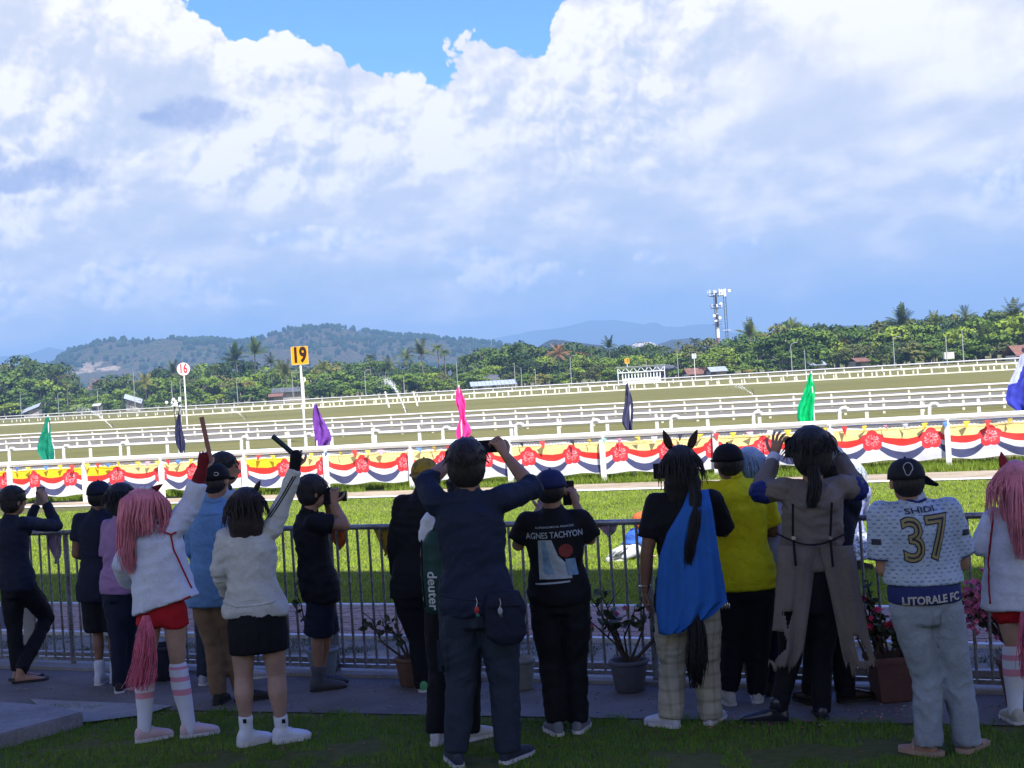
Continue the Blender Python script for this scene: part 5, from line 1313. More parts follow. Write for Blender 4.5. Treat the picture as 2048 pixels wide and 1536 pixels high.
        for i in range(7):
            for q in range(N): fs_.append((i * N + q, i * N + (q + 1) % N, (i + 1) * N + (q + 1) % N, (i + 1) * N + q))
        vs_ += [c + (v - c) * .97 for v in vs_[:N]]; fs_ += [(q, 8 * N + q, 8 * N + (q + 1) % N, (q + 1) % N) for q in range(N)]
        mb.add(vs_, fs_); o = mb.build('cap', m, s.e, True)
        if label: o['label'] = label
        ba = R(brim); bd = Matrix.Rotation(ba, 3, 'Z'); bm_ = MB(); n = 12; top = []; 
        for i in range(n + 1):
            a_ = -math.pi / 2 * .95 + math.pi * .95 * i / n; x_, y_ = math.sin(a_) * .078 * k, math.cos(a_) * .085 * k
            top.append((bd @ Vector((math.sin(a_) * (bw + .006) * k, .062 * k + math.cos(a_) * .020, -.006)), bd @ Vector((x_ * bw / .078, .095 * k + y_ * .85, -.020 - .012 * math.cos(a_) + .012 * abs(math.sin(a_)) - droop))))
        v2 = [c + hm @ p for p, q in top] + [c + hm @ q for p, q in top]; n1 = n + 1; v2 += [v - Vector((0, 0, .005)) for v in v2]
        f2 = [(i, i + 1, n1 + i + 1, n1 + i) for i in range(n)] + [(2 * n1 + i, 3 * n1 + i, 3 * n1 + i + 1, 2 * n1 + i + 1) for i in range(n)] + [(n1 + i, n1 + i + 1, 3 * n1 + i + 1, 3 * n1 + i) for i in range(n)]
        bm_.add(v2, f2); bm_.build('brim', m, o, True)
        if button: MB().ball(c + hm @ Vector((0, 0, .090 * k)), .008, 8, 5).build('button', m, o)
        return o
    def hair(s, m, style='short', name='hair', low=0, vol=0.0, seed=0, fringe=True):
        k, h, hm = s.kh, s.head, s.hm; mb = MB(); v = vol; capped = vol < 0
        if not capped: mb.ball(h + hm @ Vector((0, -.012 * k, .034 * k)), ((.087 + v) * k, (.102 + v) * k, (.090 + v) * k), 20, 14, hm)
        mb.ball(h + hm @ Vector((0, -.032 * k, -.010 * k - low * .5)), ((.083 + v) * k, (.072 + v) * k, (.078 + v + low) * k), 18, 12, hm)
        if style in ('bob', 'long'):
            L = {'bob': .17, 'long': .25}[style] * k
            for a_ in np.linspace(-2.5, -.64, 12):
                p = h + hm @ Vector((.062 * math.cos(a_), .075 * math.sin(a_) + .01, .0)); q = h + hm @ Vector((.098 * math.cos(a_), .085 * math.sin(a_) + .0, -L + .01 * math.sin(a_ * 9)))
                limb(mb, [p, p.lerp(q, .5) + hm @ Vector((.016 * math.cos(a_), .01 * math.sin(a_), 0)), q], [.036, .040, .024], 8, 3)
        o = link(name, fuse(mb, .010, 4, name, .004, (30, 30, 6), seed), s.e, m)
        if capped: s.hairo = o; return o
        st = MB(); r_ = random.Random(seed + 5); n = {'short': 90, 'bob': 170, 'long': 170, 'wild': 190}.get(style, 80)
        for i in range(n):
            a_ = r_.uniform(math.pi * .92, math.pi * 2.08) if style in ('bob', 'long') else r_.uniform(0, 6.28); el = r_.uniform(-.1, 1.3)
            p = Vector(((.084 + v) * math.cos(a_) * math.cos(el), (.098 + v) * math.sin(a_) * math.cos(el) - .012, .034 + (.088 + v) * math.sin(el))) * k; dn = Vector((math.cos(a_), math.sin(a_), -1.2)).normalized()
            L = {'short': .035, 'bob': .15, 'long': .26, 'wild': .10}.get(style, .03) * k * r_.uniform(.5, 1.1)
            if style == 'short' and p.z < 0: continue
            q1 = p + dn * L * .4; q2 = p + dn * L * .45 + Vector((math.cos(a_) * .006, math.sin(a_) * .006, -L * .6)) + Vector((r_.gauss(0, .012), r_.gauss(0, .012), 0)) * (2.0 if style == 'wild' else 1)
            st.tube([h + hm @ (p * .97), h + hm @ q1, h + hm @ q2], [.006, .005, .0015], 4, caps=False)
        st.build('hair_strands', m, o, True); s.hairo = o; return o
    def ear(s, x, tip, w, m, inner=None, depth=.0):
        """a costume ear on a band, between two photo points"""
        a_, b_ = s.w(*x), s.w(*tip); ax = (b_ - a_); L = ax.length; ax.normalize(); sd_ = ax.cross(Vector((0, 1, 0))).normalized(); mb = MB(); fy = ax.cross(sd_)
        rings(mb, [(a_ + ax * L * t, sd_ * w * r_, fy * w * r_ * .5) for t, r_ in ((0, .55), (.15, .9), (.4, 1.0), (.65, .75), (.85, .38), (1.0, .05))], 12)
        mb.build('costume_ear', m, s.e, True)
def decal(name, me, place, target, m, parent, off=.006, sub=.02):
    """lay a flat mesh (x right, y up) on the viewer's side of a garment"""
    bm = bmesh.new(); bm.from_mesh(me)
    bmesh.ops.triangulate(bm, faces=bm.faces)
    for _ in range(5):
        es = [e for e in bm.edges if e.calc_length() > sub]
        if not es: break
        bmesh.ops.subdivide_edges(bm, edges=es, cuts=1); bmesh.ops.triangulate(bm, faces=bm.faces)
    tv = [v.co for v in target.data.vertices]; bvh = BVHTree.FromPolygons([v[:] for v in tv], [p.vertices[:] for p in target.data.polygons])
    for v in bm.verts:
        q = place(v.co.x, v.co.y); hit = bvh.ray_cast(Vector((q.x, q.y - 2.0, q.z)), Vector((0, 1, 0)))
        y = hit[0].y if hit[0] else q.y
        v.co = Vector((q.x, y - off, q.z))
    bm.to_mesh(me); bm.free(); me.name = name; me.update(); return link(name, me, parent, m)
def sheet(name, rows, Y0, base, m, parent, nu=20, sub=4, bulge=.06, d0=0, fold=.02, ff=22, seed=0, ragged=0, th=.004, tear=None):
    """hanging cloth from rows of (y, xl, xr[, depth]) photo points at distance Y0; a real sheet with folds and thickness"""
    R_ = []
    for i in range(len(rows) - 1):
        for k in range(sub):
            t = k / sub; R_.append([a_ + (b_ - a_) * t for a_, b_ in zip(rows[i], rows[i + 1])])
    R_.append(list(rows[-1])); vs_ = []; nv = len(R_)
    for j, r_ in enumerate(R_):
        y, xl, xr = r_[:3]; dd = r_[3] if len(r_) > 3 else 0; v = j / (nv - 1)
        for i in range(nu + 1):
            u_ = i / nu; x = xl + (xr - xl) * u_; y_ = y + (r_[4] if len(r_) > 4 else 0) * (u_ - .5)
            if ragged and j >= nv - 3: y_ += (j - nv + 4) / 3 * ragged * (mn.noise(Vector((u_ * 7 + seed, seed, 0))) + .6 * mn.noise(Vector((u_ * 22 + seed, 1, 0))))
            q = P(x, y_, Y0) - base; s_ = (u_ - .5) * 2
            q.y += d0 + dd - bulge * (1 - s_ * s_) + fold * (.25 + v) * (math.sin(u_ * ff + math.sin(v * 4 + seed) * 1.2 + seed) * .6 + mn.noise(Vector((u_ * 5 + seed, v * 2.5, 0))) * 1.2)
            vs_.append(q)
    fs_ = [(j * (nu + 1) + i, (j + 1) * (nu + 1) + i, (j + 1) * (nu + 1) + i + 1, j * (nu + 1) + i + 1) for j in range(nv - 1) for i in range(nu) if not (tear and tear(i / nu, j / (nv - 1)))]
    me = np_mesh(name, vs_, fs_); me.polygons.foreach_set('use_smooth', [True] * len(fs_)); o = link(name, me, parent, m)
    sm_ = o.modifiers.new('thickness', 'SOLIDIFY'); sm_.thickness = th; return o
def phone(pos, phi, label, w=.075, h=.155, land=False, th=.009, cat='phone', col=(.012, .012, .014), tilt=0):
    m = mat('phone_black_%d' % int(col[0] * 1e4), col, .3, .1, 5, spec=.5); me_ = MB().box((0, 0, 0), (h if land else w, th, w if land else h)).mesh('case')
    bm = bmesh.new(); bm.from_mesh(me_); bmesh.ops.bevel(bm, geom=[e for e in bm.edges], offset=.003, segments=2, affect='EDGES'); bm.to_mesh(me_); bm.free()
    e = empty('phone' if cat == 'phone' else 'tablet', pos, phi, label, cat); e.rotation_euler = (tilt, 0, phi); link('case', me_, e, m)
    W_, H_ = (h, w) if land else (w, h)
    MB().box((0, -th / 2 - .001, 0), (W_ * .93, .002, H_ * .93)).build('screen', mat('phone_glass', (.015, .018, .024), .12, .1, 5, spec=.6), e)
    MB().box((W_ * .28, th / 2 + .002, H_ * .30), (.03, .004, .03)).build('camera_bump', m, e); return e

BLK = cloth('cloth_black', (.0065, .007, .010)); NAVY = cloth('cloth_navy', (.011, .015, .034)); DNV = cloth('cloth_deep_navy', (.014, .021, .045), bs=.6)
JEAN = cloth('denim_grey', (.024, .033, .052), bs=.5); WHT = cloth('cloth_white', (.62, .66, .72), bs=.4); CRM = cloth('cloth_cream', (.50, .52, .50), bs=.4)
SOLW = mat('sole_white', (.6, .6, .58), .7, .15, 15); SOLD = mat('sole_dark', (.03, .028, .026), .8, .2, 15)
HBK = hairmat('hair_black', (.010, .009, .010)); HBR = hairmat('hair_dark_brown', (.020, .012, .012)); HPK = hairmat('hair_pink', (.80, .27, .34), .5); PKM = mat('metal_chrome', (.5, .5, .5), .25, .1, 5, metal=.9)

def make_people():
    def piping(P_, tgt, r_=.006, off=.004, nm='piping', m_=None, p=None):
        pp = p; bv = BVHTree.FromPolygons([v.co[:] for v in tgt.data.vertices], [q.vertices[:] for q in tgt.data.polygons]); pts = []
        for i in range(len(P_) - 1):
            for q in range(6):
                t = q / 6; c_ = pp.w(P_[i][0] + (P_[i + 1][0] - P_[i][0]) * t, P_[i][1] + (P_[i + 1][1] - P_[i][1]) * t); h_ = bv.ray_cast(Vector((c_.x, c_.y - 2, c_.z)), Vector((0, 1, 0)))
                if h_[0]: pts.append(Vector((c_.x, h_[0].y - off, c_.z)))
        if len(pts) > 2: MB().tube(pts, r_, 6).build(nm, m_, tgt, True)
    def pocket(p, cx, cy, w, h, tgt, m, nm='pocket'):
        c_ = p.w(cx, cy); mb = MB(); N = 6; bv = BVHTree.FromPolygons([v.co[:] for v in tgt.data.vertices], [q.vertices[:] for q in tgt.data.polygons]); vs_ = []
        for off in (.007, -.004):
            for i_ in range(N + 1):
                for k_ in range(N + 1):
                    x_, z_ = c_.x + (k_ / N - .5) * w, c_.z + (.5 - i_ / N) * h - (.10 * h * (1 - abs(k_ / N - .5) * 2) if i_ == N else 0); h_ = bv.ray_cast(Vector((x_, c_.y - 2, z_)), Vector((0, 1, 0)))
                    vs_.append((x_, (h_[0].y if h_[0] else c_.y) - off, z_))
        n1 = (N + 1) ** 2; fs_ = [(i_ * (N + 1) + k_, (i_ + 1) * (N + 1) + k_, (i_ + 1) * (N + 1) + k_ + 1, i_ * (N + 1) + k_ + 1) for i_ in range(N) for k_ in range(N)]
        ed = [(k_, k_ + 1) for k_ in range(N)] + [(k_ * (N + 1) + N, (k_ + 1) * (N + 1) + N) for k_ in range(N)] + [(N * (N + 1) + k_ + 1, N * (N + 1) + k_) for k_ in range(N, -1, -1) if k_ < N] + [((k_ + 1) * (N + 1), k_ * (N + 1)) for k_ in range(N)]
        mb.add(vs_, fs_ + [(a_, b_, b_ + n1, a_ + n1) for a_, b_ in ed]); mb.build(nm, m, tgt)
    # ---- boy leaning on the fence, far left
    p = Person((46, 1362), 'boy in dark sweatshirt leaning on the fence at far left, legs crossed, filming', 1.62, -32, .92)
    p.pose((27, 1003), (20, 1036), (36, 1172), .19, .085, raiseR=.02, arms={'R': ((113, 1052, .32), (90, 1003, .34)), 'L': ((52, 1062, .42), (74, 1006, .48))},
           legs={'L': ((28, 1262, .02), (34, 1338, 0)), 'R': ((94, 1236, .22), (40, 1340, -.12))}, headphi=-45)
    p.skinbody({'curl': .8, 'd': (.1, 0, 1), 'n': (.7, .3, 0)}, {'curl': .8, 'd': (-.25, 0, 1), 'n': (-.7, .3, 0)}); p.finish({'L': (.8, .6, 0), 'R': (.9, .3, 0)}, bare=True)
    p.shirt(NAVY, 'sweatshirt', 'long', .026, -.06, slg=.02, fold=.008); p.trousers(BLK, rt=.03, rk=.02, ra=.018); p.hair(HBK, 'short', vol=.008, seed=1)
    for q, dd in (('L', (.8, .6, 0)), ('R', (.9, .3, 0))):
        a_ = p.An[q]; d = Vector(dd).normalized(); sd_ = d.cross(Vector((0, 0, 1))); mb = MB(); g0 = Vector((a_.x, a_.y, 0))
        mb.prism([(-.07, -.03), (-.05, -.04), (.1, -.05), (.2, -.04), (.215, 0), (.2, .04), (.1, .05), (-.05, .04), (-.07, .03)], lambda x_, y_: g0 + d * x_ + sd_ * y_ + Vector((0, 0, .012)), Vector((0, 0, .016))); mb.build('slipper', SOLD, p.e)
    phone(p.base + p.w(81, 992, .42), R(-10), 'black phone held upright by the boy at far left', tilt=-.1)
    # ---- man in navy tee and shorts
    p = Person((212, 1370), 'man in navy tee, black shorts and white sneakers, second from left at the fence', 1.62, -8, 1.02, 'brown')
    p.pose((198, 991), (197, 1022), (205, 1176), .195, .085, arms={'L': ((152, 1108, .02), (185, 1118, .24)), 'R': ((236, 1105, .05), (222, 1118, .26))},
           legs={'L': ((196, 1268, .04), (199, 1345, 0)), 'R': ((226, 1266, .05), (230, 1346, .05))})
    p.skinbody({'curl': .9}, {'curl': .9}); p.finish(); p.shirt(NAVY, 't_shirt', 'short', .028, -.16, hem=.19, fold=.007); p.trousers(BLK, 'shorts', .46, rt=.04, flare=.012); p.cap(NAVY); p.hair(HBK, 'short', seed=2, vol=-.002)
    sock = cloth('sock_white', (.58, .62, .66))
    for q in p.An: mb = MB(); limb(mb, [p.Kn[q].lerp(p.An[q], .78), p.An[q]], [.046, .042], 12, 2); p.garment('sock', mb, sock, .01, 3, .001)
    p.shoes(mat('sneaker_white', (.56, .57, .58), .6, .1, 20), SOLW)
    # ---- lilac shirt, curly black hair
    p = Person((248, 1386), 'person in lilac shirt with bushy black hair, half behind the pink hair', 1.62, -30, .92)
    p.pose((244, 1003), (243, 1036), (240, 1178), .18, .08, arms={'L': ((214, 1112, .1), (262, 1062, .36)), 'R': ((292, 1086, .18), (312, 1026, .34))}, legs={'L': ((236, 1275, 0), (238, 1368, 0)), 'R': ((254, 1272, .1), (256, 1362, .1))})
    p.skinbody({'curl': .8}, {'curl': .9, 'd': (.2, .1, 1), 'n': (-.5, .3, 0)}); p.finish(); p.shirt(cloth('cloth_lilac', (.32, .19, .36)), 'shirt', 'elbow', .024, -.1, fold=.007); p.trousers(NAVY, rk=.022, ra=.02); p.hair(HBK, 'wild', vol=.020, seed=3); p.shoes(SOLD, SOLW, {'L': (-.2, 1, 0), 'R': (.5, .8, 0)})
    c = empty('camera', p.base + p.w(322, 1012, .38), R(-50), 'compact dark camera held up just right of the pink hair', 'camera'); MB().box((0, 0, 0), (.11, .05, .07)).build('camera_body', BLK, c); o = MB().lathe([(.03, 0), (.034, .05), (.03, .052)], 16).build('lens', SOLD, c); o.rotation_euler = (-math.pi / 2, 0, 0)
    # ---- pink haired cosplayer, arm raised
    JW = cloth('jacket_white', (.58, .63, .74), bs=.45, wr=6); RED = cloth('cloth_red', (.42, .012, .020)); TRIM = mat('trim_red', (.32, .008, .02), .6, .1, 10)
    def sockm(name):
        m, b, o = newmat(name); s_ = X.nt.nodes.new('ShaderNodeSeparateXYZ'); lnk(o, s_.inputs[0]); z = X(s_.outputs[2])
        b1 = z.ss(.375, .378) * (1 - z.ss(.405, .408)) ; b2 = z.ss(.285, .288) * (1 - z.ss(.325, .328)); b3 = z.ss(.452, .455) * (1 - z.ss(.47, .473)); lnk(cmix((b1 + b2 + b3).sat(), (.60, .64, .72), (.62, .26, .36)), b.inputs['Base Color']); b.inputs['Roughness'].default_value = .8; return m
    SOCK = sockm('sock_striped'); PSH = mat('shoe_pink', (.55, .42, .42), .6, .1, 20)
    p = Person((330, 1482), 'pink ponytailed person in white jacket, red shorts and striped socks raising a stick', 1.66, -16, .92, 'light')
    p.pose((293, 1016), (305, 1052), (325, 1222), .175, .085, raiseR=.03, raiseL=-.01, arms={'R': ((383, 1006, .02), (404, 938, .0)), 'L': ((243, 1130, -.02), (258, 1168, .2))},
           legs={'L': ((291, 1335, .03), (288, 1462, 0)), 'R': ((355, 1330, .05), (379, 1460, .05))}, headphi=-25, tilt=.12)
    p.skinbody({'curl': .6}, {'curl': 1.0, 'd': (.25, 0, 1), 'n': (-.3, .9, 0)}, thigh=1.0, calf=.95); p.finish()
    mb = MB(); p.torso(mb, .03, .2, 1.0); p.seed = 5
    k = p.k; sp = p.neck - p.pel
    rings(mb, [(p.w(331, 1212) , p.ac * .235 + Vector((0, 0, .065)), p.fw * .17), (p.w(327, 1190), p.ac * .22 + Vector((0, 0, .05)), p.fw * .16), (p.w(322, 1150), p.ac * .20 + Vector((0, 0, .02)), p.fw * .15), (p.w(316, 1105), p.ac * .185, p.fw * .14), (p.w(311, 1075), p.ac * .18, p.fw * .13)])
    a0, a1, a2 = p.S['R'], p.El['R'], p.Wr['R']; limb(mb, [a0, a0.lerp(a1, .5), a1, a1.lerp(a2, .62)], [.076, .076, .068, .064], 14, 3, True)
    a0, a1, a2 = p.S['L'], p.El['L'], p.Wr['L']; limb(mb, [a0, a0.lerp(a1, .5), a1, a1.lerp(a2, .9)], [.070, .066, .062, .060], 14, 3, True)
    limb(mb, [p.neck - Vector((0, 0, .03)), p.neck + Vector((0, 0, .03))], [.09, .075], 14, 2)
    jk = p.garment('jacket', mb, JW, fold=.008, fs=(6, 6, 9))
    piping([(349, 1068), (354, 1092), (372, 1135), (392, 1180)], jk, m_=TRIM, p=p); piping([(265, 1238), (300, 1228), (350, 1205), (396, 1184)], jk, .008, m_=TRIM, p=p); piping([(318, 1042), (330, 1058), (350, 1066), (362, 1060)], jk, .006, m_=TRIM, p=p)
    p.trousers(RED, 'shorts', .13, rt=.022, flare=.012, fold=.004)
    for q in p.An: mb = MB(); limb(mb, [p.Kn[q].lerp(p.An[q], .04), p.Kn[q].lerp(p.An[q], .35) - p.fw * .008, p.Kn[q].lerp(p.An[q], .7), p.An[q]], [.062, .064, .050, .042], 14, 3); p.garment('knee_sock', mb, SOCK, .01, 3, .0015)
    p.shoes(PSH, SOLW, {'L': (.85, .6, 0), 'R': (.95, .45, 0)})
    for q in ('R',):
        mb = MB(); limb(mb, [p.El[q].lerp(p.Wr[q], .55), p.Wr[q]], [.050, .036], 12, 3); hd = (p.Wr[q] - p.El[q]).normalized(); limb(mb, [p.Wr[q], p.Wr[q] + Vector((.016, 0, .07))], [.034, .040], 12, 2); p.garment('glove', mb, cloth('glove_red', (.14, .010, .015)), .009, 3, .002)
    p.hair(HPK, 'short', vol=.016, seed=5, low=.02); mb = MB()
    strands(mb, [p.w(268, 985, -.06), p.w(256, 1000, -.10), p.w(252, 1050, -.10), p.w(254, 1100, -.10), p.w(258, 1150, -.10)], [.02, .055, .062, .055, .018], 130, .0065, 5, 1.2, .012)
    strands(mb, [p.w(312, 985, -.05), p.w(325, 1005, -.07), p.w(330, 1040, -.06), p.w(324, 1070, -.10)], [.02, .045, .045, .02], 70, .006, 6, 1, .01)
    mb2 = MB(); limb(mb2, [p.w(266, 990, -.06), p.w(257, 1010, -.10), p.w(254, 1060, -.10), p.w(258, 1120, -.10)], [.03, .052, .05, .02], 12, 4); mb.add(mb2.v, mb2.f)
    strands(mb, [p.w(290, 1000, -.10), p.w(285, 1040, -.12), p.w(290, 1075, -.12)], [.07, .075, .05], 90, .006, 8, 1, .01)
    mb.build('ponytail', HPK, p.e, True)
    mb = MB(); strands(mb, [p.w(292, 1232, -.17), p.w(290, 1262, -.20), p.w(288, 1310, -.20), p.w(284, 1350, -.20), p.w(276, 1385, -.20)], [.02, .045, .055, .055, .04], 190, .0045, 9, 3.0, .02); mb.build('costume_tail', hairmat('tail_pink', (.76, .16, .26), .5), p.e, True)
    E1 = cloth('ear_dark_red', (.12, .012, .018), bs=.2); p.ear((292, 990, -.02), (326, 968, -.02), .026, E1)
    mb = MB(); 
    for s_ in (-1, 1): mb.ball(p.w(290 + s_ * 6, 976, -.06), (.022, .012, .014), 8, 6)
    mb.build('ribbon', JW, p.e, True)
    b0, b1 = p.base + p.w(417, 900, .0), p.base + p.w(403, 834, .0); o = MB().tube([b0 - (b1 - b0) * .35, b1], .0155, 10).build('baton', mat('baton_pink_wood', (.30, .13, .10), .6, .15, 10)); tag(o, 'reddish brown stick raised high by the pink haired person', 'baton')
    # ---- man with pale shirt behind the blue shirt
    p = Person((455, 1368), 'tall man in pale striped shirt behind the light blue shirt, looking right', 1.76, -55, .98)
    p.pose((449, 938), (441, 974), (425, 1180), .19, .085, arms={'L': ((400, 1010, .25), (395, 975, .35)), 'R': ((470, 1060, -.1), (492, 1060, .2))}, legs={'L': ((412, 1270, .05), (409, 1350, 0)), 'R': ((470, 1268, .1), (488, 1352, .1))}, headphi=-75)
    p.skinbody({'curl': .7}, {'curl': .7}); p.finish(); p.shirt(cloth('cloth_pale_blue', (.30, .36, .45)), 'shirt', 'long', .028, -.1, fold=.008); p.trousers(JEAN); p.hair(HBK, 'short', seed=6); p.shoes(mat('sneaker_grey', (.40, .41, .42), .6, .15, 20), SOLW, {'L': (.3, 1, 0), 'R': (.95, .2, 0)})
    # ---- light blue shirt man
    p = Person((452, 1410), 'man in light blue shirt, dark cap and khaki trousers left of the white sweater', 1.72, -14, .98)
    p.pose((432, 962), (428, 1000), (424, 1182), .19, .085, arms={'L': ((383, 1100, .1), (400, 1120, .34)), 'R': ((462, 1100, .12), (455, 1090, .34))}, legs={'L': ((428, 1290, .04), (436, 1385, 0)), 'R': ((458, 1288, .1), (486, 1384, .05))}, headphi=-22)
    p.skinbody({'curl': .9}, {'curl': .9}); p.finish(); sh = p.shirt(cloth('cloth_sky_blue', (.13, .27, .50), bs=.5), 'shirt', 'long', .026, -.16, hem=.19, fold=.008); tr_ = p.trousers(cloth('cloth_khaki', (.19, .125, .075), bs=.5), rt=.026, rk=.026, ra=.024); piping([(392, 1022), (420, 1027), (450, 1024), (468, 1018)], sh, .0035, .0, 'yoke_seam', MATS['cloth_sky_blue'], p); piping([(410, 1000), (430, 1003), (448, 999)], sh, .009, .0, 'collar', MATS['cloth_sky_blue'], p); p.cap(BLK, brim=-5); p.hair(HBK, 'short', seed=7, vol=-.002); p.shoes(SOLD, SOLD, {'L': (.1, 1, 0), 'R': (.95, .3, 0)})
    MB().tube([p.w(432 + 5 * math.cos(a_), 948 + 3.2 * math.sin(a_), -.115) for a_ in np.linspace(-2.6, 2.6, 10)], .0022, 5).build('cap_emblem', SOLW, p.e)
    # ---- woman in white sweater
    p = Person((535, 1490), 'woman in white sweater and black shorts with dark bob hair raising a dark baton', 1.62, -4, 1.02, 'stock')
    p.pose((494, 1018), (497, 1052), (511, 1222), .185, .09, raiseR=.04, arms={'R': ((573, 992, .02), (592, 934, .0)), 'L': ((437, 1140, .0), (452, 1190, .16))},
           legs={'L': ((487, 1352, .03), (492, 1460, 0)), 'R': ((553, 1350, .03), (563, 1458, .02))})
    p.skinbody({'curl': .8}, {'curl': 1.1, 'd': (.1, 0, 1), 'n': (-.2, .9, 0)}, thigh=1.15, calf=1.12); p.finish(); p.shirt(CRM, 'sweater', 'long', .028, -.06, hem=.185, fold=.009, slg=.022)
    mb = MB(); p.torso(mb, .006, -.16, .06)
    rings(mb, [(p.w(518, 1304), p.ac * .190 + Vector((0, 0, .01)), p.fw * .13), (p.w(516, 1270), p.ac * .190, p.fw * .14), (p.w(513, 1230), p.ac * .185, p.fw * .14), (p.w(510, 1205), p.ac * .175, p.fw * .13)])
    p.garment('shorts', mb, BLK, fold=.006, fs=(14, 14, 4)); p.hair(HBR, 'bob', vol=.014, seed=8, low=.03)
    piping([(449, 1201), (480, 1207), (520, 1204), (562, 1196)], p.shirto, .010, -.004, 'waistband', CRM, p); piping([(449, 1190), (480, 1196), (520, 1193), (562, 1186)], p.shirto, .0035, -.001, 'seam', CRM, p)
    for q in p.An: mb = MB(); limb(mb, [p.Kn[q].lerp(p.An[q], .77), p.An[q]], [.047, .044], 12, 2); p.garment('sock', mb, WHT, .01, 3, .002)
    for q, xx in (('L', 489), ('R', 567)): MB().box(p.w(xx, 1443, -.055), (.022, .006, .026)).build('sock_emblem', BLK, p.e)
    p.shoes(mat('sneaker_bright', (.60, .64, .70), .55, .08, 20), SOLW, {'L': (.75, .75, 0), 'R': (.9, .5, 0)}, chunky=.010)
    p.ear((462, 980, -.02), (457, 966, -.02), .014, HBR); p.ear((510, 982, 0), (521, 960, 0), .018, HBR)
    mb = MB(); limb(mb, [p.El['R'].lerp(p.Wr['R'], .80), p.Wr['R'] + Vector((.004, 0, .07))], [.036, .040], 12, 3); p.garment('glove', mb, BLK, .009, 3, .002)
    bv = BVHTree.FromPolygons([v.co[:] for v in p.shirto.data.vertices], [q.vertices[:] for q in p.shirto.data.polygons])
    for ox in (0, 5):
        pts = []
        for t in np.linspace(0, 1, 14):
            x_ = 538 + (588 - 538) * t + ox; y_ = 1033 - (1033 - 952) * t ** 1.1; c_ = p.w(x_, y_); h_ = bv.ray_cast(Vector((c_.x, c_.y - 2, c_.z)), Vector((0, 1, 0)))
            if h_[0]: pts.append(Vector((c_.x, h_[0].y - .004, c_.z)))
        if len(pts) > 2: MB().tube(pts, .004, 5).build('sleeve_stripe', BLK, p.shirto, True)
    b0, b1 = p.base + p.w(594, 914, 0), p.base + p.w(545, 872, 0); o = MB().tube([b0 - (b1 - b0) * .2, b1], .0165, 10).build('baton', mat('baton_black', (.015, .03, .03), .5)); tag(o, 'dark green black baton raised by the woman in the white sweater', 'baton')
    # ---- photographer
    p = Person((640, 1384), 'photographer in black tee and shorts aiming a long lens camera to the right', 1.66, -70, 1.02)
    p.pose((626, 985), (617, 1024), (640, 1178), .185, .08, arms={'R': ((690, 1052, -.12), (668, 1006, -.02)), 'L': ((668, 1048, .25), (655, 1010, .12))}, legs={'L': ((652, 1272, .16), (640, 1352, .18)), 'R': ((636, 1274, -.02), (636, 1356, 0))})
    p.skinbody({'curl': .8, 'n': (0, -1, .5)}, {'curl': .8, 'd': (.1, .1, 1), 'n': (0, 1, .2)}); p.finish(); sh = p.shirt(BLK, 't_shirt', 'short', .030, -.16, hem=.17, slg=.026, fold=.008); p.trousers(NAVY, 'shorts', .47, rt=.045, flare=.010); p.hair(HBK, 'short', vol=.010, seed=9); p.shoes(mat('boot_grey', (.07, .075, .09), .7, .2, 20), SOLD, high=.06, L=.29)
    q = p.base + p.w(662, 994, .05); c = empty('camera', q, 0, 'black camera with long lens pointed right by the photographer in black', 'camera'); MB().box((-.02, 0, 0), (.09, .13, .095)).build('camera_body', BLK, c); MB().box((-.02, 0, .055), (.06, .05, .03)).build('viewfinder', BLK, c)
    o = MB().lathe([(.032, 0), (.036, .02), (.034, .07), (.038, .075), (.038, .10), (.034, .102)], 18).build('lens', SOLD, c); o.location = (.015, 0, 0); o.rotation_euler = (0, math.pi / 2, 0); o = MB().lathe([(.033, 0), (.033, .004)], 18).build('front_glass', mat('lens_glass', (.02, .03, .05), .1), c); o.location = (.114, 0, 0); o.rotation_euler = (0, math.pi / 2, 0)
    # ---- yellow cap man
    p = Person((850, 1384), 'man in black jacket and mustard cap left of the tall man with raised phone', 1.68, -18, 1.04)
    p.pose((850, 950), (846, 986), (832, 1182), .20, .085, arms={'L': ((788, 1100, .05), (796, 1165, .16)), 'R': ((880, 1100, .1), (870, 1100, .3))}, legs={'L': ((838, 1280, .03), (847, 1372, 0)), 'R': ((862, 1280, .05), (872, 1374, .05))})
    p.skinbody({'curl': .5}, {}); p.finish(); p.shirt(BLK, 'jacket', 'long', .030, -.10, slg=.024, fold=.008); p.trousers(BLK); p.hair(HBK, 'short', seed=10, vol=-.002)
    def capm():
        m, b, o = newmat('cap_mustard'); a_ = nz(o, 14, 3, .5).ss(.47, .53); lnk(cmix(a_ * .55, (.30, .20, .012), (.05, .045, .02)), b.inputs['Base Color']); b.inputs['Roughness'].default_value = .8; return m
    p.cap(capm(), brim=180); p.shoes(mat('shoe_green', (.10, .36, .13), .6, .2, 20), SOLW, {'L': (-.1, 1, 0), 'R': (.2, 1, 0)})
    # ---- person with backpack
    p = Person((912, 1488), 'person with green backpack and black trousers, mostly hidden behind the tall man', 1.68, -6, 1.0)
    p.pose((925, 985), (910, 1020), (908, 1205), .185, .085, arms={'L': ((852, 1110, .05), (868, 1140, .28)), 'R': ((962, 1110, .1), (950, 1110, .3))}, legs={'L': ((880, 1340, .03), (872, 1462, 0)), 'R': ((938, 1340, .03), (940, 1460, .05))})
    p.skinbody(); p.finish(); p.shirt(WHT, 't_shirt', 'short', .024, -.1); p.trousers(BLK, rt=.03, rk=.034, ra=.036); p.hair(HBK, 'short', seed=11); p.shoes(mat('sneaker_offwhite', (.5, .5, .5), .6, .1, 20), SOLW, {'L': (.1, 1, 0), 'R': (.8, .6, 0)})
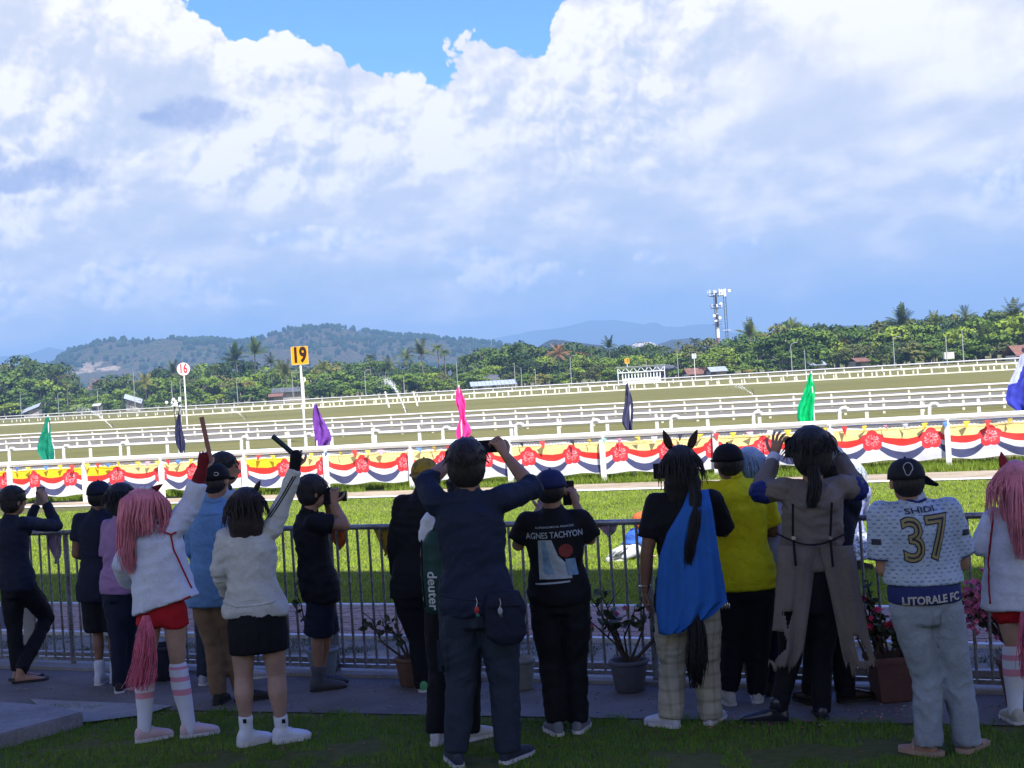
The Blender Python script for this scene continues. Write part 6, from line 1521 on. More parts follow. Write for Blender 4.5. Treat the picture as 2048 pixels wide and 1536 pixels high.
    mb = MB(); c = p.w(888, 1142, -.20); q = empty('backpack', p.base + c, 0, 'dark green backpack with white lettering behind the tall man', 'backpack'); g_ = cloth('nylon_green', (.012, .055, .045), .5)
    rings(mb, [(Vector((0, 0, -.25)), Vector((.10, 0, 0)), Vector((0, .07, 0))), (Vector((0, 0, -.22)), Vector((.135, 0, 0)), Vector((0, .10, 0))), (Vector((0, 0, 0)), Vector((.14, 0, 0)), Vector((0, .11, 0))), (Vector((.0, 0, .18)), Vector((.125, 0, 0)), Vector((0, .09, 0))), (Vector((0, 0, .25)), Vector((.07, 0, 0)), Vector((0, .05, 0)))]); bo = link('pack_body', fuse(mb, .012, 4, 'pack_body', .004), q, g_)
    mb = MB(); mb.tube([(-.05, -.03, .24), (-.03, -.04, .29), (.03, -.04, .29), (.05, -.03, .24)], .008, 6); mb.build('grab_loop', g_, q, True); mb = MB(); mb.tube([(-.118, -.06, .2), (-.125, -.085, 0), (-.12, -.08, -.2)], .006, 5); mb.build('zip', BLK, q, True)
    me = textmesh('deuter', .085, 1.0, .0015, 0); cx = p.w(870, 1168) - c; decal('lettering', me, lambda x_, y_: Vector((cx.x + y_ * .95 + x_ * .06 * 0 + .0, 0, cx.z - x_ * 1.0)), bo, mat('print_white', (.55, .58, .58), .7), q, .004)
    # ---- tall man, arms up with phone
    p = Person((955, 1532), 'tall broad man in navy sweater and grey jeans holding a phone above his face', 1.86, -4, 1.10)
    p.pose((934, 930), (936, 990), (955, 1215), .205, .10, raiseL=.04, raiseR=.04, arms={'L': ((850, 968, .14), (918, 908, .36)), 'R': ((1066, 978, .16), (1012, 912, .34))}, legs={'L': ((922, 1362, .03), (913, 1500, 0)), 'R': ((1008, 1362, .02), (1016, 1498, .02))}, headphi=-8)
    p.skinbody({'curl': .7, 'd': (.7, .1, .6), 'n': (.3, .8, -.3)}, {'curl': .75, 'd': (-.45, .1, .9), 'n': (-.5, .7, -.3)}); p.finish(); p.shirt(DNV, 'sweater', 'long', .026, -.06, sl={'L': 1.35, 'R': 1.30}, slg=.024, fold=.009); tr_ = p.trousers(JEAN, rt=.034, rk=.036, ra=.042, fold=.008); p.hair(HBK, 'short', vol=.012, seed=12, low=.01)
    JD = cloth('denim_seam', (.018, .025, .041)); pocket(p, 914, 1242, .125, .15, tr_, JD); pocket(p, 885, 1310, .06, .17, tr_, JD, 'cargo_pocket')
    piping([(955, 1200), (957, 1235), (958, 1262)], tr_, .0035, .001, 'seam', JD, p); piping([(878, 1186), (920, 1190), (970, 1192), (1022, 1190)], p.shirto, .007, -.001, 'hem', DNV, p)
    piping([(936, 1000), (905, 1004), (880, 1012)], p.shirto, .0035, .0, 'seam', DNV, p)
    mb = MB(); limb(mb, [p.w(944, 893, -.02), p.w(953, 880, -.02)], [.016, .006], 8, 2); mb.build('hair_tuft', HBK, p.e, True); p.shoes(mat('shoe_navy', (.03, .035, .06), .6, .2, 20), SOLW, {'L': (-.25, 1, 0), 'R': (.55, .8, 0)}, L=.30)
    phone(p.base + p.w(972, 893, .42), R(-4), 'black phone held sideways above the head of the tall man', .078, .165, land=True)
    q = empty('waist_bag', p.base + p.w(1010, 1228, -.16), 0, 'dark bag hanging at the right hip of the tall man', 'bag'); mb = MB(); rings(mb, [(Vector((0, 0, -.17)), Vector((.07, 0, 0)), Vector((0, .04, 0))), (Vector((0, 0, -.12)), Vector((.115, 0, 0)), Vector((0, .06, 0))), (Vector((0, 0, .06)), Vector((.12, 0, 0)), Vector((0, .065, 0))), (Vector((0, 0, .13)), Vector((.09, 0, 0)), Vector((0, .045, 0)))]); link('bag_body', fuse(mb, .011, 4, 'bag_body', .006), q, NAVY)
    MB().tube([(-.08, .02, .1), (-.2, .06, .16), (-.30, .10, .14)], .010, 6).build('strap', BLK, q, True); MB().tube([(-.09, -.066, .05), (.09, -.066, .05)], .004, 5).build('zip', BLK, q)
    for (x_, y_, c1, c2, lab) in ((953, 1213, (.35, .03, .03), (.02, .12, .10), 'red and green charm dangling from the belt of the tall man'), (1000, 1215, (.3, .3, .34), (.05, .05, .06), 'small silver charm hanging on the dark hip bag')):
        q = empty('key_charm', p.base + p.w(x_, y_, -.24), 0, lab, 'charm'); mb = MB(); mb.tube([(0, 0, .05), (.006, 0, .02), (0, 0, 0)], .003, 5); mb.build('chain', PKM, q); MB().ball((0, 0, -.02), (.014, .008, .022), 8, 6).build('charm', mat('charm_%d' % x_, c1, .4), q); MB().ball((.004, -.003, -.05), (.011, .007, .012), 8, 6).build('charm', mat('charm2_%d' % x_, c2, .4), q)
    # ---- printed black tee
    p = Person((1131, 1470), 'man in black clothes and navy cap with pale print on back of his tee', 1.67, -4, 1.04)
    p.pose((1102, 978), (1106, 1020), (1119, 1196), .20, .088, arms={'R': ((1180, 1078, .04), (1152, 1008, .20)), 'L': ((1036, 1090, .04), (1078, 1020, .28))}, legs={'L': ((1101, 1322, .03), (1112, 1440, 0)), 'R': ((1152, 1322, .03), (1157, 1440, .03))}, headphi=-10)
    p.skinbody({'curl': .8}, {'curl': 1.0, 'd': (-.2, .1, 1), 'n': (-.6, .5, 0)}); p.finish(); sh = p.shirt(BLK, 't_shirt', 'elbow', .032, -.10, sl={'L': .85, 'R': .9}, slg=.026, fold=.006); p.trousers(BLK, rt=.03, rk=.026, ra=.03, fold=.008); p.cap(cloth('cap_navy', (.015, .022, .085)), brim=-8); p.hair(HBK, 'short', seed=13, vol=-.002); p.shoes(mat('sneaker_dusk', (.16, .17, .20), .7, .2, 20), SOLW, {'L': (-.3, 1, 0), 'R': (.3, 1, 0)})
    phone(p.base + p.w(1137, 986, .26), R(-8), 'black phone at the eye of the man in the navy cap')
    def pl(cx, cy, rot=0):
        c_ = p.w(cx, cy); cr, sr = math.cos(rot), math.sin(rot); return lambda x_, y_: Vector((c_.x + x_ * cr - y_ * sr, c_.y, c_.z + x_ * sr + y_ * cr))
    PR = mat('print_pale', (.36, .42, .46), .8, .2, 25); PB = mat('print_blue', (.16, .27, .38), .8, .3, 15); PRD = mat('print_red', (.20, .035, .03), .8, .3, 15)
    decal('print_lettering', textmesh('AGNES TACHYON', .052, .80, .0008, 0), pl(1108, 1066, .02), sh, PR, sh); decal('print_lettering', textmesh('SUPERNOMICAL PRINCESS', .016, 1.25, .0002, 0), pl(1108, 1050, .02), sh, PR, sh)
    def quad(pts): m_ = MB(); m_.add([(a_, b_, 0) for a_, b_ in pts], [tuple(range(len(pts)))]); return m_.mesh('q')
    decal('print_panel', quad([(-.085, .115), (-.005, .115), (.03, .02), (.10, -.05), (.11, -.12), (-.09, -.12)]), pl(1105, 1113), sh, PR, sh, .005); decal('print_panel', quad([(-.07, .11), (-.045, .11), (-.02, -.03), (.0, -.09), (-.06, -.09)]), pl(1106, 1113), sh, PB, sh, .008)
    decal('print_panel', quad([(.045 * math.cos(t) , .042 * math.sin(t)) for t in np.linspace(0, 5.8, 11)]), pl(1130, 1096), sh, PRD, sh, .010); decal('print_panel', quad([(-.11, -.01), (.10, -.01), (.10, .0), (-.11, .0)]), pl(1106, 1158, .05), sh, PR, sh, .007)
    decal('print_panel', quad([(-.03, .05), (.03, .05), (.045, -.05), (-.02, -.05)]), pl(1140, 1128), sh, PB, sh, .012)
    # ---- blue cape, horse ears
    def checks():
        m, b, o = newmat('check_trousers'); s_ = X.nt.nodes.new('ShaderNodeSeparateXYZ'); lnk(o, s_.inputs[0]); l1 = X.m('FRACT', (X(s_.outputs[0]) + X(s_.outputs[1]) * .5) * 14).ss(.7, .78); l2 = X.m('FRACT', X(s_.outputs[2]) * 12).ss(.72, .8)
        f = nz(o, 8, 4, .6); lnk(cmix(((l1 + l2) * .5).sat(), (.36, .34, .26), (.22, .22, .155)), b.inputs['Base Color']); b.inputs['Roughness'].default_value = .9; bump(b, f, .5, .03); return m
    p = Person((1380, 1454), 'person with horse ears and long black ponytail in blue cape and checked trousers', 1.70, 0, 1.08, 'brown')
    p.pose((1362, 935), (1366, 982), (1374, 1212), .205, .095, arms={'L': ((1294, 1105, -.02), (1291, 1180, .02)), 'R': ((1448, 1062, .12), (1392, 1000, .34))}, legs={'L': ((1345, 1330, .03), (1341, 1432, 0)), 'R': ((1412, 1328, .03), (1422, 1432, .03))})
    p.skinbody({'curl': .5, 'n': (1, .1, 0)}, {'curl': .8, 'd': (-.8, .3, .6), 'n': (-.3, .9, 0)}); p.finish(); sh = p.shirt(BLK, 't_shirt', 'elbow', .028, -.06, sl={'L': .72, 'R': .95}, slg=.024); p.trousers(checks(), rt=.034, rk=.042, ra=.05, fold=.009); p.hair(HBK, 'bob', vol=.008, seed=14)
    CB = cloth('cape_blue', (.020, .12, .42), .7, bs=.5, wr=5)
    sheet('cape', [(976, 1374, 1412, .05), (1010, 1358, 1417, -.02), (1060, 1328, 1424, -.03), (1110, 1312, 1432, -.02), (1160, 1308, 1442, -.02), (1200, 1306, 1447, -.02, -14), (1238, 1312, 1420, -.02, -40), (1254, 1322, 1372, -.02, -14)], p.Y, p.base, CB, p.e, 40, 5, .045, -.155, .020, 26, 3, 0, .004)
    mb = MB(); strands(mb, [p.w(1380, 945, -.12), p.w(1392, 990, -.17), p.w(1388, 1050, -.22), p.w(1380, 1100, -.22), p.w(1377, 1138, -.21)], [.02, .035, .04, .032, .012], 110, .0055, 14, .8, .008); strands(mb, [p.w(1337, 945, .02), p.w(1333, 985, 0), p.w(1336, 1010, -.02)], [.02, .014, .006], 16, .004, 15, .4, .004); mb.build('ponytail', HBK, p.e, True)
    mb = MB(); strands(mb, [p.w(1390, 1225, -.17), p.w(1394, 1260, -.21), p.w(1394, 1320, -.23), p.w(1392, 1378, -.20)], [.03, .052, .062, .025], 170, .0055, 16, 1.2, .012); limb(mb, [p.w(1391, 1240, -.19), p.w(1394, 1300, -.22), p.w(1392, 1355, -.21)], [.03, .05, .02], 10, 3); mb.build('costume_tail', HBK, p.e, True)
    E2 = cloth('ear_brown', (.035, .018, .016), bs=.2); p.ear((1341, 897), (1326, 859), .026, E2); p.ear((1379, 897), (1395, 858), .026, E2)
    p.shoes(mat('sneaker_pale', (.50, .53, .58), .6, .1, 20), SOLW, {'L': (-.75, .7, 0), 'R': (.5, .9, 0)}); o = MB().lathe([(.034, 0), (.038, .006), (.034, .012), (.031, .006)], 14).build('bracelet', PKM, p.e); o.location = p.Wr['L'] + Vector((0, 0, .02))
    phone(p.base + p.w(1319, 942, .40), R(4), 'phone held up left of the horse eared head', .08, .10)
    # ---- yellow polo
    p = Person((1484, 1410), 'heavy man in bright yellow polo and black trousers between blue cape and torn coat', 1.70, 6, 1.18, 'brown')
    p.pose((1456, 925), (1466, 958), (1490, 1165), .215, .095, arms={'L': ((1402, 1060, .12), (1430, 1060, .36)), 'R': ((1545, 1062, .08), (1536, 1050, .34))}, legs={'L': ((1466, 1282, .03), (1458, 1378, 0)), 'R': ((1516, 1282, .03), (1514, 1384, .03))}, headphi=12)
    p.skinbody(); p.finish(); p.shirt(cloth('polo_yellow', (.70, .66, .008), bs=.45), 'polo_shirt', 'elbow', .024, -.06, sl={'L': .8, 'R': .85}, hem=.195, fold=.007); piping([(1442, 948), (1466, 953), (1490, 946)], p.shirto, .010, .0, 'collar', MATS['polo_yellow'], p); piping([(1432, 1158), (1480, 1161), (1536, 1158)], p.shirto, .0035, .0, 'hem_seam', MATS['polo_yellow'], p); p.trousers(BLK, rt=.026, rk=.03, ra=.03); p.cap(BLK, brim=4); p.hair(HBK, 'short', seed=17, vol=-.002); p.shoes(mat('sneaker_cream', (.5, .48, .42), .6, .1, 20), SOLW, {'L': (-.2, 1, 0), 'R': (.15, .9, 0)})
    q = empty('key_charm', p.base + p.w(1452, 1213, -.2), 0, 'silver crown shaped charm hanging beside the blue cape', 'charm'); MB().tube([(0, 0, .1), (.004, 0, .05), (0, 0, .02)], .0025, 5).build('chain', PKM, q)
    for k_ in range(5): MB().ball(((k_ - 2) * .011, 0, .006 * (k_ % 2)), (.006, .005, .022), 6, 5).build('charm', PKM, q)
    # ---- pale blue haired person between them
    p = Person((1546, 1392), 'person with pale blue hair seen between the yellow polo and the torn coat', 1.62, -20, .9, 'light')
    p.pose((1500, 936), (1512, 966), (1542, 1150), .17, .08, arms={'L': ((1520, 1060, .1), (1530, 1050, .3)), 'R': ((1562, 1060, .1), (1560, 1040, .3))}, legs={'L': ((1546, 1270, .02), (1544, 1360, 0)), 'R': ((1562, 1270, .04), (1566, 1362, .05))})
    p.skinbody(); p.finish(); p.shirt(cloth('cloth_pale_lilac', (.34, .36, .52)), 'blouse', 'short', .02, -.1); p.trousers(NAVY); p.hair(hairmat('hair_pale_blue', (.36, .50, .66)), 'bob', vol=.016, seed=18); p.shoes(SOLD, SOLD)
    # ---- torn coat
    p = Person((1597, 1446), 'person in long torn taupe coat and black boots holding up a tablet', 1.80, 0, 1.0, 'tan')
    p.pose((1622, 905), (1626, 962), (1620, 1190), .20, .09, raiseL=.03, raiseR=.03, arms={'L': ((1520, 984, .06), (1549, 912, .22)), 'R': ((1716, 978, .06), (1672, 902, .24))}, legs={'L': ((1580, 1320, .03), (1556, 1418, 0)), 'R': ((1642, 1320, .03), (1644, 1420, .03))})
    p.skinbody({'curl': .35, 'd': (.28, .05, 1), 'n': (.6, .7, 0), 'spread': .35}, {'curl': .5, 'd': (-.4, .1, 1), 'n': (-.7, .6, 0)}); p.finish()
    TP = cloth('coat_taupe', (.165, .142, .125), bs=.55, wr=7); TP2 = cloth('coat_lining_blue', (.012, .022, .14), .6)
    mb = MB(); p.torso(mb, .032, .2, 1.0)
    for q in ('L', 'R'):
        a0, a1, a2 = p.S[q], p.El[q], p.Wr[q]; limb(mb, [a0, a0.lerp(a1, .5), a1, a1.lerp(a2, .5), a1.lerp(a2, .86)], [.074, .070, .064, .056, .044], 14, 3, True)
    rings(mb, [(p.w(1624, 1092), p.ac * .19, p.fw * .145), (p.w(1625, 1060), p.ac * .19, p.fw * .14), (p.w(1625, 1030), p.ac * .195, p.fw * .14)])
    rings(mb, [(p.w(1628, 968, -.03), p.ac * .12, Vector((0, .10, .02))), (p.w(1632, 992, -.06), p.ac * .165, Vector((0, .10, .03))), (p.w(1634, 1016, -.09), p.ac * .13, Vector((0, .06, .03))), (p.w(1634, 1026, -.10), p.ac * .06, Vector((0, .03, .01)))])
    ct = p.garment('coat', mb, TP, fold=.011, fs=(6, 6, 10))
    for q, (sx_, c_) in {'L': (-1, .30), 'R': (1, .15)}.items():
        mb = MB(); a1, a2 = p.El[q], p.Wr[q]; limb(mb, [p.S[q].lerp(a1, .80), a1.lerp(p.S[q], .04), a1.lerp(a2, .14)], [.074, .072, .060], 14, 3, True); p.garment('sleeve_band', mb, TP2 if True else TP, fold=.012, fs=(10, 10, 16)); mb = MB(); limb(mb, [a1.lerp(a2, .84), a1.lerp(a2, .95)], [.043, .042], 12, 2); p.garment('cuff', mb, WHT, .009, 3, .002)
    r1 = lambda u_, v_: (.18 < u_ < .52 and .50 < v_ < .56 + .05 * math.sin(u_ * 20)) or (u_ < .32 + .12 * math.sin(v_ * 19) and .64 < v_ < .92)
    sheet('coat_tail', [(1086, 1548, 1626, .02), (1110, 1546, 1624, 0), (1180, 1543, 1614, 0), (1240, 1538, 1605, 0), (1290, 1532, 1598, 0), (1325, 1530, 1580, 0)], p.Y, p.base, TP, p.e, 34, 7, .03, -.145, .020, 11, 1, 26, .005, r1)
    r2 = lambda u_, v_: (.42 < u_ < .78 and .74 + .08 * math.sin(u_ * 9) < v_ < .90) 
    sheet('coat_tail', [(1086, 1630, 1698, .02), (1110, 1633, 1702, 0), (1180, 1650, 1712, 0), (1240, 1662, 1724, 0), (1290, 1672, 1733, 0), (1328, 1682, 1744, 0)], p.Y, p.base, TP, p.e, 34, 7, .03, -.145, .020, 11, 4, 34, .005, r2)
    mb = MB(); bl = [p.w(1552 + 142 * t, 1066 + 24 * math.sin(math.pi * t), -.13 - .065 * math.sin(math.pi * t)) for t in np.linspace(0, 1, 12)]; mb.tube(bl, .010, 8, flat=.5); mb.build('belt', BLK, p.e, True)
    for (x0, y0, x1, y1) in ((1586, 1008, 1586, 1075), (1664, 1005, 1661, 1072), (1587, 1078, 1592, 1132), (1661, 1075, 1666, 1134)): MB().tube([p.w(x0, y0, -.175), p.w((x0 + x1) / 2, (y0 + y1) / 2, -.195), p.w(x1, y1, -.205)], .0075, 6).build('strap', BLK, p.e)
    for x_ in (1587, 1661): MB().box(p.w(x_, 1076, -.215), (.022, .01, .02)).build('buckle', PKM, p.e)
    p.trousers(BLK, rt=.016, rk=.018, ra=.012); BT = mat('boot_leather', (.018, .020, .028), .28, .2, 8, spec=.6, bmp=.3, bscale=14)
    for q in p.An: mb = MB(); limb(mb, [p.Kn[q].lerp(p.An[q], .25), p.Kn[q].lerp(p.An[q], .6), p.An[q]], [.062, .056, .048], 14, 3); p.garment('boot_shaft', mb, BT, .010, 3, .003)
    p.shoes(BT, SOLD, {'L': (-.95, .35, 0), 'R': (.1, 1, 0)}, name='boot', high=.04, L=.30)
    p.hair(HBK, 'wild', vol=.024, seed=19, low=.015); mb = MB(); strands(mb, [p.w(1626, 930, -.11), p.w(1630, 965, -.17), p.w(1626, 1000, -.19), p.w(1624, 1018, -.18)], [.03, .04, .035, .012], 80, .006, 20, .8, .01); limb(mb, [p.w(1626, 930, -.10), p.w(1630, 970, -.16), p.w(1626, 1000, -.18)], [.03, .035, .015], 10, 3); mb.build('ponytail', HBK, p.e, True)
    phone(p.base + p.w(1600, 893, .27), 0, 'dark tablet held before the face by the person in the torn coat', .13, .19, land=True, cat='tablet')
    # ---- dark trousers and shoes behind the coat
    p = Person((1668, 1408), 'person in black trousers and brown shoes standing behind the torn coat', 1.62, -35, 1.0)
    p.pose((1668, 950), (1664, 986), (1660, 1170), .17, .08, arms={'L': ((1632, 1070, .1), (1650, 1060, .3)), 'R': ((1690, 1080, .05), (1690, 1060, .3))}, legs={'L': ((1630, 1290, .0), (1622, 1385, 0)), 'R': ((1682, 1288, .05), (1692, 1390, .0))})
    p.skinbody(); p.finish(); p.shirt(NAVY, 'shirt', 'long', .02, -.1); p.trousers(BLK, rk=.03, ra=.034); p.hair(HBK, 'short', seed=21); p.shoes(mat('shoe_brown', (.03, .02, .016), .4, .2, 20), SOLD, {'L': (-.3, .9, 0), 'R': (.98, .2, 0)}, L=.30)
    # ---- crouching on the lawn beyond the fence
    p = Person((1712, 1138), 'pale haired person in silvery frilled skirt kneeling on the lawn right of torn coat', 1.60, -40, .95, 'light')
    p.pose((1706, 944), (1703, 970), (1696, 1072), .18, .085, arms={'L': ((1668, 1020, .1), (1690, 1050, .25)), 'R': ((1725, 1018, .05), (1716, 1048, .22))}, legs={'L': ((1690, 1120, .15), (1676, 1128, -.1)), 'R': ((1718, 1122, .12), (1712, 1130, -.12))})
    p.skinbody(); p.finish(); p.shirt(cloth('top_lilac', (.26, .30, .55)), 'top', 'long', .026, .06, slg=.04); p.hair(hairmat('hair_silver_blue', (.50, .58, .66)), 'bob', vol=.012, seed=22); p.shoes(SOLD, SOLD, {'L': (-.9, -.3, 0), 'R': (.8, .1, 0)})
    m, b, o_ = newmat('satin_silver'); f = nz(o_, 22, 4, .7, 1.5); lnk(ramp(f, [(.40, (.10, .13, .22)), (.52, (.5, .55, .66)), (.62, (.85, .88, .92))]), b.inputs['Base Color']); b.inputs['Roughness'].default_value = .35; b.inputs['Metallic'].default_value = .2; bump(b, f, .8, .02)
    mb = MB(); rings(mb, [(p.w(1702, 1114), Vector((.30, 0, 0)), Vector((0, .26, 0))), (p.w(1700, 1096), Vector((.26, 0, 0)), Vector((0, .24, 0))), (p.w(1698, 1070), Vector((.19, 0, 0)), Vector((0, .17, 0))), (p.w(1697, 1052), Vector((.13, 0, 0)), Vector((0, .12, 0)))]); p.garment('skirt', mb, m, .014, 3, .035, (9, 9, 7))
    p = Person((1275, 1118), 'orange haired person in blue jacket crouching on the lawn left of the blue cape', 1.45, -60, .9, 'light')
    p.pose((1284, 1044), (1278, 1058), (1262, 1094), .17, .08, arms={'L': ((1262, 1080, .2), (1282, 1098, .25)), 'R': ((1280, 1088, -.1), (1296, 1104, -.05))}, legs={'L': ((1284, 1092, .1), (1252, 1112, .1)), 'R': ((1282, 1096, -.08), (1240, 1112, -.1))})
    p.skinbody(); p.finish(); p.shirt(cloth('jacket_blue', (.05, .14, .50)), 'jacket', 'elbow', .03, .2, slg=.03); p.trousers(WHT, rt=.05, rk=.05, ra=.03); p.hair(hairmat('hair_orange', (.60, .14, .03)), 'short', vol=.012, seed=23); p.shoes(SOLW, SOLW, {'L': (-.9, .3, 0), 'R': (-.9, 0, 0)})
    mb = MB(); strands(mb, [p.w(1250, 1092, -.12), p.w(1238, 1100, -.16), p.w(1228, 1112, -.16)], [.04, .07, .04], 60, .008, 24, 1, .01); mb.build('costume_tail', WHT, p.e, True)
    # ---- jersey 37
    DKN = cloth('cloth_royal_navy', (.020, .030, .13))
    def jersey():
        m, b, o = newmat('jersey'); s_ = X.nt.nodes.new('ShaderNodeSeparateXYZ'); lnk(o, s_.inputs[0]); x_, z_ = X(s_.outputs[0]), X(s_.outputs[2]); row = X.m('FLOOR', z_ * 48)
        d1 = X.m('FRACT', z_ * 48.0).ss(.55, .65) * X.m('FRACT', x_ * 26.0 + X.m('FRACT', row * .5)).ss(.45, .5) * nz(o, 60, 2).ss(.40, .5); f = nz(o, 7, 4, .6)
        fade = z_.ss(1.30, .95); base = ramp(f, [(.35, (.29, .38, .50)), (.65, (.40, .49, .60))]); lnk(cmix(d1 * (.75), base, (.07, .10, .22)), b.inputs['Base Color']); b.inputs['Roughness'].default_value = .6; bump(b, f, .5, .03); return m
    p = Person((1898, 1510), 'man in pale football jersey number 37, light grey track trousers and cap', 1.72, -4, 1.08, 'tan')
    p.pose((1813, 962), (1828, 1000), (1852, 1212), .215, .095, arms={'L': ((1768, 1138, .02), (1800, 1108, .30)), 'R': ((1925, 1128, .04), (1888, 1108, .32))}, legs={'L': ((1856, 1355, .03), (1858, 1488, 0)), 'R': ((1913, 1350, .03), (1936, 1486, .03))}, headphi=6, tilt=-.05)
    p.skinbody({'curl': .8}, {'curl': .8}); p.finish({'L': (-.5, .6, 0), 'R': (.6, .6, 0)}, bare=True); JM = jersey(); sh = p.shirt(JM, 'jersey', 'elbow', .040, .20, sl={'L': .80, 'R': .80}, waist=.185, slg=.034, fold=.004)
    mb = MB(); rings(mb, [(p.w(1850, 1204), p.ac * .200, p.fw * .155), (p.w(1848, 1175), p.ac * .197, p.fw * .153), (p.w(1846, 1130), p.ac * .17, p.fw * .125)]); us = p.garment('undershirt', mb, cloth('cloth_royal_navy', (.020, .030, .13)), fold=.003)
    p.trousers(cloth('track_grey', (.24, .28, .32), bs=.5), rt=.020, rk=.036, ra=.050, fold=.009, top=.05); pocket(p, 1892, 1245, .11, .13, [c_ for c_ in p.e.children if c_.name.startswith('trousers')][0], MATS['track_grey']); piping([(1850, 1215), (1862, 1262), (1876, 1300)], [c_ for c_ in p.e.children if c_.name.startswith('trousers')][0], .0035, .0, 'seam', MATS['track_grey'], p); piping([(1806, 997), (1828, 1002), (1850, 996)], sh, .008, .0, 'collar', DKN, p); p.cap(cloth('cap_black', (.014, .014, .020)), brim=-78, droop=.035, bw=.078); p.hair(HBK, 'short', seed=25, vol=-.002)
    GD = mat('print_gold', (.26, .22, .10), .6, .12, 25); DKP = mat('print_dark', (.02, .022, .04), .6, .1, 25)
    def pl2(cx, cy, rot=0):
        c_ = p.w(cx, cy); cr, sr = math.cos(rot), math.sin(rot); return lambda x_, y_: Vector((c_.x + x_ * cr - y_ * sr, c_.y, c_.z + x_ * sr + y_ * cr))
    decal('number_outline', textmesh('37', .325, .80, .012, 0), pl2(1838, 1076, .06), sh, DKP, sh, .005, .018); decal('number', textmesh('37', .325, .80, .005, 0), pl2(1838, 1076, .06), sh, GD, sh, .008, .018); decal('number_line', textmesh('37', .325, .80, -.0095, 0), pl2(1838, 1076, .06), sh, DKP, sh, .012, .018)
    decal('name_lettering', textmesh('SHIDI', .040, 1.7, .0006, 0), pl2(1829, 1017, .06), sh, DKP, sh, .010); decal('club_lettering', textmesh('LITORALE FC', .060, .88, .002, 0), pl2(1851, 1192, .05), us, mat('print_cream', (.42, .41, .36), .7, .1, 25), us, .007)
    for q, (x_, y_) in (('L', (1748, 1082)), ('R', (1926, 1062))): decal('sleeve_patch', quad([(-.022, -.016), (.022, -.016), (.022, .016), (-.022, .016)]), pl2(x_, y_), sh, DKP, sh, .007)
    for q in ('L', 'R'): a0, a1 = p.S[q], p.El[q]; mb = MB(); mb.tube([a0.lerp(a1, .775), a0.lerp(a1, .815)], [.0885, .0885], 16); p.garment('sleeve_hem', mb, cloth('cloth_royal_navy', ()), .009, 2, 0)
    for q, dd in (('L', (-.5, .6, 0)), ('R', (.6, .6, 0))):
        a_ = p.An[q]; d = Vector(dd).normalized(); sd_ = d.cross(Vector((0, 0, 1))); g0 = Vector((a_.x, a_.y, 0)); mb = MB(); SL = mat('slipper_tan', (.34, .24, .18), .8, .1, 12)
        mb.prism([(-.08, -.03), (-.06, -.045), (.08, -.052), (.17, -.045), (.20, 0), (.17, .045), (.08, .052), (-.06, .045), (-.08, .03)], lambda x_, y_: g0 + d * x_ + sd_ * y_ + Vector((0, 0, .006)), Vector((0, 0, .026))); sl_ = mb.build('slipper', SL, p.e); MB().tube([g0 + sd_ * .05 + d * .07 + Vector((0, 0, .03)), g0 + d * .09 + Vector((0, 0, .078)), g0 - sd_ * .05 + d * .07 + Vector((0, 0, .03))], .013, 8).build('strap', SL, sl_, True)
    em = MB(); em.tube([p.w(1816 + 10 * math.cos(a_) * (1 if math.sin(a_) < .2 else .7), 938 + 13 * math.sin(a_), -.118) for a_ in np.linspace(0, 6.28, 14)], .0028, 5); em.build('cap_emblem', mat('emblem_grey', (.35, .36, .40), .6), p.e)
    # ---- right edge pink hair
    p = Person((2040, 1448), 'person with long pink wig, red ears and white jacket at far right edge', 1.56, -6, .92, 'light')
    p.pose((2032, 968), (2036, 1014), (2040, 1212), .18, .085, arms={'L': ((1962, 1092, .02), (1982, 1050, .26)), 'R': ((2108, 1100, .02), (2090, 1060, .26))}, legs={'L': ((2026, 1302, .03), (2032, 1425, 0)), 'R': ((2062, 1302, .03), (2070, 1425, .03))})
    p.skinbody({'curl': .9}, {'curl': .9}); p.finish(); mb = MB(); p.torso(mb, .03, .2, 1.0); rings(mb, [(p.w(2040, 1216), p.ac * .225, p.fw * .17), (p.w(2040, 1180), p.ac * .215, p.fw * .16), (p.w(2039, 1120), p.ac * .195, p.fw * .145), (p.w(2038, 1075), p.ac * .185, p.fw * .135)])
    for q in ('L', 'R'):
        a0, a1, a2 = p.S[q], p.El[q], p.Wr[q]; limb(mb, [a0, a0.lerp(a1, .5), a1, a1.lerp(a2, .9)], [.070, .068, .062, .052], 14, 3, True)
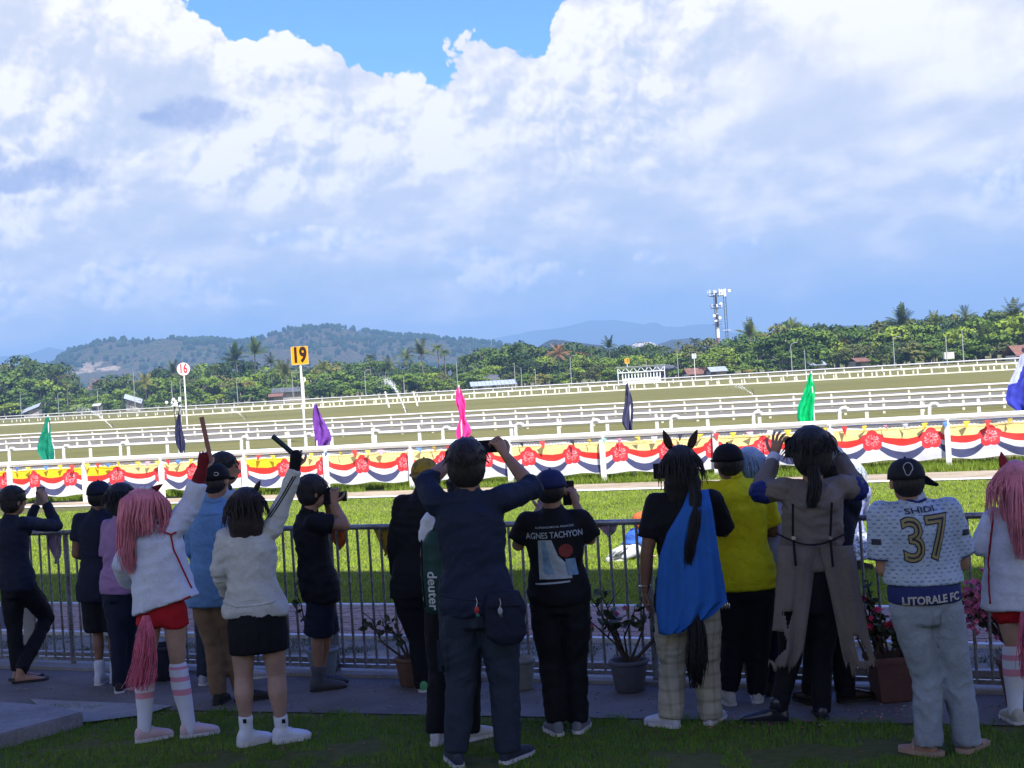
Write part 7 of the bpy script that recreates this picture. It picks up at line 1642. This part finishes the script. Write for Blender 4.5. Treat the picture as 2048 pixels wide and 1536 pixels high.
    jk = p.garment('jacket', mb, JW, fold=.007, fs=(6, 6, 9)); piping([(1972, 1222), (2010, 1226), (2050, 1226), (2090, 1224)], jk, .009, m_=TRIM, p=p); piping([(1982, 1020), (1976, 1080), (1974, 1150), (1973, 1215)], jk, .006, m_=TRIM, p=p)
    p.trousers(RED, 'shorts', .12, rt=.022, flare=.010); 
    for q in p.An: mb = MB(); limb(mb, [p.Kn[q].lerp(p.An[q], .0), p.Kn[q].lerp(p.An[q], .35) - p.fw * .008, p.Kn[q].lerp(p.An[q], .7), p.An[q]], [.062, .064, .050, .042], 14, 3); p.garment('knee_sock', mb, SOCK, .01, 3, .0015)
    p.shoes(mat('sneaker_beige', (.42, .40, .34), .6, .1, 20), SOLW, {'L': (-.1, 1, 0), 'R': (.2, 1, 0)}); p.hair(HPK, 'long', vol=.02, seed=26, low=.03)
    mb = MB(); strands(mb, [p.w(2040, 950, -.10), p.w(2042, 1000, -.16), p.w(2044, 1060, -.20), p.w(2044, 1120, -.20)], [.06, .085, .07, .02], 170, .006, 27, 1, .012); mb.build('ponytail', HPK, p.e, True)
    mb = MB(); strands(mb, [p.w(2054, 1225, -.17), p.w(2056, 1280, -.2), p.w(2056, 1360, -.2)], [.03, .05, .03], 120, .005, 28, 2, .015); mb.build('costume_tail', bpy.data.materials['tail_pink'], p.e, True)
    p.ear((2012, 944), (2002, 903), .030, cloth('ear_red', (.22, .02, .03), bs=.2)); p.ear((2056, 944), (2066, 902), .030, cloth('ear_red', ()))
make_people()
# ------------------------------------------------------------------ haze
def make_haze():
    hz = MB().box((0, 4000, 160), (9300, 8900, 324)).build('haze')
    hm = bpy.data.materials.new('haze_air'); hm.use_nodes = True; nt = hm.node_tree; nt.nodes.clear()
    pv = nt.nodes.new('ShaderNodeVolumePrincipled'); pv.inputs['Density'].default_value = .00028
    pv.inputs['Color'].default_value = (.32, .56, .84, 1); pv.inputs['Anisotropy'].default_value = 0
    o = nt.nodes.new('ShaderNodeOutputMaterial'); nt.links.new(pv.outputs[0], o.inputs['Volume'])
    hz.data.materials.append(hm); tag(hz, 'pale blue haze hanging over the racecourse and hills', 'haze', kind='stuff')
make_haze()
